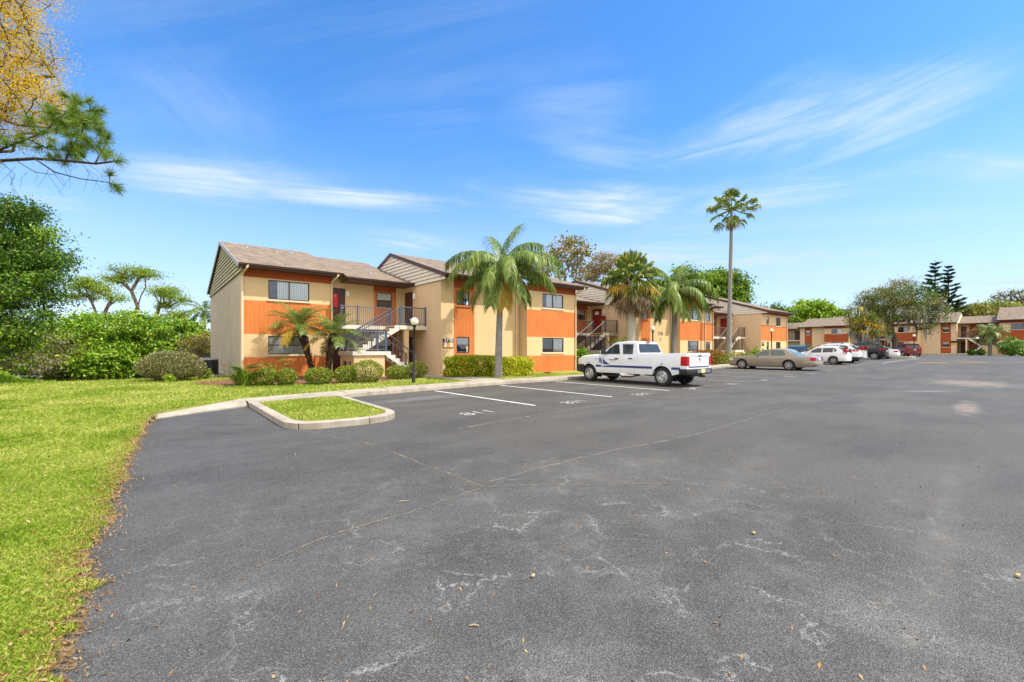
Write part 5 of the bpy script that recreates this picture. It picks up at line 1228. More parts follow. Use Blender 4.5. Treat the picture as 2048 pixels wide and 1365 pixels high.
# trees behind the long building
Bk = on(1142, 46); tree('sycamore_tree', 'thin sycamore with rusty leaves standing behind the roof beside the queen palm', 'tree', Bk, [rel(Bk, px, 46, zpx(py, 46)) + r for px, py, r in ((1140, 505, (2.6, 2.2, 1.6)), (1110, 530, (1.8, 1.8, 2.0)), (1165, 530, (1.6, 1.8, 1.6)), (1155, 490, (1.6, 1.6, .9)), (1085, 540, (1.3, 1.5, 1.5)))], 190, 12, (.25, .20), ['leaf_sycamore', 'leaf_rust'], 'bark_pale', .20, rel(Bk, 1143, 46, 7.2), 141, cr=.5, flat=.8, shell=.15, mix=[.75, .25], power=.55, seg=1., rtip=.018)
Bk = on(1205, 50); tree('bare_oak_tree', 'brown twiggy oak behind the roof left of the stout fan palm', 'tree', Bk, [rel(Bk, px, 50, zpx(py, 50)) + r for px, py, r in ((1190, 545, (2.0, 2, 1.1)), (1215, 530, (2.4, 2, 1.4)), (1170, 555, (1.3, 1.5, .8)))], 150, 36, (.20, .10), ['leaf_rust', 'leaf_olive'], 'bark_pale', .16, rel(Bk, 1200, 50, 7.6), 143, cr=.55, shell=.2, mix=[.7, .3], power=.55, seg=1., rtip=.02)
for px, d, bl, sd, lb in ((1375, 62, ((1380, 560, 3.3, 2.2), (1410, 575, 2.4, 1.8), (1395, 600, 3, 1.4), (1345, 590, 2.5, 2)), 147, 'bright green maple behind the shaggy queen palm'), (1460, 62, ((1465, 570, 2.2, 2.0), (1445, 560, 1.6, 1.4), (1480, 590, 1.5, 1.8), (1450, 600, 2.4, 1.6)), 149, 'bright green maple behind the bare trunk of the tall fan palm')):
    Bk = on(px, d); tree('maple_tree', lb, 'tree', Bk, [rel(Bk, a, d, zpx(b, d)) + (rx, rx, rz) for a, b, rx, rz in bl], 170, 40, (.34, .24), ['leaf_bright', 'leaf_oak'], 'bark', .28, rel(Bk, px, d, 5), sd, cr=.8, flat=.7, group='green trees behind the long building', shell=.25, mix=[.8, .2], seg=1.2, rtip=.03)
# line of low tree tops glimpsed over the end roof
for px, d, py, rx, sd, lb in ((1545, 100, 620, 3.5, 151, 'low green tree top just above the roof of the end block'),):
    Bk = at(px, d, .4); tree('distant_tree', lb, 'tree', Bk, [rel(Bk, px, d, zpx(py+10, d)) + (rx, rx, 2)], 70, 40, (.5, .3), ['leaf_oak'], 'bark', .3, (0, 0, 4), sd, cr=1.2, shell=.3, seg=2, rtip=.05)
# big round tree behind the far block
D = 118; Bk = at(1622, D, .4)
tree('fig_tree', 'large round bright green tree behind the far banded block', 'tree', Bk, [rel(Bk, px, D, zpx(py, D)) + r for px, py, r in ((1620, 622, (5.5, 4.5, 2.6)), (1650, 632, (4, 4, 2.2)), (1592, 636, (3.6, 4, 2.2)), (1668, 645, (2.2, 3, 2)), (1575, 648, (2.2, 3, 2)), (1625, 648, (6, 4, 3)))], 330, 50, (.75, .5), ['leaf_lime', 'leaf_oak'], 'bark', .6, (0, 0, 4), 153, cr=1.5, flat=.55, shell=.55, mix=[.85, .15], seg=2.5, rtip=.06)
# mossy oak on the planted island and the yellowing tree beside it
D = 66; Bk = at(1789, D, FZ)
tree('mossy_oak', 'wide spreading old oak hung with grey moss in front of the far block', 'tree', Bk, [rel(Bk, px, D, zpx(py, D)) + r for px, py, r in ((1800, 580, (3.6, 3, 1.5)), (1760, 600, (3.2, 3, 2)), (1835, 600, (3.4, 3, 1.8)), (1870, 625, (2.2, 2.4, 1.4)), (1800, 620, (4.5, 3, 1.8)), (1855, 655, (1.8, 2, .8)), (1750, 640, (2.2, 2.2, 1.4)), (1735, 610, (1.2, 1.6, 1.6)))], 460, 60, (.22, .10), ['leaf_olive', 'leaf_brown', 'leaf_oak'], 'bark', .36, (0, 0, 2.6), 157, cr=.85, flat=.6, shell=.15, mix=[.52, .13, .35], extra=mossy(85, 1.6, .035), power=.55, seg=1.1, rtip=.02)
Bk = at(1734, 64, FZ)
tree('laurel_oak', 'yellowing bushy oak on the near side of the mossy oak', 'tree', Bk, [rel(Bk, px, 64, zpx(py, 64)) + r for px, py, r in ((1712, 632, (1.6, 1.8, 1.6)), (1730, 650, (2.2, 2, 1.4)), (1745, 665, (2.4, 2, 1.0)), (1722, 660, (1.6, 1.5, 1)))], 150, 46, (.22, .11), ['leaf_olive', 'leaf_gold', 'leaf_oak'], 'bark', .26, (0, 0, 2.0), 159, cr=.6, shell=.2, mix=[.6, .15, .25], power=.62, seg=.9, rtip=.025, extra=mossy(35, 1.5, .05))
# two tiered Norfolk pines
def norfolk(px, d, pytop, pybot, wpx, seed, label):
    Bk = at(px, d, .5); o = thing('norfolk_pine', label, 'tree', Bk, 0, 'norfolk pines behind the far block'); rg = np.random.default_rng(seed); H = zpx(pytop, d) - .5; z0 = zpx(pybot, d)
    m = MB(); m.tube([(0, 0, -.2), (0, 0, H*.6), (0, 0, H)], [.35, .2, .03], 'bark', 7); V = []; F = []; z = z0*.55
    while z < H - .3:
        f = (H-z)/(H-z0*.55); w = wpx*d/880*min(1, .12 + 1.0*f)
        nb = 7
        for k in range(nb):
            a = rg.uniform(0, 2*math.pi); L = w*rg.uniform(.8, 1.15); u = np.array([math.cos(a), math.sin(a), 0]); pts = [np.array([0, 0, z]), u*L*.5 + [0, 0, z + .02*L], u*L + [0, 0, z + .22*L]]
            m.tube([tuple(p) for p in pts], [.05, .035, .015], 'bark', 4, False); n = int(95*L/2.5) + 14
            q = rg.uniform(.18, 1, n); c = np.outer(q, u*L) + np.array([0, 0, z]) + np.outer(q**2*.3*L, [0, 0, 1.]) + rg.normal(size=(n, 3))*[.12, .12, .08]
            v, g = leaf_quads(c, rg, .55, .25, 1.0, dirs=np.tile(u + [0, 0, .35], (n, 1))); F.append(g + len(V)*0 + sum(len(x) for x in V)); V.append(v)
        z += .85 + .25*f
    m.build('trunk', o); np_mesh('crown', np.concatenate(V), np.concatenate(F), ['leaf_norfolk'], o)
norfolk(1870, 100, 520, 640, 35, 163, 'taller tiered dark pine behind the roof of the far block'); norfolk(1897, 104, 531, 640, 34, 167, 'shorter tiered dark pine beside its taller twin behind the far roof')
# low green-gold trees behind the far block and the bare tops beyond
for i, (px, d, py, rx, lb) in enumerate(((1935, 105, 622, 5, 'olive green tree top over the gap between the far roofs'), (1985, 108, 614, 5.5, 'olive green tree top in the middle behind the far roof'), (2035, 110, 616, 5, 'olive green tree top at the edge behind the far roof'), (1700, 125, 645, 5, 'low green tree top beside the round bright tree'))):
    Bk = at(px, d, .4); tree('distant_tree', lb, 'tree', Bk, [rel(Bk, px + a, d, zpx(py + b, d)) + (rx*.7, rx*.7, 1.3) for a, b in ((0, 0), (-14, 5), (14, 4), (0, 14))], 110, 42, (.55, .3), ['leaf_olive', 'leaf_lime'], 'bark', .4, (0, 0, 4), 171+i, cr=1.2, flat=.5, shell=.4, mix=[.75, .25], seg=2, rtip=.05, group='tree tops behind the far block')
for i, (px, d, py, lb) in enumerate(((2010, 122, 598, 'bare twiggy tree above the far roof'), (2042, 118, 592, 'bare twiggy tree at the edge above the far roof'))):
    Bk = at(px, d, .4); tree('bare_tree', lb, 'tree', Bk, [rel(Bk, px, d, zpx(py, d)) + (3.2, 3, 2.2)], 90, 5, (.5, .2), ['leaf_olive'], 'bark', .3, rel(Bk, px, d, 8), 181+i, cr=1, shell=.2, seg=1.5, rtip=.045)

# --- shrubs
Bk = on(343, 19.6); shrub('clipped_shrub', 'big rounded olive shrub on the lawn beside the air conditioner', 'shrub', Bk, (1.28, 1.15, 1.32), 15000, (.075, .036), ['leaf_podocarp'], 201, rough=.05, shell=.5)
Bk = on(411, 20.9); shrub('loose_shrub', 'small loose green plant growing against the air conditioner', 'shrub', Bk, (.32, .28, .5), 420, (.12, .05), ['leaf_lime', 'leaf_podocarp'], 203, rough=.25, shell=.2, mix=[.5, .5])
Bk = on(338, 18.6); shrub('loose_shrub', 'bright weedy sprout at the foot of the big rounded shrub', 'shrub', Bk, (.22, .2, .38), 260, (.10, .05), ['leaf_lime'], 205, rough=.25, shell=.1)
for i, (px, py, w, h, lb) in enumerate(((529, 771, 46, 34, 'clipped round bush touching the split leaf plant'), (573, 770, 40, 32, 'clipped round bush in front of the palmy leaves and orange wall'), (638, 768, 52, 33, 'clipped round bush at the foot of the leaning date palm'), (692, 766, 43, 34, 'clipped round bush in front of the dark store opening'), (735, 765, 62, 44, 'largest clipped round bush, below the half landing'), (794, 758, 46, 27, 'clipped round bush at the foot of the stair flight'), (833, 755, 45, 31, 'clipped round bush behind the black lamp post'))):
    d = (EYE - .15)*880/(py - 698); Bk = on(px, d); k = d/880
    shrub('boxwood_bush', lb, 'bush', Bk, (w*k*.52, w*k*.5, h*k*1.05), int(3000*w/45), (.062, .036), ['leaf_boxwood'], 211+i, 'clipped round bushes in the mulch bed', rough=.035, shell=.7)
def philodendron(px, d, h, n, seed, label):
    Bk = on(px, d); o = thing('philodendron', label, 'plant', Bk, 0, 'split leaf plants in the mulch bed'); rg = np.random.default_rng(seed); st = MB(); V = []; F = []
    for i in range(n):
        a = rg.uniform(0, 2*math.pi); e = rg.uniform(.85, 1.4); L = h*rg.uniform(.6, 1.05); u = np.array([math.cos(a)*math.cos(e), math.sin(a)*math.cos(e), math.sin(e)])*L; base = rg.normal(size=3)*[.12, .12, 0]
        st.tube([tuple(base), tuple(base + u*.6 + [0, 0, .05]), tuple(base + u)], [.014, .012, .008], 'leaf_lime', 4, False)
        d_ = u.copy(); d_[2] *= .15; d_ = d_/np.linalg.norm(d_) + [0, 0, -.15]; d_ /= np.linalg.norm(d_); s = np.cross(d_, [0, 0, 1]); s /= np.linalg.norm(s); c = base + u; ll = .36*rg.uniform(.8, 1.2)
        for k in range(9):                         # lobes along the blade
            f = k/8; p = c + d_*ll*f
            for sg in (-1, 1):
                q = p + s*sg*ll*.48*math.sin(math.pi*(.18 + .75*f)) + d_*ll*.16; b = len(V); V += [p - d_*.022, p + d_*.03, q + d_*.012, q - d_*.012]; F.append((b, b+1, b+2, b+3))
    st.build('stem', o); np_mesh('leaves', V, F, ['leaf_dark'], o); return o
philodendron(490, 16.8, .78, 34, 221, 'split leaf plant at the corner of the first block'); philodendron(556, 19.5, 1.0, 16, 223, 'split leaf plant against the orange wall behind the round bushes')
shrub('loose_shrub', 'leafy yellow green shrub below the split leaf plant at the wall corner', 'shrub', on(485, 17.2), (.42, .4, .62), 1500, (.075, .04), ['leaf_boxwood'], 225, rough=.2, shell=.3)
def hedge(px0, px1, d0, d1, depth, h, n, leaf, mats, seed, label, mix=None, group=None, sq=.6):
    a, b = at(px0, d0), at(px1, d1); c = ((a[0]+b[0])/2, (a[1]+b[1])/2); L = math.hypot(b[0]-a[0], b[1]-a[1])
    o = shrub('hedge', label, 'hedge', (c[0], c[1], gz(c)), (L/2, depth/2, h), n, leaf, mats, seed, group, square=sq, mix=mix, rough=.09, shell=.5); o.rotation_euler.z = math.atan2(b[1]-a[1], b[0]-a[0]); return o
hedge(891, 995, 22.0, 23.4, .95, 1.08, 17000, (.085, .048), ['leaf_green_hedge', 'leaf_golden_hedge'], 231, 'greener clipped hedge below the house number sign', [.6, .4])
hedge(988, 1060, 22.6, 24.0, .9, .98, 14000, (.085, .048), ['leaf_golden_hedge', 'leaf_green_hedge'], 233, 'golden yellow clipped hedge right of the queen palm trunk', [.85, .15])
shrub('loose_shrub', 'glossy bright green shrub between the first window block and the pickup hood', 'shrub', on(1163, 29.5), (.75, .7, 1.45), 2600, (.16, .09), ['leaf_lime', 'leaf_dark'], 235, rough=.15, shell=.4, mix=[.6, .4])
shrub('croton_shrub', 'yellow green croton showing above the pickup roof', 'shrub', on(1246, 31), (1.0, .8, 2.0), 2600, (.2, .07), ['leaf_golden_hedge', 'leaf_lime'], 237, rough=.2, shell=.3, mix=[.4, .6])
hedge(1386, 1442, 33.8, 36.2, 1.3, 1.15, 5000, (.11, .06), ['leaf_red_hedge'], 239, 'reddish clipped hedge under the lower windows behind the tailgate')
hedge(1424, 1470, 35.0, 37.2, 1.2, .78, 4200, (.10, .055), ['leaf_boxwood'], 241, 'low green clipped hedge in front of the tall fan palm')
hedge(1478, 1502, 37.2, 38.4, 1.0, .75, 2200, (.10, .055), ['leaf_boxwood'], 243, 'short green clipped hedge at the nose of the gold sedan')
shrub('loose_shrub', 'grassy yellow green plant at the brown stair foot', 'shrub', on(1511, 44), (.7, .6, 1.1), 1100, (.2, .05), ['leaf_lime', 'leaf_dark'], 245, rough=.2, shell=.2, mix=[.7, .3])
for i, (px, d, rx, h, n, mt, lb) in enumerate(((1590, 74, 3.6, 1.5, 2600, 'leaf_brown', 'pale weedy shrub in front of the far banded block'), (2022, 61, 2.2, 2.5, 2600, 'leaf_dark', 'big leafy green shrub beside the small palm'), (1943, 66, .9, .75, 900, 'leaf_dark', 'small dark bush left of the far lamp post'), (1962, 65, .9, .75, 900, 'leaf_dark', 'small dark bush right of the far lamp post'), (2046, 58, 1.0, .9, 700, 'leaf_dark', 'small dark bush at the edge beside the big leafy shrub'))):
    P_ = at(px, d); shrub('far_shrub', lb, 'shrub', (P_[0], P_[1], rise(P_[0]) + .08), (rx, rx*.6, h), n, (.26, .13), [mt, 'leaf_lime'], 251+i, rough=.18, shell=.35, mix=[.75, .25])

# ------------------------------------------------------------------ vehicles (nose towards +y, s measured back from the nose)
PROF = [(0, .90), (.12, .965), (.40, 1.0), (.62, 1.0), (.85, .985), (1, .945)]
def wheel(par, x, y, r, w, side, style, nsp=7):
    t = MB(); rr = r*.63
    t.lathe([(rr, -w*.5), (r*.93, -w*.5), (r*.985, -w*.38), (r, -w*.2), (r, w*.2), (r*.985, w*.38), (r*.93, w*.5), (rr, w*.5)], 'tyre', 32, axis=0)
    wh = t.build('wheel', par, True, 35, loc=(x, y, r))
    m = MB(); o = side*w*.5; s = side
    m.lathe([(rr*1.01, o*.2), (rr*1.01, o*1.01), (rr*.93, o*1.01), (rr*.88, o*.78)], 'rim_steel', 32, axis=0)
    m.lathe([(0, o*.42), (rr*.9, o*.42)], 'rim_dark', 24, axis=0)
    if style == 'steel':
        m.lathe([(rr*.88, o*.72), (rr*.60, o*.86), (rr*.42, o*.70), (rr*.26, o*.76), (rr*.22, o*.98), (0, o*1.0)], 'rim_steel', 28, axis=0)
        for k in range(nsp):
            a = 2*math.pi*k/nsp + .3; c = rr*.66
            m.lathe([(rr*.105, o*.80 - s*.0), (rr*.105, o*.875), (0, o*.876)], 'rim_dark', 10, (0, c*math.cos(a), c*math.sin(a)), 0)
    else:
        m.lathe([(rr*.24, o*.6), (rr*.22, o*.95), (0, o*.97)], 'rim_steel', 14, axis=0)
        hw = rr*(.16 if nsp <= 5 else .105)
        for k in range(nsp):
            a = 2*math.pi*k/nsp + .2; c, q = math.cos(a), math.sin(a); P = lambda f, h, ox: (ox, rr*f*c - h*q, rr*f*q + h*c)
            m.face([P(.15, hw*.7, o*.93), P(.15, -hw*.7, o*.93), P(.93, -hw, o*.86), P(.93, hw, o*.86)], 'rim_steel')
            for sg in (1, -1): m.face([P(.15, sg*hw*.7, o*.93), P(.93, sg*hw, o*.86), P(.93, sg*hw, o*.45), P(.15, sg*hw*.7, o*.45)], 'rim_steel')
    m.build('rim', wh, True, 30)
    return wh

def vehicle(name, label, cat, loc, S, paint, rz=0., group='vehicles parked in the row'):
    o = thing(name, label, cat, loc, rz, group); L, Wd = S['L'], S['W']; y0 = L/2; H = Wd/2
    Y = lambda s: y0 - s
    bot = lambda s: lerp_table(S['bottom'], s); top = lambda s: lerp_table(S['belt'], s); hw = lambda s: H*lerp_table(S['plan'], s); crown = lambda s: lerp_table(S['crown'], s)
    def xs_(s, z):
        b, t_ = .22, top(s); f = (z - b)/(t_ - b); return hw(s)*lerp_table(PROF, min(1, max(0, f)))
    r = S['r']; RA = r*1.17
    st = set()
    for sw in S['wheels']:
        for k in range(13): st.add(round(sw + RA*math.cos(math.pi*k/12), 4))
        st.add(round(sw - RA - .004, 4)); st.add(round(sw + RA + .004, 4))
    for k in range(int(L/.16)+1): st.add(round(L*k/int(L/.16), 4))
    for q in S.get('cuts', ()): st.add(q)
    st = sorted(q for q in st if 0 <= q <= L)
    def arch(s):
        z = bot(s)
        for sw in S['wheels']:
            if abs(s-sw) <= RA + 1e-6: z = max(z, r + math.sqrt(max(0, RA*RA - (s-sw)**2)))
        return z
    bed = S.get('bed'); m = MB(); rows = []; lv = (0, .12, .3, .46, .62, .8, .92, 1)
    for s in st:
        z0, zt = arch(s), top(s); b = .22; half = []
        half.append((max(.02, xs_(s, z0) - .16), z0 + .01))
        for f in lv:
            z = b + (zt-b)*f; z = max(z, z0 + .004*lv.index(f)); z = min(z, zt) if z0 < zt-.05 else z; half.append((xs_(s, z), z))
        w = half[-1][0]
        if bed and bed[0] < s < bed[1]: half += [(w-.05, zt+.012), (w-.11, zt+.006), (w-.12, .82), (0, .82)]
        else: half += [(w-.05, zt + crown(s)*.35 + .012), (w*.80, zt + crown(s)*.7 + .015), (w*.45, zt + crown(s)*.95 + .016), (0, zt + crown(s) + .016)]
        rows.append([(-x, Y(s), z) for x, z in half] + [(x, Y(s), z) for x, z in half[-2::-1]])
    m.grid(rows, paint); m.face(rows[0][::-1], paint); m.face(rows[-1], paint)
    u_ = S.get('under', (.25, .55)); m.box(-H*.6, H*.6, Y(L-.35), Y(.35), u_[0], u_[1], 'black_trim')
    for sw in S['wheels']:                          # wheel housings
        for sg in (-1, 1):
            q = [(Y(sw) + RA*1.01*math.cos(math.pi*k/12), r + RA*1.01*math.sin(math.pi*k/12)) for k in range(13)]
            xo, xi = sg*(xs_(sw, r + RA*.6) - .03), sg*(H - .42)
            m.grid([[(xo, a, b) for a, b in q], [(xi, a, b) for a, b in q]], 'black_trim'); m.face([(xi, a, b) for a, b in q] + [(xi, q[-1][0], .2), (xi, q[0][0], .2)], 'black_trim')
    body = m.build('body', o, True, 32)
    # cabin
    g = S['roof']; kt = S.get('tumble', .30); sc, sr = g[0][0], g[-1][0]; m = MB(); rows = []
    zr = lambda s: lerp_table(g, s)
    gs = sorted({a for a, _ in g} | {sc + (sr-sc)*k/18 for k in range(19)})
    def xg(s, z): return (hw(min(max(s, .4), L-.3)) * .945) - max(0, z - top(s))*kt
    for s in gs:
        zb, z1 = top(s) - .02, max(zr(s), top(s)); x1 = xg(s, z1-.03); k = z1 - zb
        rows.append([(-xg(s, zb), Y(s), zb), (-x1, Y(s), z1-.035*min(1, k*4)), (-x1*.93, Y(s), z1-.005), (-x1*.5, Y(s), z1+.02*min(1, k*2)), (0, Y(s), z1+.028*min(1, k*2))])
        rows[-1] += [(-a, b_, c_) for a, b_, c_ in rows[-1][-2::-1]]
    m.grid(rows, paint); m.face(rows[0][::-1], paint); m.face(rows[-1], paint); m.build('cabin', o, True, 35)
    gm = S.get('glass', 'glass_dark')
    for nm, poly in S['windows']:
        for sg in (-1, 1):
            m = MB(); out = [(sg*(xg(s, z)+.012), Y(s), z) for s, z in poly]; inn = [(sg*(xg(s, z)-.02), Y(s), z) for s, z in poly]
            m.face(out if sg < 0 else out[::-1], gm)
            for i in range(len(poly)): j = (i+1) % len(poly); m.face([out[i], out[j], inn[j], inn[i]], 'black_trim')
            m.build('window', o)
    def slant(nm, sa, sb, za, zb_, wa, wb, off, mt=gm):
        A = [(-wa, Y(sa), za), (wa, Y(sa), za), (wb, Y(sb), zb_), (-wb, Y(sb), zb_)]; n = (Vector(A[1])-Vector(A[0])).cross(Vector(A[3])-Vector(A[0])).normalized()
        if n.z < 0: n = -n
        m = MB(); mid = [(-wa*.0, 0, 0)]; O = [tuple(Vector(p) + n*off) for p in A]; m.face(O, mt)
        for i in range(4): j = (i+1) % 4; m.face([O[i], O[j], A[j], A[i]], 'black_trim')
        m.build(nm, o)
    w0 = S['windscreen']; slant('windscreen', w0[0], w0[1], zr(w0[0])+.01, zr(w0[1])+.0, xg(w0[0], zr(w0[0]))*.93, xg(w0[1], zr(w0[1]))*.9, .014)
    w1 = S['rearglass']; slant('rear_window', w1[0], w1[1], w1[2], w1[3], xg(w1[0], w1[2])*w1[4], xg(min(w1[1], sr), w1[3])*w1[5], .016)
    # doors with handles
    for (sa, sb) in S['doors']:
        for sg in (-1, 1):
            m = MB(); zz = [bot(sa)+.07 + (top(sa)-.03-bot(sa)-.07)*k/7 for k in range(8)]; ss = [sa + (sb-sa)*k/6 for k in range(7)]
            def zcl(s, z): return max(z, arch(s) + .03)
            rows = [[(sg*(xs_(s, zcl(s, z))+.007), Y(s), zcl(s, z)) for z in zz] for s in ss]
            m.grid(rows, paint)
            ed = [rows[0], rows[-1], [q[0] for q in rows], [q[-1] for q in rows]]
            for e in ed: m.grid([e, [(p[0]-sg*.009, p[1], p[2]) for p in e]], 'black_trim')
            d = m.build('door', o, True, 30)
            zh = top(sb)-.16; sh = sb-.2; xh = xs_(sh, zh); m = MB(); m.box(*sorted((sg*(xh+.005), sg*(xh+.04))), Y(sh+.1), Y(sh-.1), zh-.022, zh+.022, S.get('handle', paint)); m.build('handle', d, bevel=.01)
    # wrap-round trim: bumpers and lamps follow the plan outline
    def outline(s, z, off):  return (xs_(min(max(s, 0), L), z) + off)
    def wrap(nm, s_from, end, z0, z1, off, mt, half=False, inner=None, depth=0., par=o, zt2=None):
        """end: 'rear'|'front'; from s_from on the flank to the end cap, inner = x where it stops on the cap"""
        for sg in ((-1, 1) if half else (None,)):
            e = L if end == 'rear' else 0; ss = [s_from + (e - s_from)*k/6 for k in range(7)]
            def side(sgn, z): return [(sgn*outline(s, z, off), Y(s)) for s in ss]
            sgn_y = -1 if end == 'rear' else 1
            zs = (z0, z0 + (z1-z0)*.3, z0 + (z1-z0)*.75, z1); rows = []
            for i, z in enumerate(zs):
                of2 = off if 0 < i < 3 else off*.6; p = []
                def pts(sgn): return [(sgn*outline(s, z, of2), Y(s)) for s in ss]
                if half:
                    p = pts(sg); p[-1] = (p[-1][0], p[-1][1] + sgn_y*of2); p.append((sg*inner, Y(e) + sgn_y*(of2+depth)))
                else:
                    a = pts(-1); b = pts(1)[::-1]; xx = a[-1][0]; p = a[:-1] + [(xx, Y(e) + sgn_y*of2*.6)] + [(xx*f, Y(e) + sgn_y*(of2 + depth*(1-f*f))) for f in (.8, .5, 0, -.5, -.8)] + [(-xx, Y(e) + sgn_y*of2*.6)] + b[1:]
                rows.append([(x, y, z) for x, y in p])
            m = MB(); m.grid(rows, mt)
            for e_ in (rows[0], rows[-1]): m.grid([e_, [(x*.93, y*.985, z) for x, y, z in e_]], mt)
            for k in (0, -1): m.face([(r_[k][0], r_[k][1], r_[k][2]) for r_ in rows] + [(r_[k][0]*.95, r_[k][1], r_[k][2]) for r_ in rows[::-1]], mt)
            m.build(nm, par, True, 40)
    S['wrap'](wrap)
    for k, sw in enumerate(S['wheels']):
        for sg in (-1, 1): wheel(o, sg*(H - S['ww']*.5 - .025), Y(sw), r, S['ww'], sg, *S['rim'])
    # mirrors
    for sg in (-1, 1):
        ms, mz = S['mirror']; x = xg(ms, mz); m = MB(); k = S.get('mirror_size', 1)
        m.box(*sorted((sg*(x+.05), sg*(x+.05+.2*k))), Y(ms)-.06, Y(ms)+.05, mz-.07*k, mz+.10*k, S.get('mirror_mat', paint)); m.box(*sorted((sg*(x-.03), sg*(x+.07))), Y(ms)-.03, Y(ms)+.03, mz-.04, mz+.0, 'black_trim'); m.build('mirror', o, bevel=.025)
    if S.get('plate'): m = MB(); x, z, dy = S['plate']; m.box(x-.15, x+.15, Y(L)-dy-.012, Y(L)-dy, z-.075, z+.075, S.get('plate_mat', 'sign_white')); m.build('licence_plate', o)
    S_ = dict(Y=Y, xs=xs_, top=top, L=L, H=H, arch=arch, xg=xg)
    return o, S_

# --- the pickup
def truck_wrap(w):
    w('bumper', 5.55, 'rear', .52, .74, .05, 'black_trim', depth=.10)
    w('bumper', .55, 'front', .42, .80, .05, 'black_trim', depth=.06)
    w('headlight', .35, 'front', .88, 1.08, .012, 'lens_white', True, .62)
    w('taillight', 5.60, 'rear', .87, 1.24, .014, 'lens_red', True, .80)
TR = dict(under=(.44, .62), L=5.85, W=2.0, r=.39, ww=.27, wheels=(.86, 4.76), rim=('steel', 5), bottom=[(0, .45), (.45, .42), (.5, .44), (5.2, .46), (5.85, .62)],
          belt=[(0, .95), (.08, 1.06), (.35, 1.16), (1.5, 1.24), (1.75, 1.26), (3.58, 1.28), (3.62, 1.33), (5.85, 1.36)], crown=[(0, .02), (.2, .06), (.8, .09), (1.7, .06), (3.6, .0), (5.85, 0)],
          plan=[(0, .80), (.06, .88), (.3, .965), (.8, 1), (5.5, 1), (5.8, .98), (5.85, .965)], bed=(3.64, 5.74), cuts=(3.58, 3.60, 3.62, 3.635, 3.645, 5.735, 5.745),
          roof=[(1.42, 1.28), (1.55, 1.36), (2.18, 1.80), (2.35, 1.86), (2.8, 1.89), (3.3, 1.87), (3.44, 1.83), (3.60, 1.30)], tumble=.26,
          windows=[('w', [(1.78, 1.31), (2.62, 1.315), (2.50, 1.755), (2.30, 1.755), (1.98, 1.56)]), ('w', [(2.80, 1.315), (3.28, 1.315), (3.30, 1.35), (3.27, 1.755), (2.70, 1.76)])],
          windscreen=(1.56, 2.16), rearglass=(3.595, 3.475, 1.39, 1.76, .90, .88), doors=((1.58, 2.68), (2.70, 3.42)), handle='black_trim', mirror=(1.80, 1.38), mirror_mat='black_trim', mirror_size=1.15, wrap=truck_wrap)
TX, TY = 17.36, 11.93
tk, q = vehicle('pickup_truck', 'white pickup truck with a blue stripe and sailboat emblem on its door', 'pickup truck', (TX, TY, 0), TR, 'car_white')
Y, xs_, arch = q['Y'], q['xs'], q['arch']
def side_patch(nm, sa, sb, za, zb, mt, off=.0115, n=20, par=tk, sides=(-1, 1), mb=None):
    for sg in sides:
        m = MB(); ss = [sa + (sb-sa)*k/n for k in range(n+1)]; rows = [[(sg*(xs_(s, z)+off), Y(s), z) for z in (za, (za+zb)/2, zb)] for s in ss]; m.grid(rows, mt); m.build(nm, par)
side_patch('stripe', 1.29, 4.31, .705, .80, 'stripe_blue', n=40); side_patch('stripe', 5.20, 5.58, .705, .80, 'stripe_blue')
m = MB(); m.box(-.83, .80, -2.925-.013, -2.925-.004, .80, .86, 'stripe_blue'); m.build('stripe', tk)
def side_poly(nm, pts, mt, sides=(-1,), off=.0125):
    for sg in sides:
        m = MB(); m.face([(sg*(xs_(s, z)+off), Y(s), z) for s, z in pts], mt); m.build(nm, tk)
# sailboat on the front door: one large sail, two curved slivers, the hull line in the stripe
side_poly('emblem', [(1.655, 1.19), (1.73, 1.08), (1.88, .95), (2.12, .83), (1.76, .825), (1.70, .96)], 'stripe_blue')
side_poly('emblem', [(1.575, 1.17), (1.535, 1.06), (1.56, .94), (1.66, .835), (1.70, .845), (1.655, .94), (1.62, 1.06)], 'stripe_blue')
side_poly('emblem', [(1.53, 1.20), (1.465, 1.10), (1.465, .98), (1.55, .83), (1.515, .98), (1.51, 1.10)], 'stripe_blue')
side_poly('emblem', [(1.58, .80), (1.74, .825), (1.95, .81), (2.12, .785), (1.92, .775), (1.77, .755), (1.64, .72), (1.57, .745), (1.68, .77)], 'car_white', off=.0145)
def side_text(body, s, z, size, mt, sg=-1):
    x = sg*(xs_(s, z)+.014); return text_mesh('lettering', body, size, mt, tk, (x, Y(s), z), (R(90), 0, R(-90 if sg < 0 else 90)), 0, 1)
side_text('Waterpland', 2.28, 1.06, .10, 'ink_grey'); side_text('Land Services', 2.28, .99, .055, 'ink_grey'); side_text('2291', 1.30, 1.07, .085, 'ink_grey')
for sa, za in ((.86, .885), (4.76, .905)): side_patch('marker_badge', sa-.06, sa+.06, za, za+.03, 'black_trim', n=2)
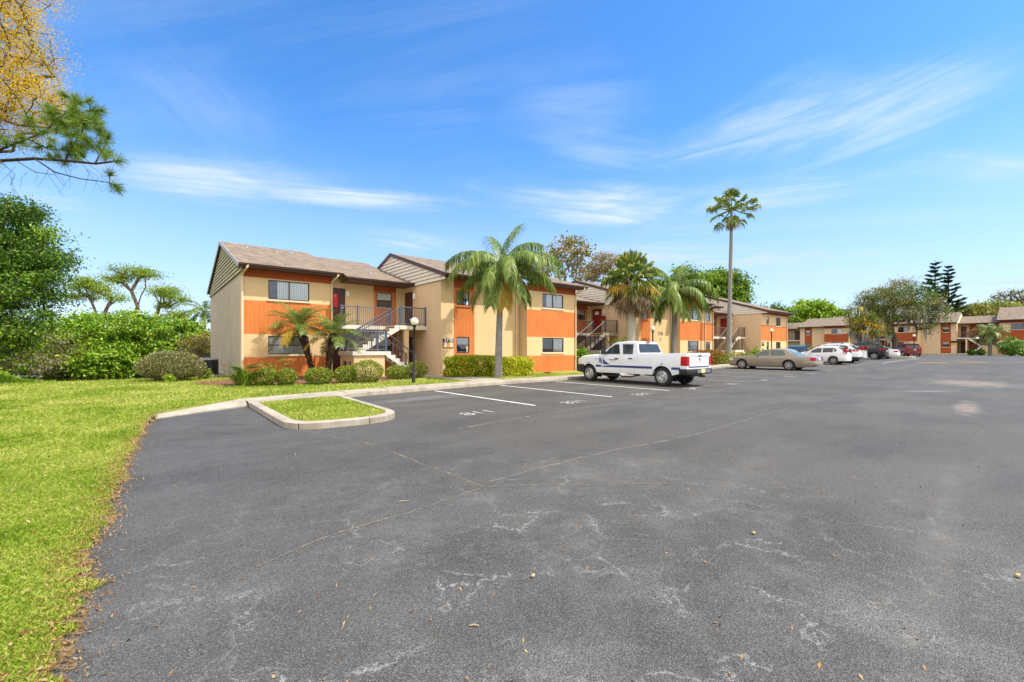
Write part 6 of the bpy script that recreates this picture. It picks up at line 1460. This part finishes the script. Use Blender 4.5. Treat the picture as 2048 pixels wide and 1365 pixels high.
# fuel flap ring, step bars, tailgate details, top brake light, rear bumper pieces
m = MB(); ring = [(4.18 + .095*math.cos(t_), 1.06 + .085*math.sin(t_)) for t_ in [2*math.pi*k/20 for k in range(20)]]; r2 = [(4.18 + .087*math.cos(t_), 1.06 + .078*math.sin(t_)) for t_ in [2*math.pi*k/20 for k in range(20)]]
m.grid([[(-(xs_(s, z)+.012), Y(s), z) for s, z in ring], [(-(xs_(s, z)+.013), Y(s), z) for s, z in r2]], 'metal_grey', True); m.build('fuel_flap', tk)
for sg in (-1, 1):
    m = MB(); x = sg*.93; m.tube([(x*.9, Y(1.35), .40), (x, Y(1.5), .36), (x*1.03, Y(1.85), .31), (x*1.03, Y(2.35), .31), (x, Y(2.5), .37), (x, Y(2.6), .37), (x*1.03, Y(2.75), .31), (x*1.03, Y(3.2), .31), (x, Y(3.4), .37), (x*.9, Y(3.6), .40)], .033, 'black_trim', 8); m.build('step_bar', tk, True)
m = MB(); yb = Y(5.85); m.box(-.80, .77, yb-.022, yb-.001, .84, 1.335, 'car_white'); m.box(-.72, .70, yb-.03, yb-.022, 1.22, 1.30, 'car_silver'); tg = m.build('tailgate', tk, bevel=.012)
m = MB(); m.box(-.12, .14, yb-.038, yb-.030, 1.235, 1.285, 'black_trim'); m.build('handle', tg)
m = MB(); m.prism([(-.055, 1.17), (.055, 1.17), (.05, 1.09), (0, 1.04), (-.05, 1.09)], 1, yb-.03, yb-.0225, 'black_trim'); m.prism([(-.033, 1.15), (.033, 1.15), (.02, 1.10), (0, 1.075), (-.02, 1.10)], 1, yb-.033, yb-.0301, 'chrome'); m.build('badge', tg)
m = MB(); m.box(-.74, .72, yb-.025, yb-.0225, .985, .995, 'black_trim'); m.build('tailgate_crease', tg)
m = MB(); m.box(-.13, .13, Y(3.50)-.02, Y(3.50)+.08, 1.828, 1.872, 'lens_red'); m.build('brake_light', tk, bevel=.008)
m = MB(); m.box(-.42, .62, yb-.165, yb-.152, .575, .70, 'chrome'); m.build('bumper_face', tk, bevel=.008)
m = MB(); m.box(-.15, .15, yb-.176, yb-.166, .575, .73, 'plate_yellow'); m.build('licence_plate', tk)
m = MB(); m.box(-.05, .05, yb-.24, yb-.02, .40, .48, 'black_trim'); m.box(-.5, .5, yb+.1, yb+.3, .42, .54, 'black_trim'); m.build('tow_hitch', tk)

# --- cars
def car_spec(L, W, r, wheels, roof, windows, ws, rg, doors, belt, crown, plan, rim, wrapf, mirror, ww=.2, bottom=None, **kw):
    d = dict(L=L, W=W, r=r, ww=ww, wheels=wheels, rim=rim, bottom=bottom or [(0, .30), (.3, .20), (.6, .19), (L-.6, .20), (L-.2, .30), (L, .36)], belt=belt, crown=crown, plan=plan, roof=roof, windows=windows, windscreen=ws, rearglass=rg, doors=doors, mirror=mirror, wrap=wrapf); d.update(kw); return d
PL = lambda L: [(0, .70), (.06, .80), (.25, .91), (.7, .98), (1.4, 1), (L-1.4, 1), (L-.6, .975), (L-.2, .92), (L-.05, .84), (L, .78)]
def sedan_wrap(w):
    w('bumper', 4.75, 'rear', .36, .60, .035, 'car_gold', depth=.10); w('bumper', .5, 'front', .30, .56, .03, 'car_gold', depth=.08)
    w('taillight', 5.12, 'rear', .66, .86, .012, 'lens_red', True, .58); w('headlight', .40, 'front', .60, .74, .012, 'lens_white', True, .40)
SD = car_spec(5.35, 1.95, .335, (1.0, 3.92), [(1.58, .90), (1.72, .96), (2.26, 1.30), (2.5, 1.385), (3.0, 1.42), (3.55, 1.405), (3.78, 1.34), (4.36, .95)],
   [('w', [(1.86, .955), (2.72, .975), (2.72, 1.325), (2.5, 1.315), (2.2, 1.19)]), ('w', [(2.82, .975), (3.66, .985), (3.72, 1.06), (3.60, 1.26), (3.48, 1.32), (2.80, 1.33)])], (1.74, 2.38), (4.31, 3.80, .98, 1.32, .92, .90), ((1.70, 2.76), (2.78, 3.70)),
   [(0, .60), (.06, .70), (.3, .78), (1.6, .89), (4.3, .93), (5.0, .92), (5.25, .86), (5.35, .76)], [(0, .01), (.5, .05), (1.6, .05), (3, 0), (4.3, .02), (5.35, .02)], PL(5.35), ('spoke', 9), sedan_wrap, (1.98, .99), glass='glass_green', mirror_size=.8, plate=(0, .76, .02))
SX, SY = 32.98, 11.85; sd_, q = vehicle('sedan', 'long gold sedan with red tail lights parked near the tall palm', 'car', (SX, SY, rise(SX)-.012), SD, 'car_gold'); Y, xs_, arch = q['Y'], q['xs'], q['arch']
side_patch('side_moulding', 1.45, 3.50, .50, .545, 'car_gold', .02, par=sd_)
def hatch(name, label, x, y, L, W, Hh, paint, rim, lampz, belt0, r=.32, slope=.55, rail=False, lamp=('lens_red', .42), bump=None, win=None, slant=.85, spoiler=True, cl=False, rzz=0., grp='vehicles parked in the row', cat='car'):
    f = Hh/1.5; b0 = belt0
    def wf(w):
        w('bumper', L-.5, 'rear', .30, .62 if not bump else .52, .03, bump or paint, depth=.09); w('bumper', .5, 'front', .25, .55, .03, paint, depth=.07)
        w('taillight', L-lamp[1], 'rear', lampz[0], lampz[1], .016, lamp[0], True, W*.5*.70); w('headlight', .45, 'front', .62, .76, .014, 'lens_white', True, W*.3)
    sp = car_spec(L, W, r, (.86, L-.82), [(1.0, b0-.06), (1.15, b0-.01), (1.95, Hh-.10), (2.3, Hh-.02), (2.9, Hh), (L-.75, Hh-.035), (L-slope, Hh-.09), (L-.06, b0+.06)],
        win or [('w', [(1.55, b0+.02), (2.36, b0+.05), (2.40, Hh-.16), (2.10, Hh-.16), (1.75, Hh-.32)]), ('w', [(2.46, b0+.055), (3.12, b0+.08), (3.18, Hh-.155), (2.48, Hh-.155)]), ('w', [(3.2, b0+.09), (L-.62, b0+.16), (L-.66, Hh-.24), (L-.85, Hh-.17), (3.25, Hh-.155)])],
        (1.17, 1.92), (L-.09, L-slope+.02, b0+.10, Hh-.11, slant, .86), ((1.35, 2.40), (2.42, 3.22)), [(0, .58), (.05, .68), (.25, .80), (1.1, b0-.07), (2.2, b0), (L-.5, b0+.05), (L-.04, b0+.06), (L, b0+.02)], [(0, .02), (.6, .07), (1.2, .05), (2, 0), (L, 0)], PL(L), rim, wf, (1.62, b0+.04), plate=(0, b0-.16 if bump is None else b0-.2, .012), mirror_size=.85)
    sp['bottom'] = [(0, .32), (.3, .22), (.6, .21), (L-.6, .22), (L-.2, .32), (L, .38)]
    o, q = vehicle(name, label, cat, (x, y, rise(x)-.012), sp, paint, rzz, grp)
    if spoiler: m = MB(); yy = q['Y'](L-slope); m.box(-W*.34, W*.34, yy-.16, yy+.12, Hh-.115, Hh-.075, paint); m.build('spoiler', o, bevel=.015)
    if rail:
        for sg in (-1, 1): m = MB(); x_ = sg*(W*.36); m.tube([(x_, q['Y'](2.1), Hh-.02), (x_, q['Y'](2.3), Hh+.045), (x_, q['Y'](L-1.2), Hh+.04), (x_, q['Y'](L-1.0), Hh-.04)], .018, 'black_trim', 6); m.build('roof_rail', o)
    return o
hatch('hatchback', 'small white hatchback with tall angular red tail lights beside the gold sedan', 41.9+.3, 11.75, 4.0, 1.72, 1.46, 'car_white', ('spoke', 8), (.88, 1.22), .90, slope=.62, lamp=('lens_red', .2))
hatch('suv', 'white sport utility vehicle with wide red tail lights behind the small hatchback', 45.6, 12.0, 4.45, 1.88, 1.64, 'car_white', ('spoke', 5), (.98, 1.14), 1.0, r=.35, rail=True, lamp=('lens_red', .35), bump='black_trim', slope=.7)
hatch('hatchback', 'silver hatchback with high mounted red lamps between the white and the dark utility vehicles', 49.6, 12.4, 4.25, 1.74, 1.44, 'car_silver', ('spoke', 9), (1.02, 1.32), .92, slope=.75, lamp=('lens_red', .22))
hatch('suv', 'black sport utility vehicle with pink red tail lights under the mossy oak', 56.5, 12.35, 4.7, 1.95, 1.66, 'car_black', ('spoke', 5), (1.0, 1.14), 1.02, r=.36, rail=True, lamp=('lens_red', .45), slope=.75)
def ws_wrap(w):
    w('bumper', 4.3, 'rear', .36, .62, .03, 'car_white', depth=.08); w('bumper', .5, 'front', .30, .56, .03, 'car_white', depth=.08)
    w('taillight', 4.55, 'rear', .74, .90, .012, 'lens_red', True, .42); w('headlight', .45, 'front', .60, .74, .012, 'lens_white', True, .42)
WS = car_spec(4.8, 1.82, .33, (.92, 3.72), [(1.35, .90), (1.5, .95), (2.15, 1.34), (2.5, 1.42), (3.0, 1.43), (3.5, 1.36), (4.35, .98)],
   [('w', [(1.75, .96), (2.55, .985), (2.58, 1.33), (2.3, 1.32), (2.0, 1.2)]), ('w', [(2.64, .985), (3.45, 1.0), (3.62, 1.08), (3.45, 1.25), (3.2, 1.33), (2.66, 1.34)])], (1.52, 2.12), (4.28, 3.58, 1.02, 1.32, .88, .84), ((1.5, 2.58), (2.6, 3.4)),
   [(0, .58), (.06, .68), (.3, .78), (1.4, .89), (3.5, .96), (4.5, .99), (4.72, .95), (4.8, .80)], [(0, .01), (.5, .05), (1.4, .05), (3, 0), (4.8, .01)], PL(4.8), ('spoke', 10), ws_wrap, (1.85, 1.0), mirror_size=.8, plate=(0, .7, .02))
vehicle('sedan', 'white sedan at the far end of the parked row beyond the black vehicle', 'car', (60.3, 12.1, rise(60.3)-.012), WS, 'car_white')
P_ = at(1812, 60); hatch('suv', 'red sport utility vehicle parked beyond the planted island under the oak', P_[0], P_[1], 4.5, 1.85, 1.72, 'car_red', ('spoke', 5), (1.0, 1.2), 1.05, r=.36, rzz=AIM - R(90) - R(20), grp='vehicles parked beyond the island', slope=.35)
# ------------------------------------------------------------------ street furniture and small things
def lamp(px, d, label, z=None, h=2.72, tilt=0.):
    p = at(px, d); z = gz(p) if z is None else z
    o = thing('lamp_post', label, 'street lamp', (p[0], p[1], z), 0, 'globe lamp posts'); o.rotation_euler = (tilt, tilt*.6, 0)
    m = MB(); m.lathe([(.075, -.1), (.075, .30), (.05, .34), (.045, h-.42), (.06, h-.40), (.09, h-.34), (.09, h-.30), (.05, h-.29)], 'lamp_black', 14); m.build('pole', o, True)
    m = MB(); r = .165; m.lathe([(r*math.sin(math.pi*k/12), h-r-.14+ -r*math.cos(math.pi*k/12) + .14) for k in range(13)], 'globe', 20); m.build('globe', o, True, 80)
    m = MB(); m.box(-.10, -.07, -.05, .05, .25, .42, 'lamp_black'); m.build('junction_box', o)
    return o
lamp(827, 18.2, 'black lamp post with a cream globe at the kerb in front of the blue railings', tilt=R(.9))
lamp(1305.5, 29.8, 'globe lamp post standing behind the pickup cab', h=2.9)
lamp(1543, 43, 'globe lamp post in front of the end block, above the gold sedan roof', h=3.0)
P_ = at(1828, 57); lamp(1828, 57, 'globe lamp post on the planted island beside the red vehicle', FZ+.03)
P_ = at(1954, 63); lamp(1954, 63, 'globe lamp post between two small dark bushes at the far stairs', FZ+.06, h=2.5)

# house number sign: black number strip over an orange panel with four white plates
o = thing('address_sign', 'black and orange building number sign with white unit plates on the wall beside the hedge', 'sign', (12.42, 20.45, 1.62))
m = MB(); m.box(-.325, .325, -.03, -.004, -.02, .48, 'sign_black'); m.build('board', o)
m = MB(); m.box(-.30, .30, -.036, -.031, 0, .27, 'sign_orange'); m.build('panel', o)
for x in (-.19, .19):
    for z in (.03, .15): m = MB(); m.box(x-.075, x+.075, -.041, -.037, z, z+.095, 'sign_white'); m.build('unit_plate', o)
text_mesh('number', '2760', .25, 'sign_white', o, (0, -.034, .375), (R(90), 0, 0), 0, 1.05, .006)
o = thing('house_number', 'dark number lettering on the cream wall behind the globe lamp', 'sign', (32.95, 20.446, 2.3)); text_mesh('number', '2768', .42, 'ink_grey', o, (0, 0, .5), (R(90), 0, 0), 0, .9, .008); text_mesh('letter', 'B', .40, 'terracotta', o, (0, 0, .0), (R(90), 0, 0), 0, .9, .008)
o = thing('address_sign', 'small dark and yellow number sign on the end block beside the narrow window', 'sign', (49.55, 18.8, 1.3))
m = MB(); m.box(-.28, .28, -.03, -.004, .55, 1.0, 'sign_black'); m.box(-.22, .22, -.03, -.004, .25, .5, 'plate_yellow'); m.box(-.22, .22, -.03, -.004, 0, .2, 'ac_dark'); m.build('board', o); text_mesh('number', '2776', .26, 'sign_white', o, (0, -.034, .8), (R(90), 0, 0), 0, .8, .006)
p = far_world(far_x(1908), -.02, FZ+1.65); o = thing('address_sign', 'small dark and orange number sign beside the window strip of the far block', 'sign', p, ang)
m = MB(); m.box(-.4, .4, -.05, -.01, .28, .62, 'sign_black'); m.box(-.36, .36, -.05, -.01, 0, .24, 'sign_orange'); m.build('board', o)

# traffic cone by the hedge
p = on(888.5, 22.6); o = thing('traffic_cone', 'small orange traffic cone beside the clipped hedge', 'cone', p)
m = MB(); m.lathe([(.115, .03), (.105, .05), (.028, .33), (.0, .335)], 'cone_orange', 16); m.build('body', o, True); m = MB(); m.box(-.13, .13, -.13, .13, 0, .03, 'cone_orange'); m.build('base', o, bevel=.01)

# fire extinguisher cabinet under the landing
o = thing('fire_extinguisher', 'red fire extinguisher hung on the wall under the first stair', 'fire extinguisher', (11.62, 24.79, 1.0))
m = MB(); m.lathe([(.0, 0), (.085, .01), (.09, .05), (.09, .42), (.06, .48), (.03, .50), (.03, .54), (0, .54)], 'red_plastic', 14, (0, -.11, 0)); m.build('cylinder', o, True)
m = MB(); m.box(-.05, .05, -.17, -.05, .54, .58, 'ac_dark'); m.tube([(.04, -.12, .53), (.13, -.13, .45), (.12, -.13, .15)], .014, 'ac_dark', 6); m.build('hose', o)
m = MB(); m.box(-.05, .05, -.206, -.197, .15, .33, 'sign_white'); m.build('tag', o)

# bird figure on the landing
o = thing('bird_figure', 'black and white bird figure standing on the upper landing behind the lamp globe', 'figurine', (10.95, 22.2, 2.805), R(-35))
m = MB(); path = [(-.17, 0, .10), (-.10, 0, .13), (0, 0, .19), (.08, 0, .26), (.12, 0, .32), (.15, 0, .36), (.19, 0, .375), (.215, 0, .37)]; rad = [.012, .035, .075, .075, .05, .055, .045, .012]
m.tube(path, rad, 'bird_dark', 12); body = m.build('body', o, True, 80)
m = MB(); m.tube([(.10, 0, .27), (.13, 0, .33), (.155, 0, .372), (.185, 0, .39)], [.058, .053, .058, .034], 'bird_white', 12); m.build('head', o, True, 80)
m = MB(); m.tube([(.2, 0, .38), (.235, 0, .37), (.245, 0, .345)], [.018, .012, .002], 'sign_orange', 6); m.build('beak', o)
for sg in (-1, 1):
    m = MB(); m.tube([(.02, sg*.03, .14), (.03, sg*.03, 0)], .009, 'sign_orange', 5); m.build('leg', o)
    m = MB(); m.tube([(.06, sg*.07, .25), (-.04, sg*.075, .19), (-.16, sg*.04, .10)], [.03, .045, .008], 'bird_dark', 8); m.build('wing', o, True)

# heart wreath and red banner
o = thing('heart_wreath', 'red heart wreath hung on the wall under the white light of the second stair', 'wreath', (29.28, 23.42, 4.1))
m = MB(); hp = [(.21*1.05*math.sin(t_)**3, .013*16*(13*math.cos(t_) - 5*math.cos(2*t_) - 2*math.cos(3*t_) - math.cos(4*t_))/13*.95) for t_ in [2*math.pi*k/28 for k in range(28)]]
m.prism([(y, z) for y, z in hp], 0, -.09, -.005, 'heart_red'); m.build('heart', o, bevel=.03)
o = thing('banner', 'red cloth banner hanging beside the upper maroon door next to the cream downspout', 'banner', (7.74, 24.25, 3.85))
m = MB(); m.grid([[(x, .02*math.sin(x*40), z) for x in (-.09, -.045, 0, .045, .09)] for z in (-.05, .2, .45, .62)], 'red_cloth'); m.build('cloth', o); m = MB(); m.bar((-.11, 0, .62), (.11, 0, .62), .012, 'rail_blue'); m.tube([(0, 0, .62), (0, .25, .66), (0, .48, .66)], .012, 'rail_blue', 5); m.build('rod', o)

# air conditioner on its pad
o = thing('air_conditioner', 'black outdoor air conditioner on a concrete pad at the grey end wall', 'air conditioner', (2.45, 27.9, .13))
m = MB(); m.box(-.55, .6, -.5, .5, -.05, .07, 'concrete'); m.build('pad', o)
m = MB(); m.lathe([(.39, .09), (.40, .1), (.40, .84), (.38, .86)], 'ac_dark', 28)
for k in range(9): m.lathe([(.402, .14 + k*.072), (.415, .15 + k*.072), (.415, .165 + k*.072), (.402, .175 + k*.072)], 'ac_dark', 28)
m.build('casing', o, True, 30)
m = MB(); m.lathe([(.43, .84), (.43, .88), (.36, .93), (.1, .95), (0, .95)], 'metal_grey', 28); m.build('top_cap', o, True)
m = MB(); m.box(-.62, -.50, -.12, .12, .35, .72, 'metal_grey'); m.box(.62, .74, -.25, -.05, .25, .62, 'stucco_grey'); m.tube([(.68, -.15, .25), (.68, -.15, .05), (.3, -.1, .12)], .02, 'ac_dark', 5); m.build('service_box', o)

# things piled in front of the far block: a blue covered trailer and loose timber
p = at(1592, 72); z = rise(p[0])+.08; o = thing('trailer', 'low blue covered trailer beside the far stairs left of the window strip', 'trailer', (p[0], p[1], z), ang)
m = MB(); m.box(-1.5, 1.5, -.7, .7, .45, .6, 'metal_grey'); m.build('bed', o); m = MB(); m.prism([(-.75, .6), (.75, .6), (.7, 1.25), (.3, 1.5), (-.3, 1.5), (-.7, 1.25)], 0, -1.5, 1.45, 'tarp_blue'); m.build('cover', o, bevel=.08)
for sx in (-.6, .6):
    m = MB(); m.lathe([(.1, -.1), (.3, -.1), (.32, 0), (.3, .1), (.1, .1)], 'tyre', 16, (sx, -.82, .32)); 
    m2 = MB(); m2.v = [(sx + (v[2]-.32), -.82 + 0*(v[0]), .32) for v in m.v]; 
    w_ = MB(); w_.prism([(sx + .32*math.cos(2*math.pi*k/16), .32 + .32*math.sin(2*math.pi*k/16)) for k in range(16)], 1, -.92, -.74, 'tyre'); w_.build('wheel', o)
p = at(1612, 71); o = thing('timber_pile', 'heap of pale timber boards beside the blue trailer', 'timber', (p[0], p[1], z), ang); rg = np.random.default_rng(9)
for i in range(9):
    a = rg.uniform(-.7, .7); m = MB(); m.box(-1.1, 1.1, -.07, .07, -.03, .03, 'timber'); b = m.build('board', o); b.location = (rg.uniform(-.4, .4), rg.uniform(-.4, .4), .35 + .13*i); b.rotation_euler = (rg.uniform(-.2, .2), rg.uniform(-.45, .45), a)
# broken terracotta pot and bits at the orange wall
p = on(1095, 25.4); o = thing('flower_pot', 'terracotta saucer lying in front of the orange window block', 'flower pot', p)
m = MB(); m.lathe([(0, .01), (.16, .01), (.22, .09), (.2, .09), (.14, .03), (0, .03)], 'terracotta', 18); m.build('saucer', o, True)

# acorns and pebbles lying on the asphalt
for i, (x, y, r, lb) in enumerate(((*at(1066, 2.98)[:2], .013, 'pale round pebble on the asphalt near the middle foreground'), (*at(1507, 3.67)[:2], .014, 'tan acorn on the asphalt right of the middle'), (*at(2035, 2.98)[:2], .015, 'brown nut on the asphalt at the right edge'))):
    o = thing('pebble', lb, 'pebble', (x, y, .004), i*1.3, 'bits lying on the asphalt'); m = MB(); m.lathe([(0, 0), (r*.75, r*.15), (r, r*.8), (r*.8, r*1.5), (0, r*1.8)], 'pebble', 12); q_ = m.build('stone', o, True, 80); q_.scale.x = 1.35
for i, (px, d, ln, lb) in enumerate(((948, 2.45, .055, 'orange twig on the asphalt in the foreground'), (808, 4.45, .10, 'straw coloured twig on the asphalt left of the crack'))):
    p = at(px, d); o = thing('twig', lb, 'twig', (p[0], p[1], .006), AIM - R(90) + i*.2, 'bits lying on the asphalt'); m = MB(); m.tube([(-ln*.5, 0, .003), (0, .004, .006), (ln*.5, 0, .003)], [.003, .005, .003], 'timber', 6); m.build('stem', o, True)

# ------------------------------------------------------------------ grass blades, litter
rg = np.random.default_rng(77)
def inside_lawn(x, y):
    if y < 12.75: return x < edge_x(y) - .02 + .05*math.sin(31*y)*math.sin(7*y)
    if x < .1: return True
    if x < 2.05: return y > lerp_table([(.1, 12.84), (2.05, 14.5)], x) + .03
    return y > lerp_table(WALKB, x) + .03
BED = [(1.2, 22.2), (2.2, 20.2), (3.6, 19.0), (5.5, 18.6), (7.5, 18.5), (9.4, 18.9), (10.3, 19.8), (9.9, 21.5), (7.6, 23.2), (7.4, 24.9), (3.3, 25.0), (2.6, 24.0)]
def inpoly(x, y, P):
    c = False
    for (x1, y1), (x2, y2) in zip(P, P[1:] + P[:1]):
        if (y1 > y) != (y2 > y) and x < (x2-x1)*(y-y1)/(y2-y1) + x1: c = not c
    return c
def blades(name, pts, z, h, w, mat, seed, label, lean=.7):
    g = np.random.default_rng(seed); n = len(pts); P = np.column_stack([pts, z]); a = g.uniform(0, 2*math.pi, n); s = np.column_stack([np.cos(a), np.sin(a), np.zeros(n)]); b = g.uniform(0, 2*math.pi, n)
    ln = np.column_stack([np.cos(b), np.sin(b), np.zeros(n)])*g.uniform(.1, lean, (n, 1)); hh = h*g.uniform(.5, 1.3, (n, 1)) if np.isscalar(h) else h[:, None]*g.uniform(.5, 1.3, (n, 1)); ww = (w if np.isscalar(w) else w[:, None])
    up = np.array([0, 0, 1.]); t = P + (up + ln)*hh*np.array([1, 1, .8]); mid = P + (up + ln*.35)*hh*.55
    V = np.stack([P - s*ww, P + s*ww, mid + s*ww*.7, t], 1).reshape(-1, 3); o = np_mesh(name, V, np.arange(4*n).reshape(n, 4), [mat]); tag(o, label, 'grass', None, 'stuff'); return o
pts = []; zz_ = []; hs_ = []; ws_ = []
tries = 0
while len(pts) < 150000 and tries < 900000:
    tries += 1
    d = 1.9*(26/1.9)**rg.uniform(0, 1)**.82; px = rg.uniform(-40, 1250 if d > 12 else 520); r = (px-1024)/880*d; x = d*FW[0] + r*RT[0]; y = d*FW[1] + r*RT[1]
    if y > 29 or not inside_lawn(x, y) or inpoly(x, y, BED): continue
    if 11.98 < x < 22 and y > 19.9: continue
    if y > 24.6 and x > 3.3: continue
    if 10.6 < x < 12.6 and y > 15.8: continue
    if math.sin(x*1.3 + 2*math.sin(y*.9))*math.sin(y*1.1 + x*.4) < -.72 and rg.uniform() < .6: continue
    pts.append((x, y)); zz_.append(lawn_z(x, y)-.008); k = max(1, d/5.5); hs_.append(.044*min(k, 1.8)); ws_.append(.0021*k)
blades('lawn_grass', np.array(pts), np.array(zz_), np.array(hs_), np.array(ws_), 'blade', 78, 'mown yellow green lawn grass beside the car park')
pts = []
xs0, xs1 = min(p[0] for p in ISL), max(p[0] for p in ISL); ys0, ys1 = min(p[1] for p in ISL), max(p[1] for p in ISL)
while len(pts) < 16000:
    x, y = rg.uniform(xs0, xs1), rg.uniform(ys0, ys1)
    if inpoly(x, y, ISL): pts.append((x, y))
blades('island_grass', np.array(pts), np.full(len(pts), .098), .055, .0055, 'blade', 79, 'mown grass inside the kerbed island')
pts = []; fh = []
while len(pts) < 30000:                          # taller rank grass on the pond bank at the left
    d = rg.uniform(19, 27); u_ = rg.uniform()**1.6; px = -40 + (150 - (d-19)*4)*u_; r = (px-1024)/880*d; x = d*FW[0] + r*RT[0]; y = d*FW[1] + r*RT[1]
    pts.append((x, y)); fh.append(.16 + .95*max(0, 1 - u_*1.15)*rg.uniform(.25, 1)*(.6 + .4*math.sin(3*x + 2*y)))
pts = np.array(pts); zz2 = np.array([lawn_z(*p) for p in pts]); hh = np.array(fh)
blades('bank_grass', pts, zz2, hh, .006, 'blade_lush', 80, 'tall lush green grass on the pond bank under the dark oak')
# dead leaves and bits along the lawn edge
n = 8200; yv = rg.uniform(-1, 12.4, n)**1; off = rg.normal(-.05, .09, n); c = np.array([(edge_x(y) + o_, y, (.008 if o_ > 0 else lawn_z(edge_x(y), y) + .018) + rg.uniform(0, .012)) for y, o_ in zip(yv, off)])
V, F = leaf_quads(c, rg, .026, .0075, 2.5); o = np_mesh('leaf_litter', V, F, ['litter']); tag(o, 'dry leaves and clippings along the edge of the lawn', 'leaf litter', None, 'stuff')
n = 420; c = []
while len(c) < n:
    d = 2 + 16*rg.uniform()**1.4; px = rg.uniform(-20, 700); r = (px-1024)/880*d; x = d*FW[0] + r*RT[0]; y = d*FW[1] + r*RT[1]
    if inside_lawn(x, y): c.append((x, y, lawn_z(x, y) + .03))
V, F = leaf_quads(np.array(c), rg, .042, .018, 2.); o = np_mesh('fallen_leaves', V, F, ['litter']); tag(o, 'scattered brown fallen leaves on the lawn', 'leaf litter', None, 'stuff')
n = 420; c = []
while len(c) < n:
    d = 2 + 22*rg.uniform()**1.3; px = rg.uniform(150, 2040); r = (px-1024)/880*d; x = d*FW[0] + r*RT[0]; y = d*FW[1] + r*RT[1]
    if y < 14 and x > edge_x(min(y, 12.5)) and not (1.9 < x < 4.7 and y > 8.7): c.append((x, y, rise(x) + .007))
V, F = leaf_quads(np.array(c), rg, .030, .012, 6.); o = np_mesh('leaf_debris', V, F, ['litter']); tag(o, 'tiny dry leaf bits scattered over the asphalt', 'leaf litter', None, 'stuff')
n = 2600; c = []
while len(c) < n:
    x, y = rg.uniform(1.2, 10.3), rg.uniform(18.4, 25)
    if inpoly(x, y, BED): c.append((x, y, lawn_z(x, y) + .045))
V, F = leaf_quads(np.array(c), rg, .075, .028, 2.); o = np_mesh('mulch_chips', V, F, ['litter']); tag(o, 'reddish bark chips covering the bed under the round bushes', 'mulch', None, 'stuff')
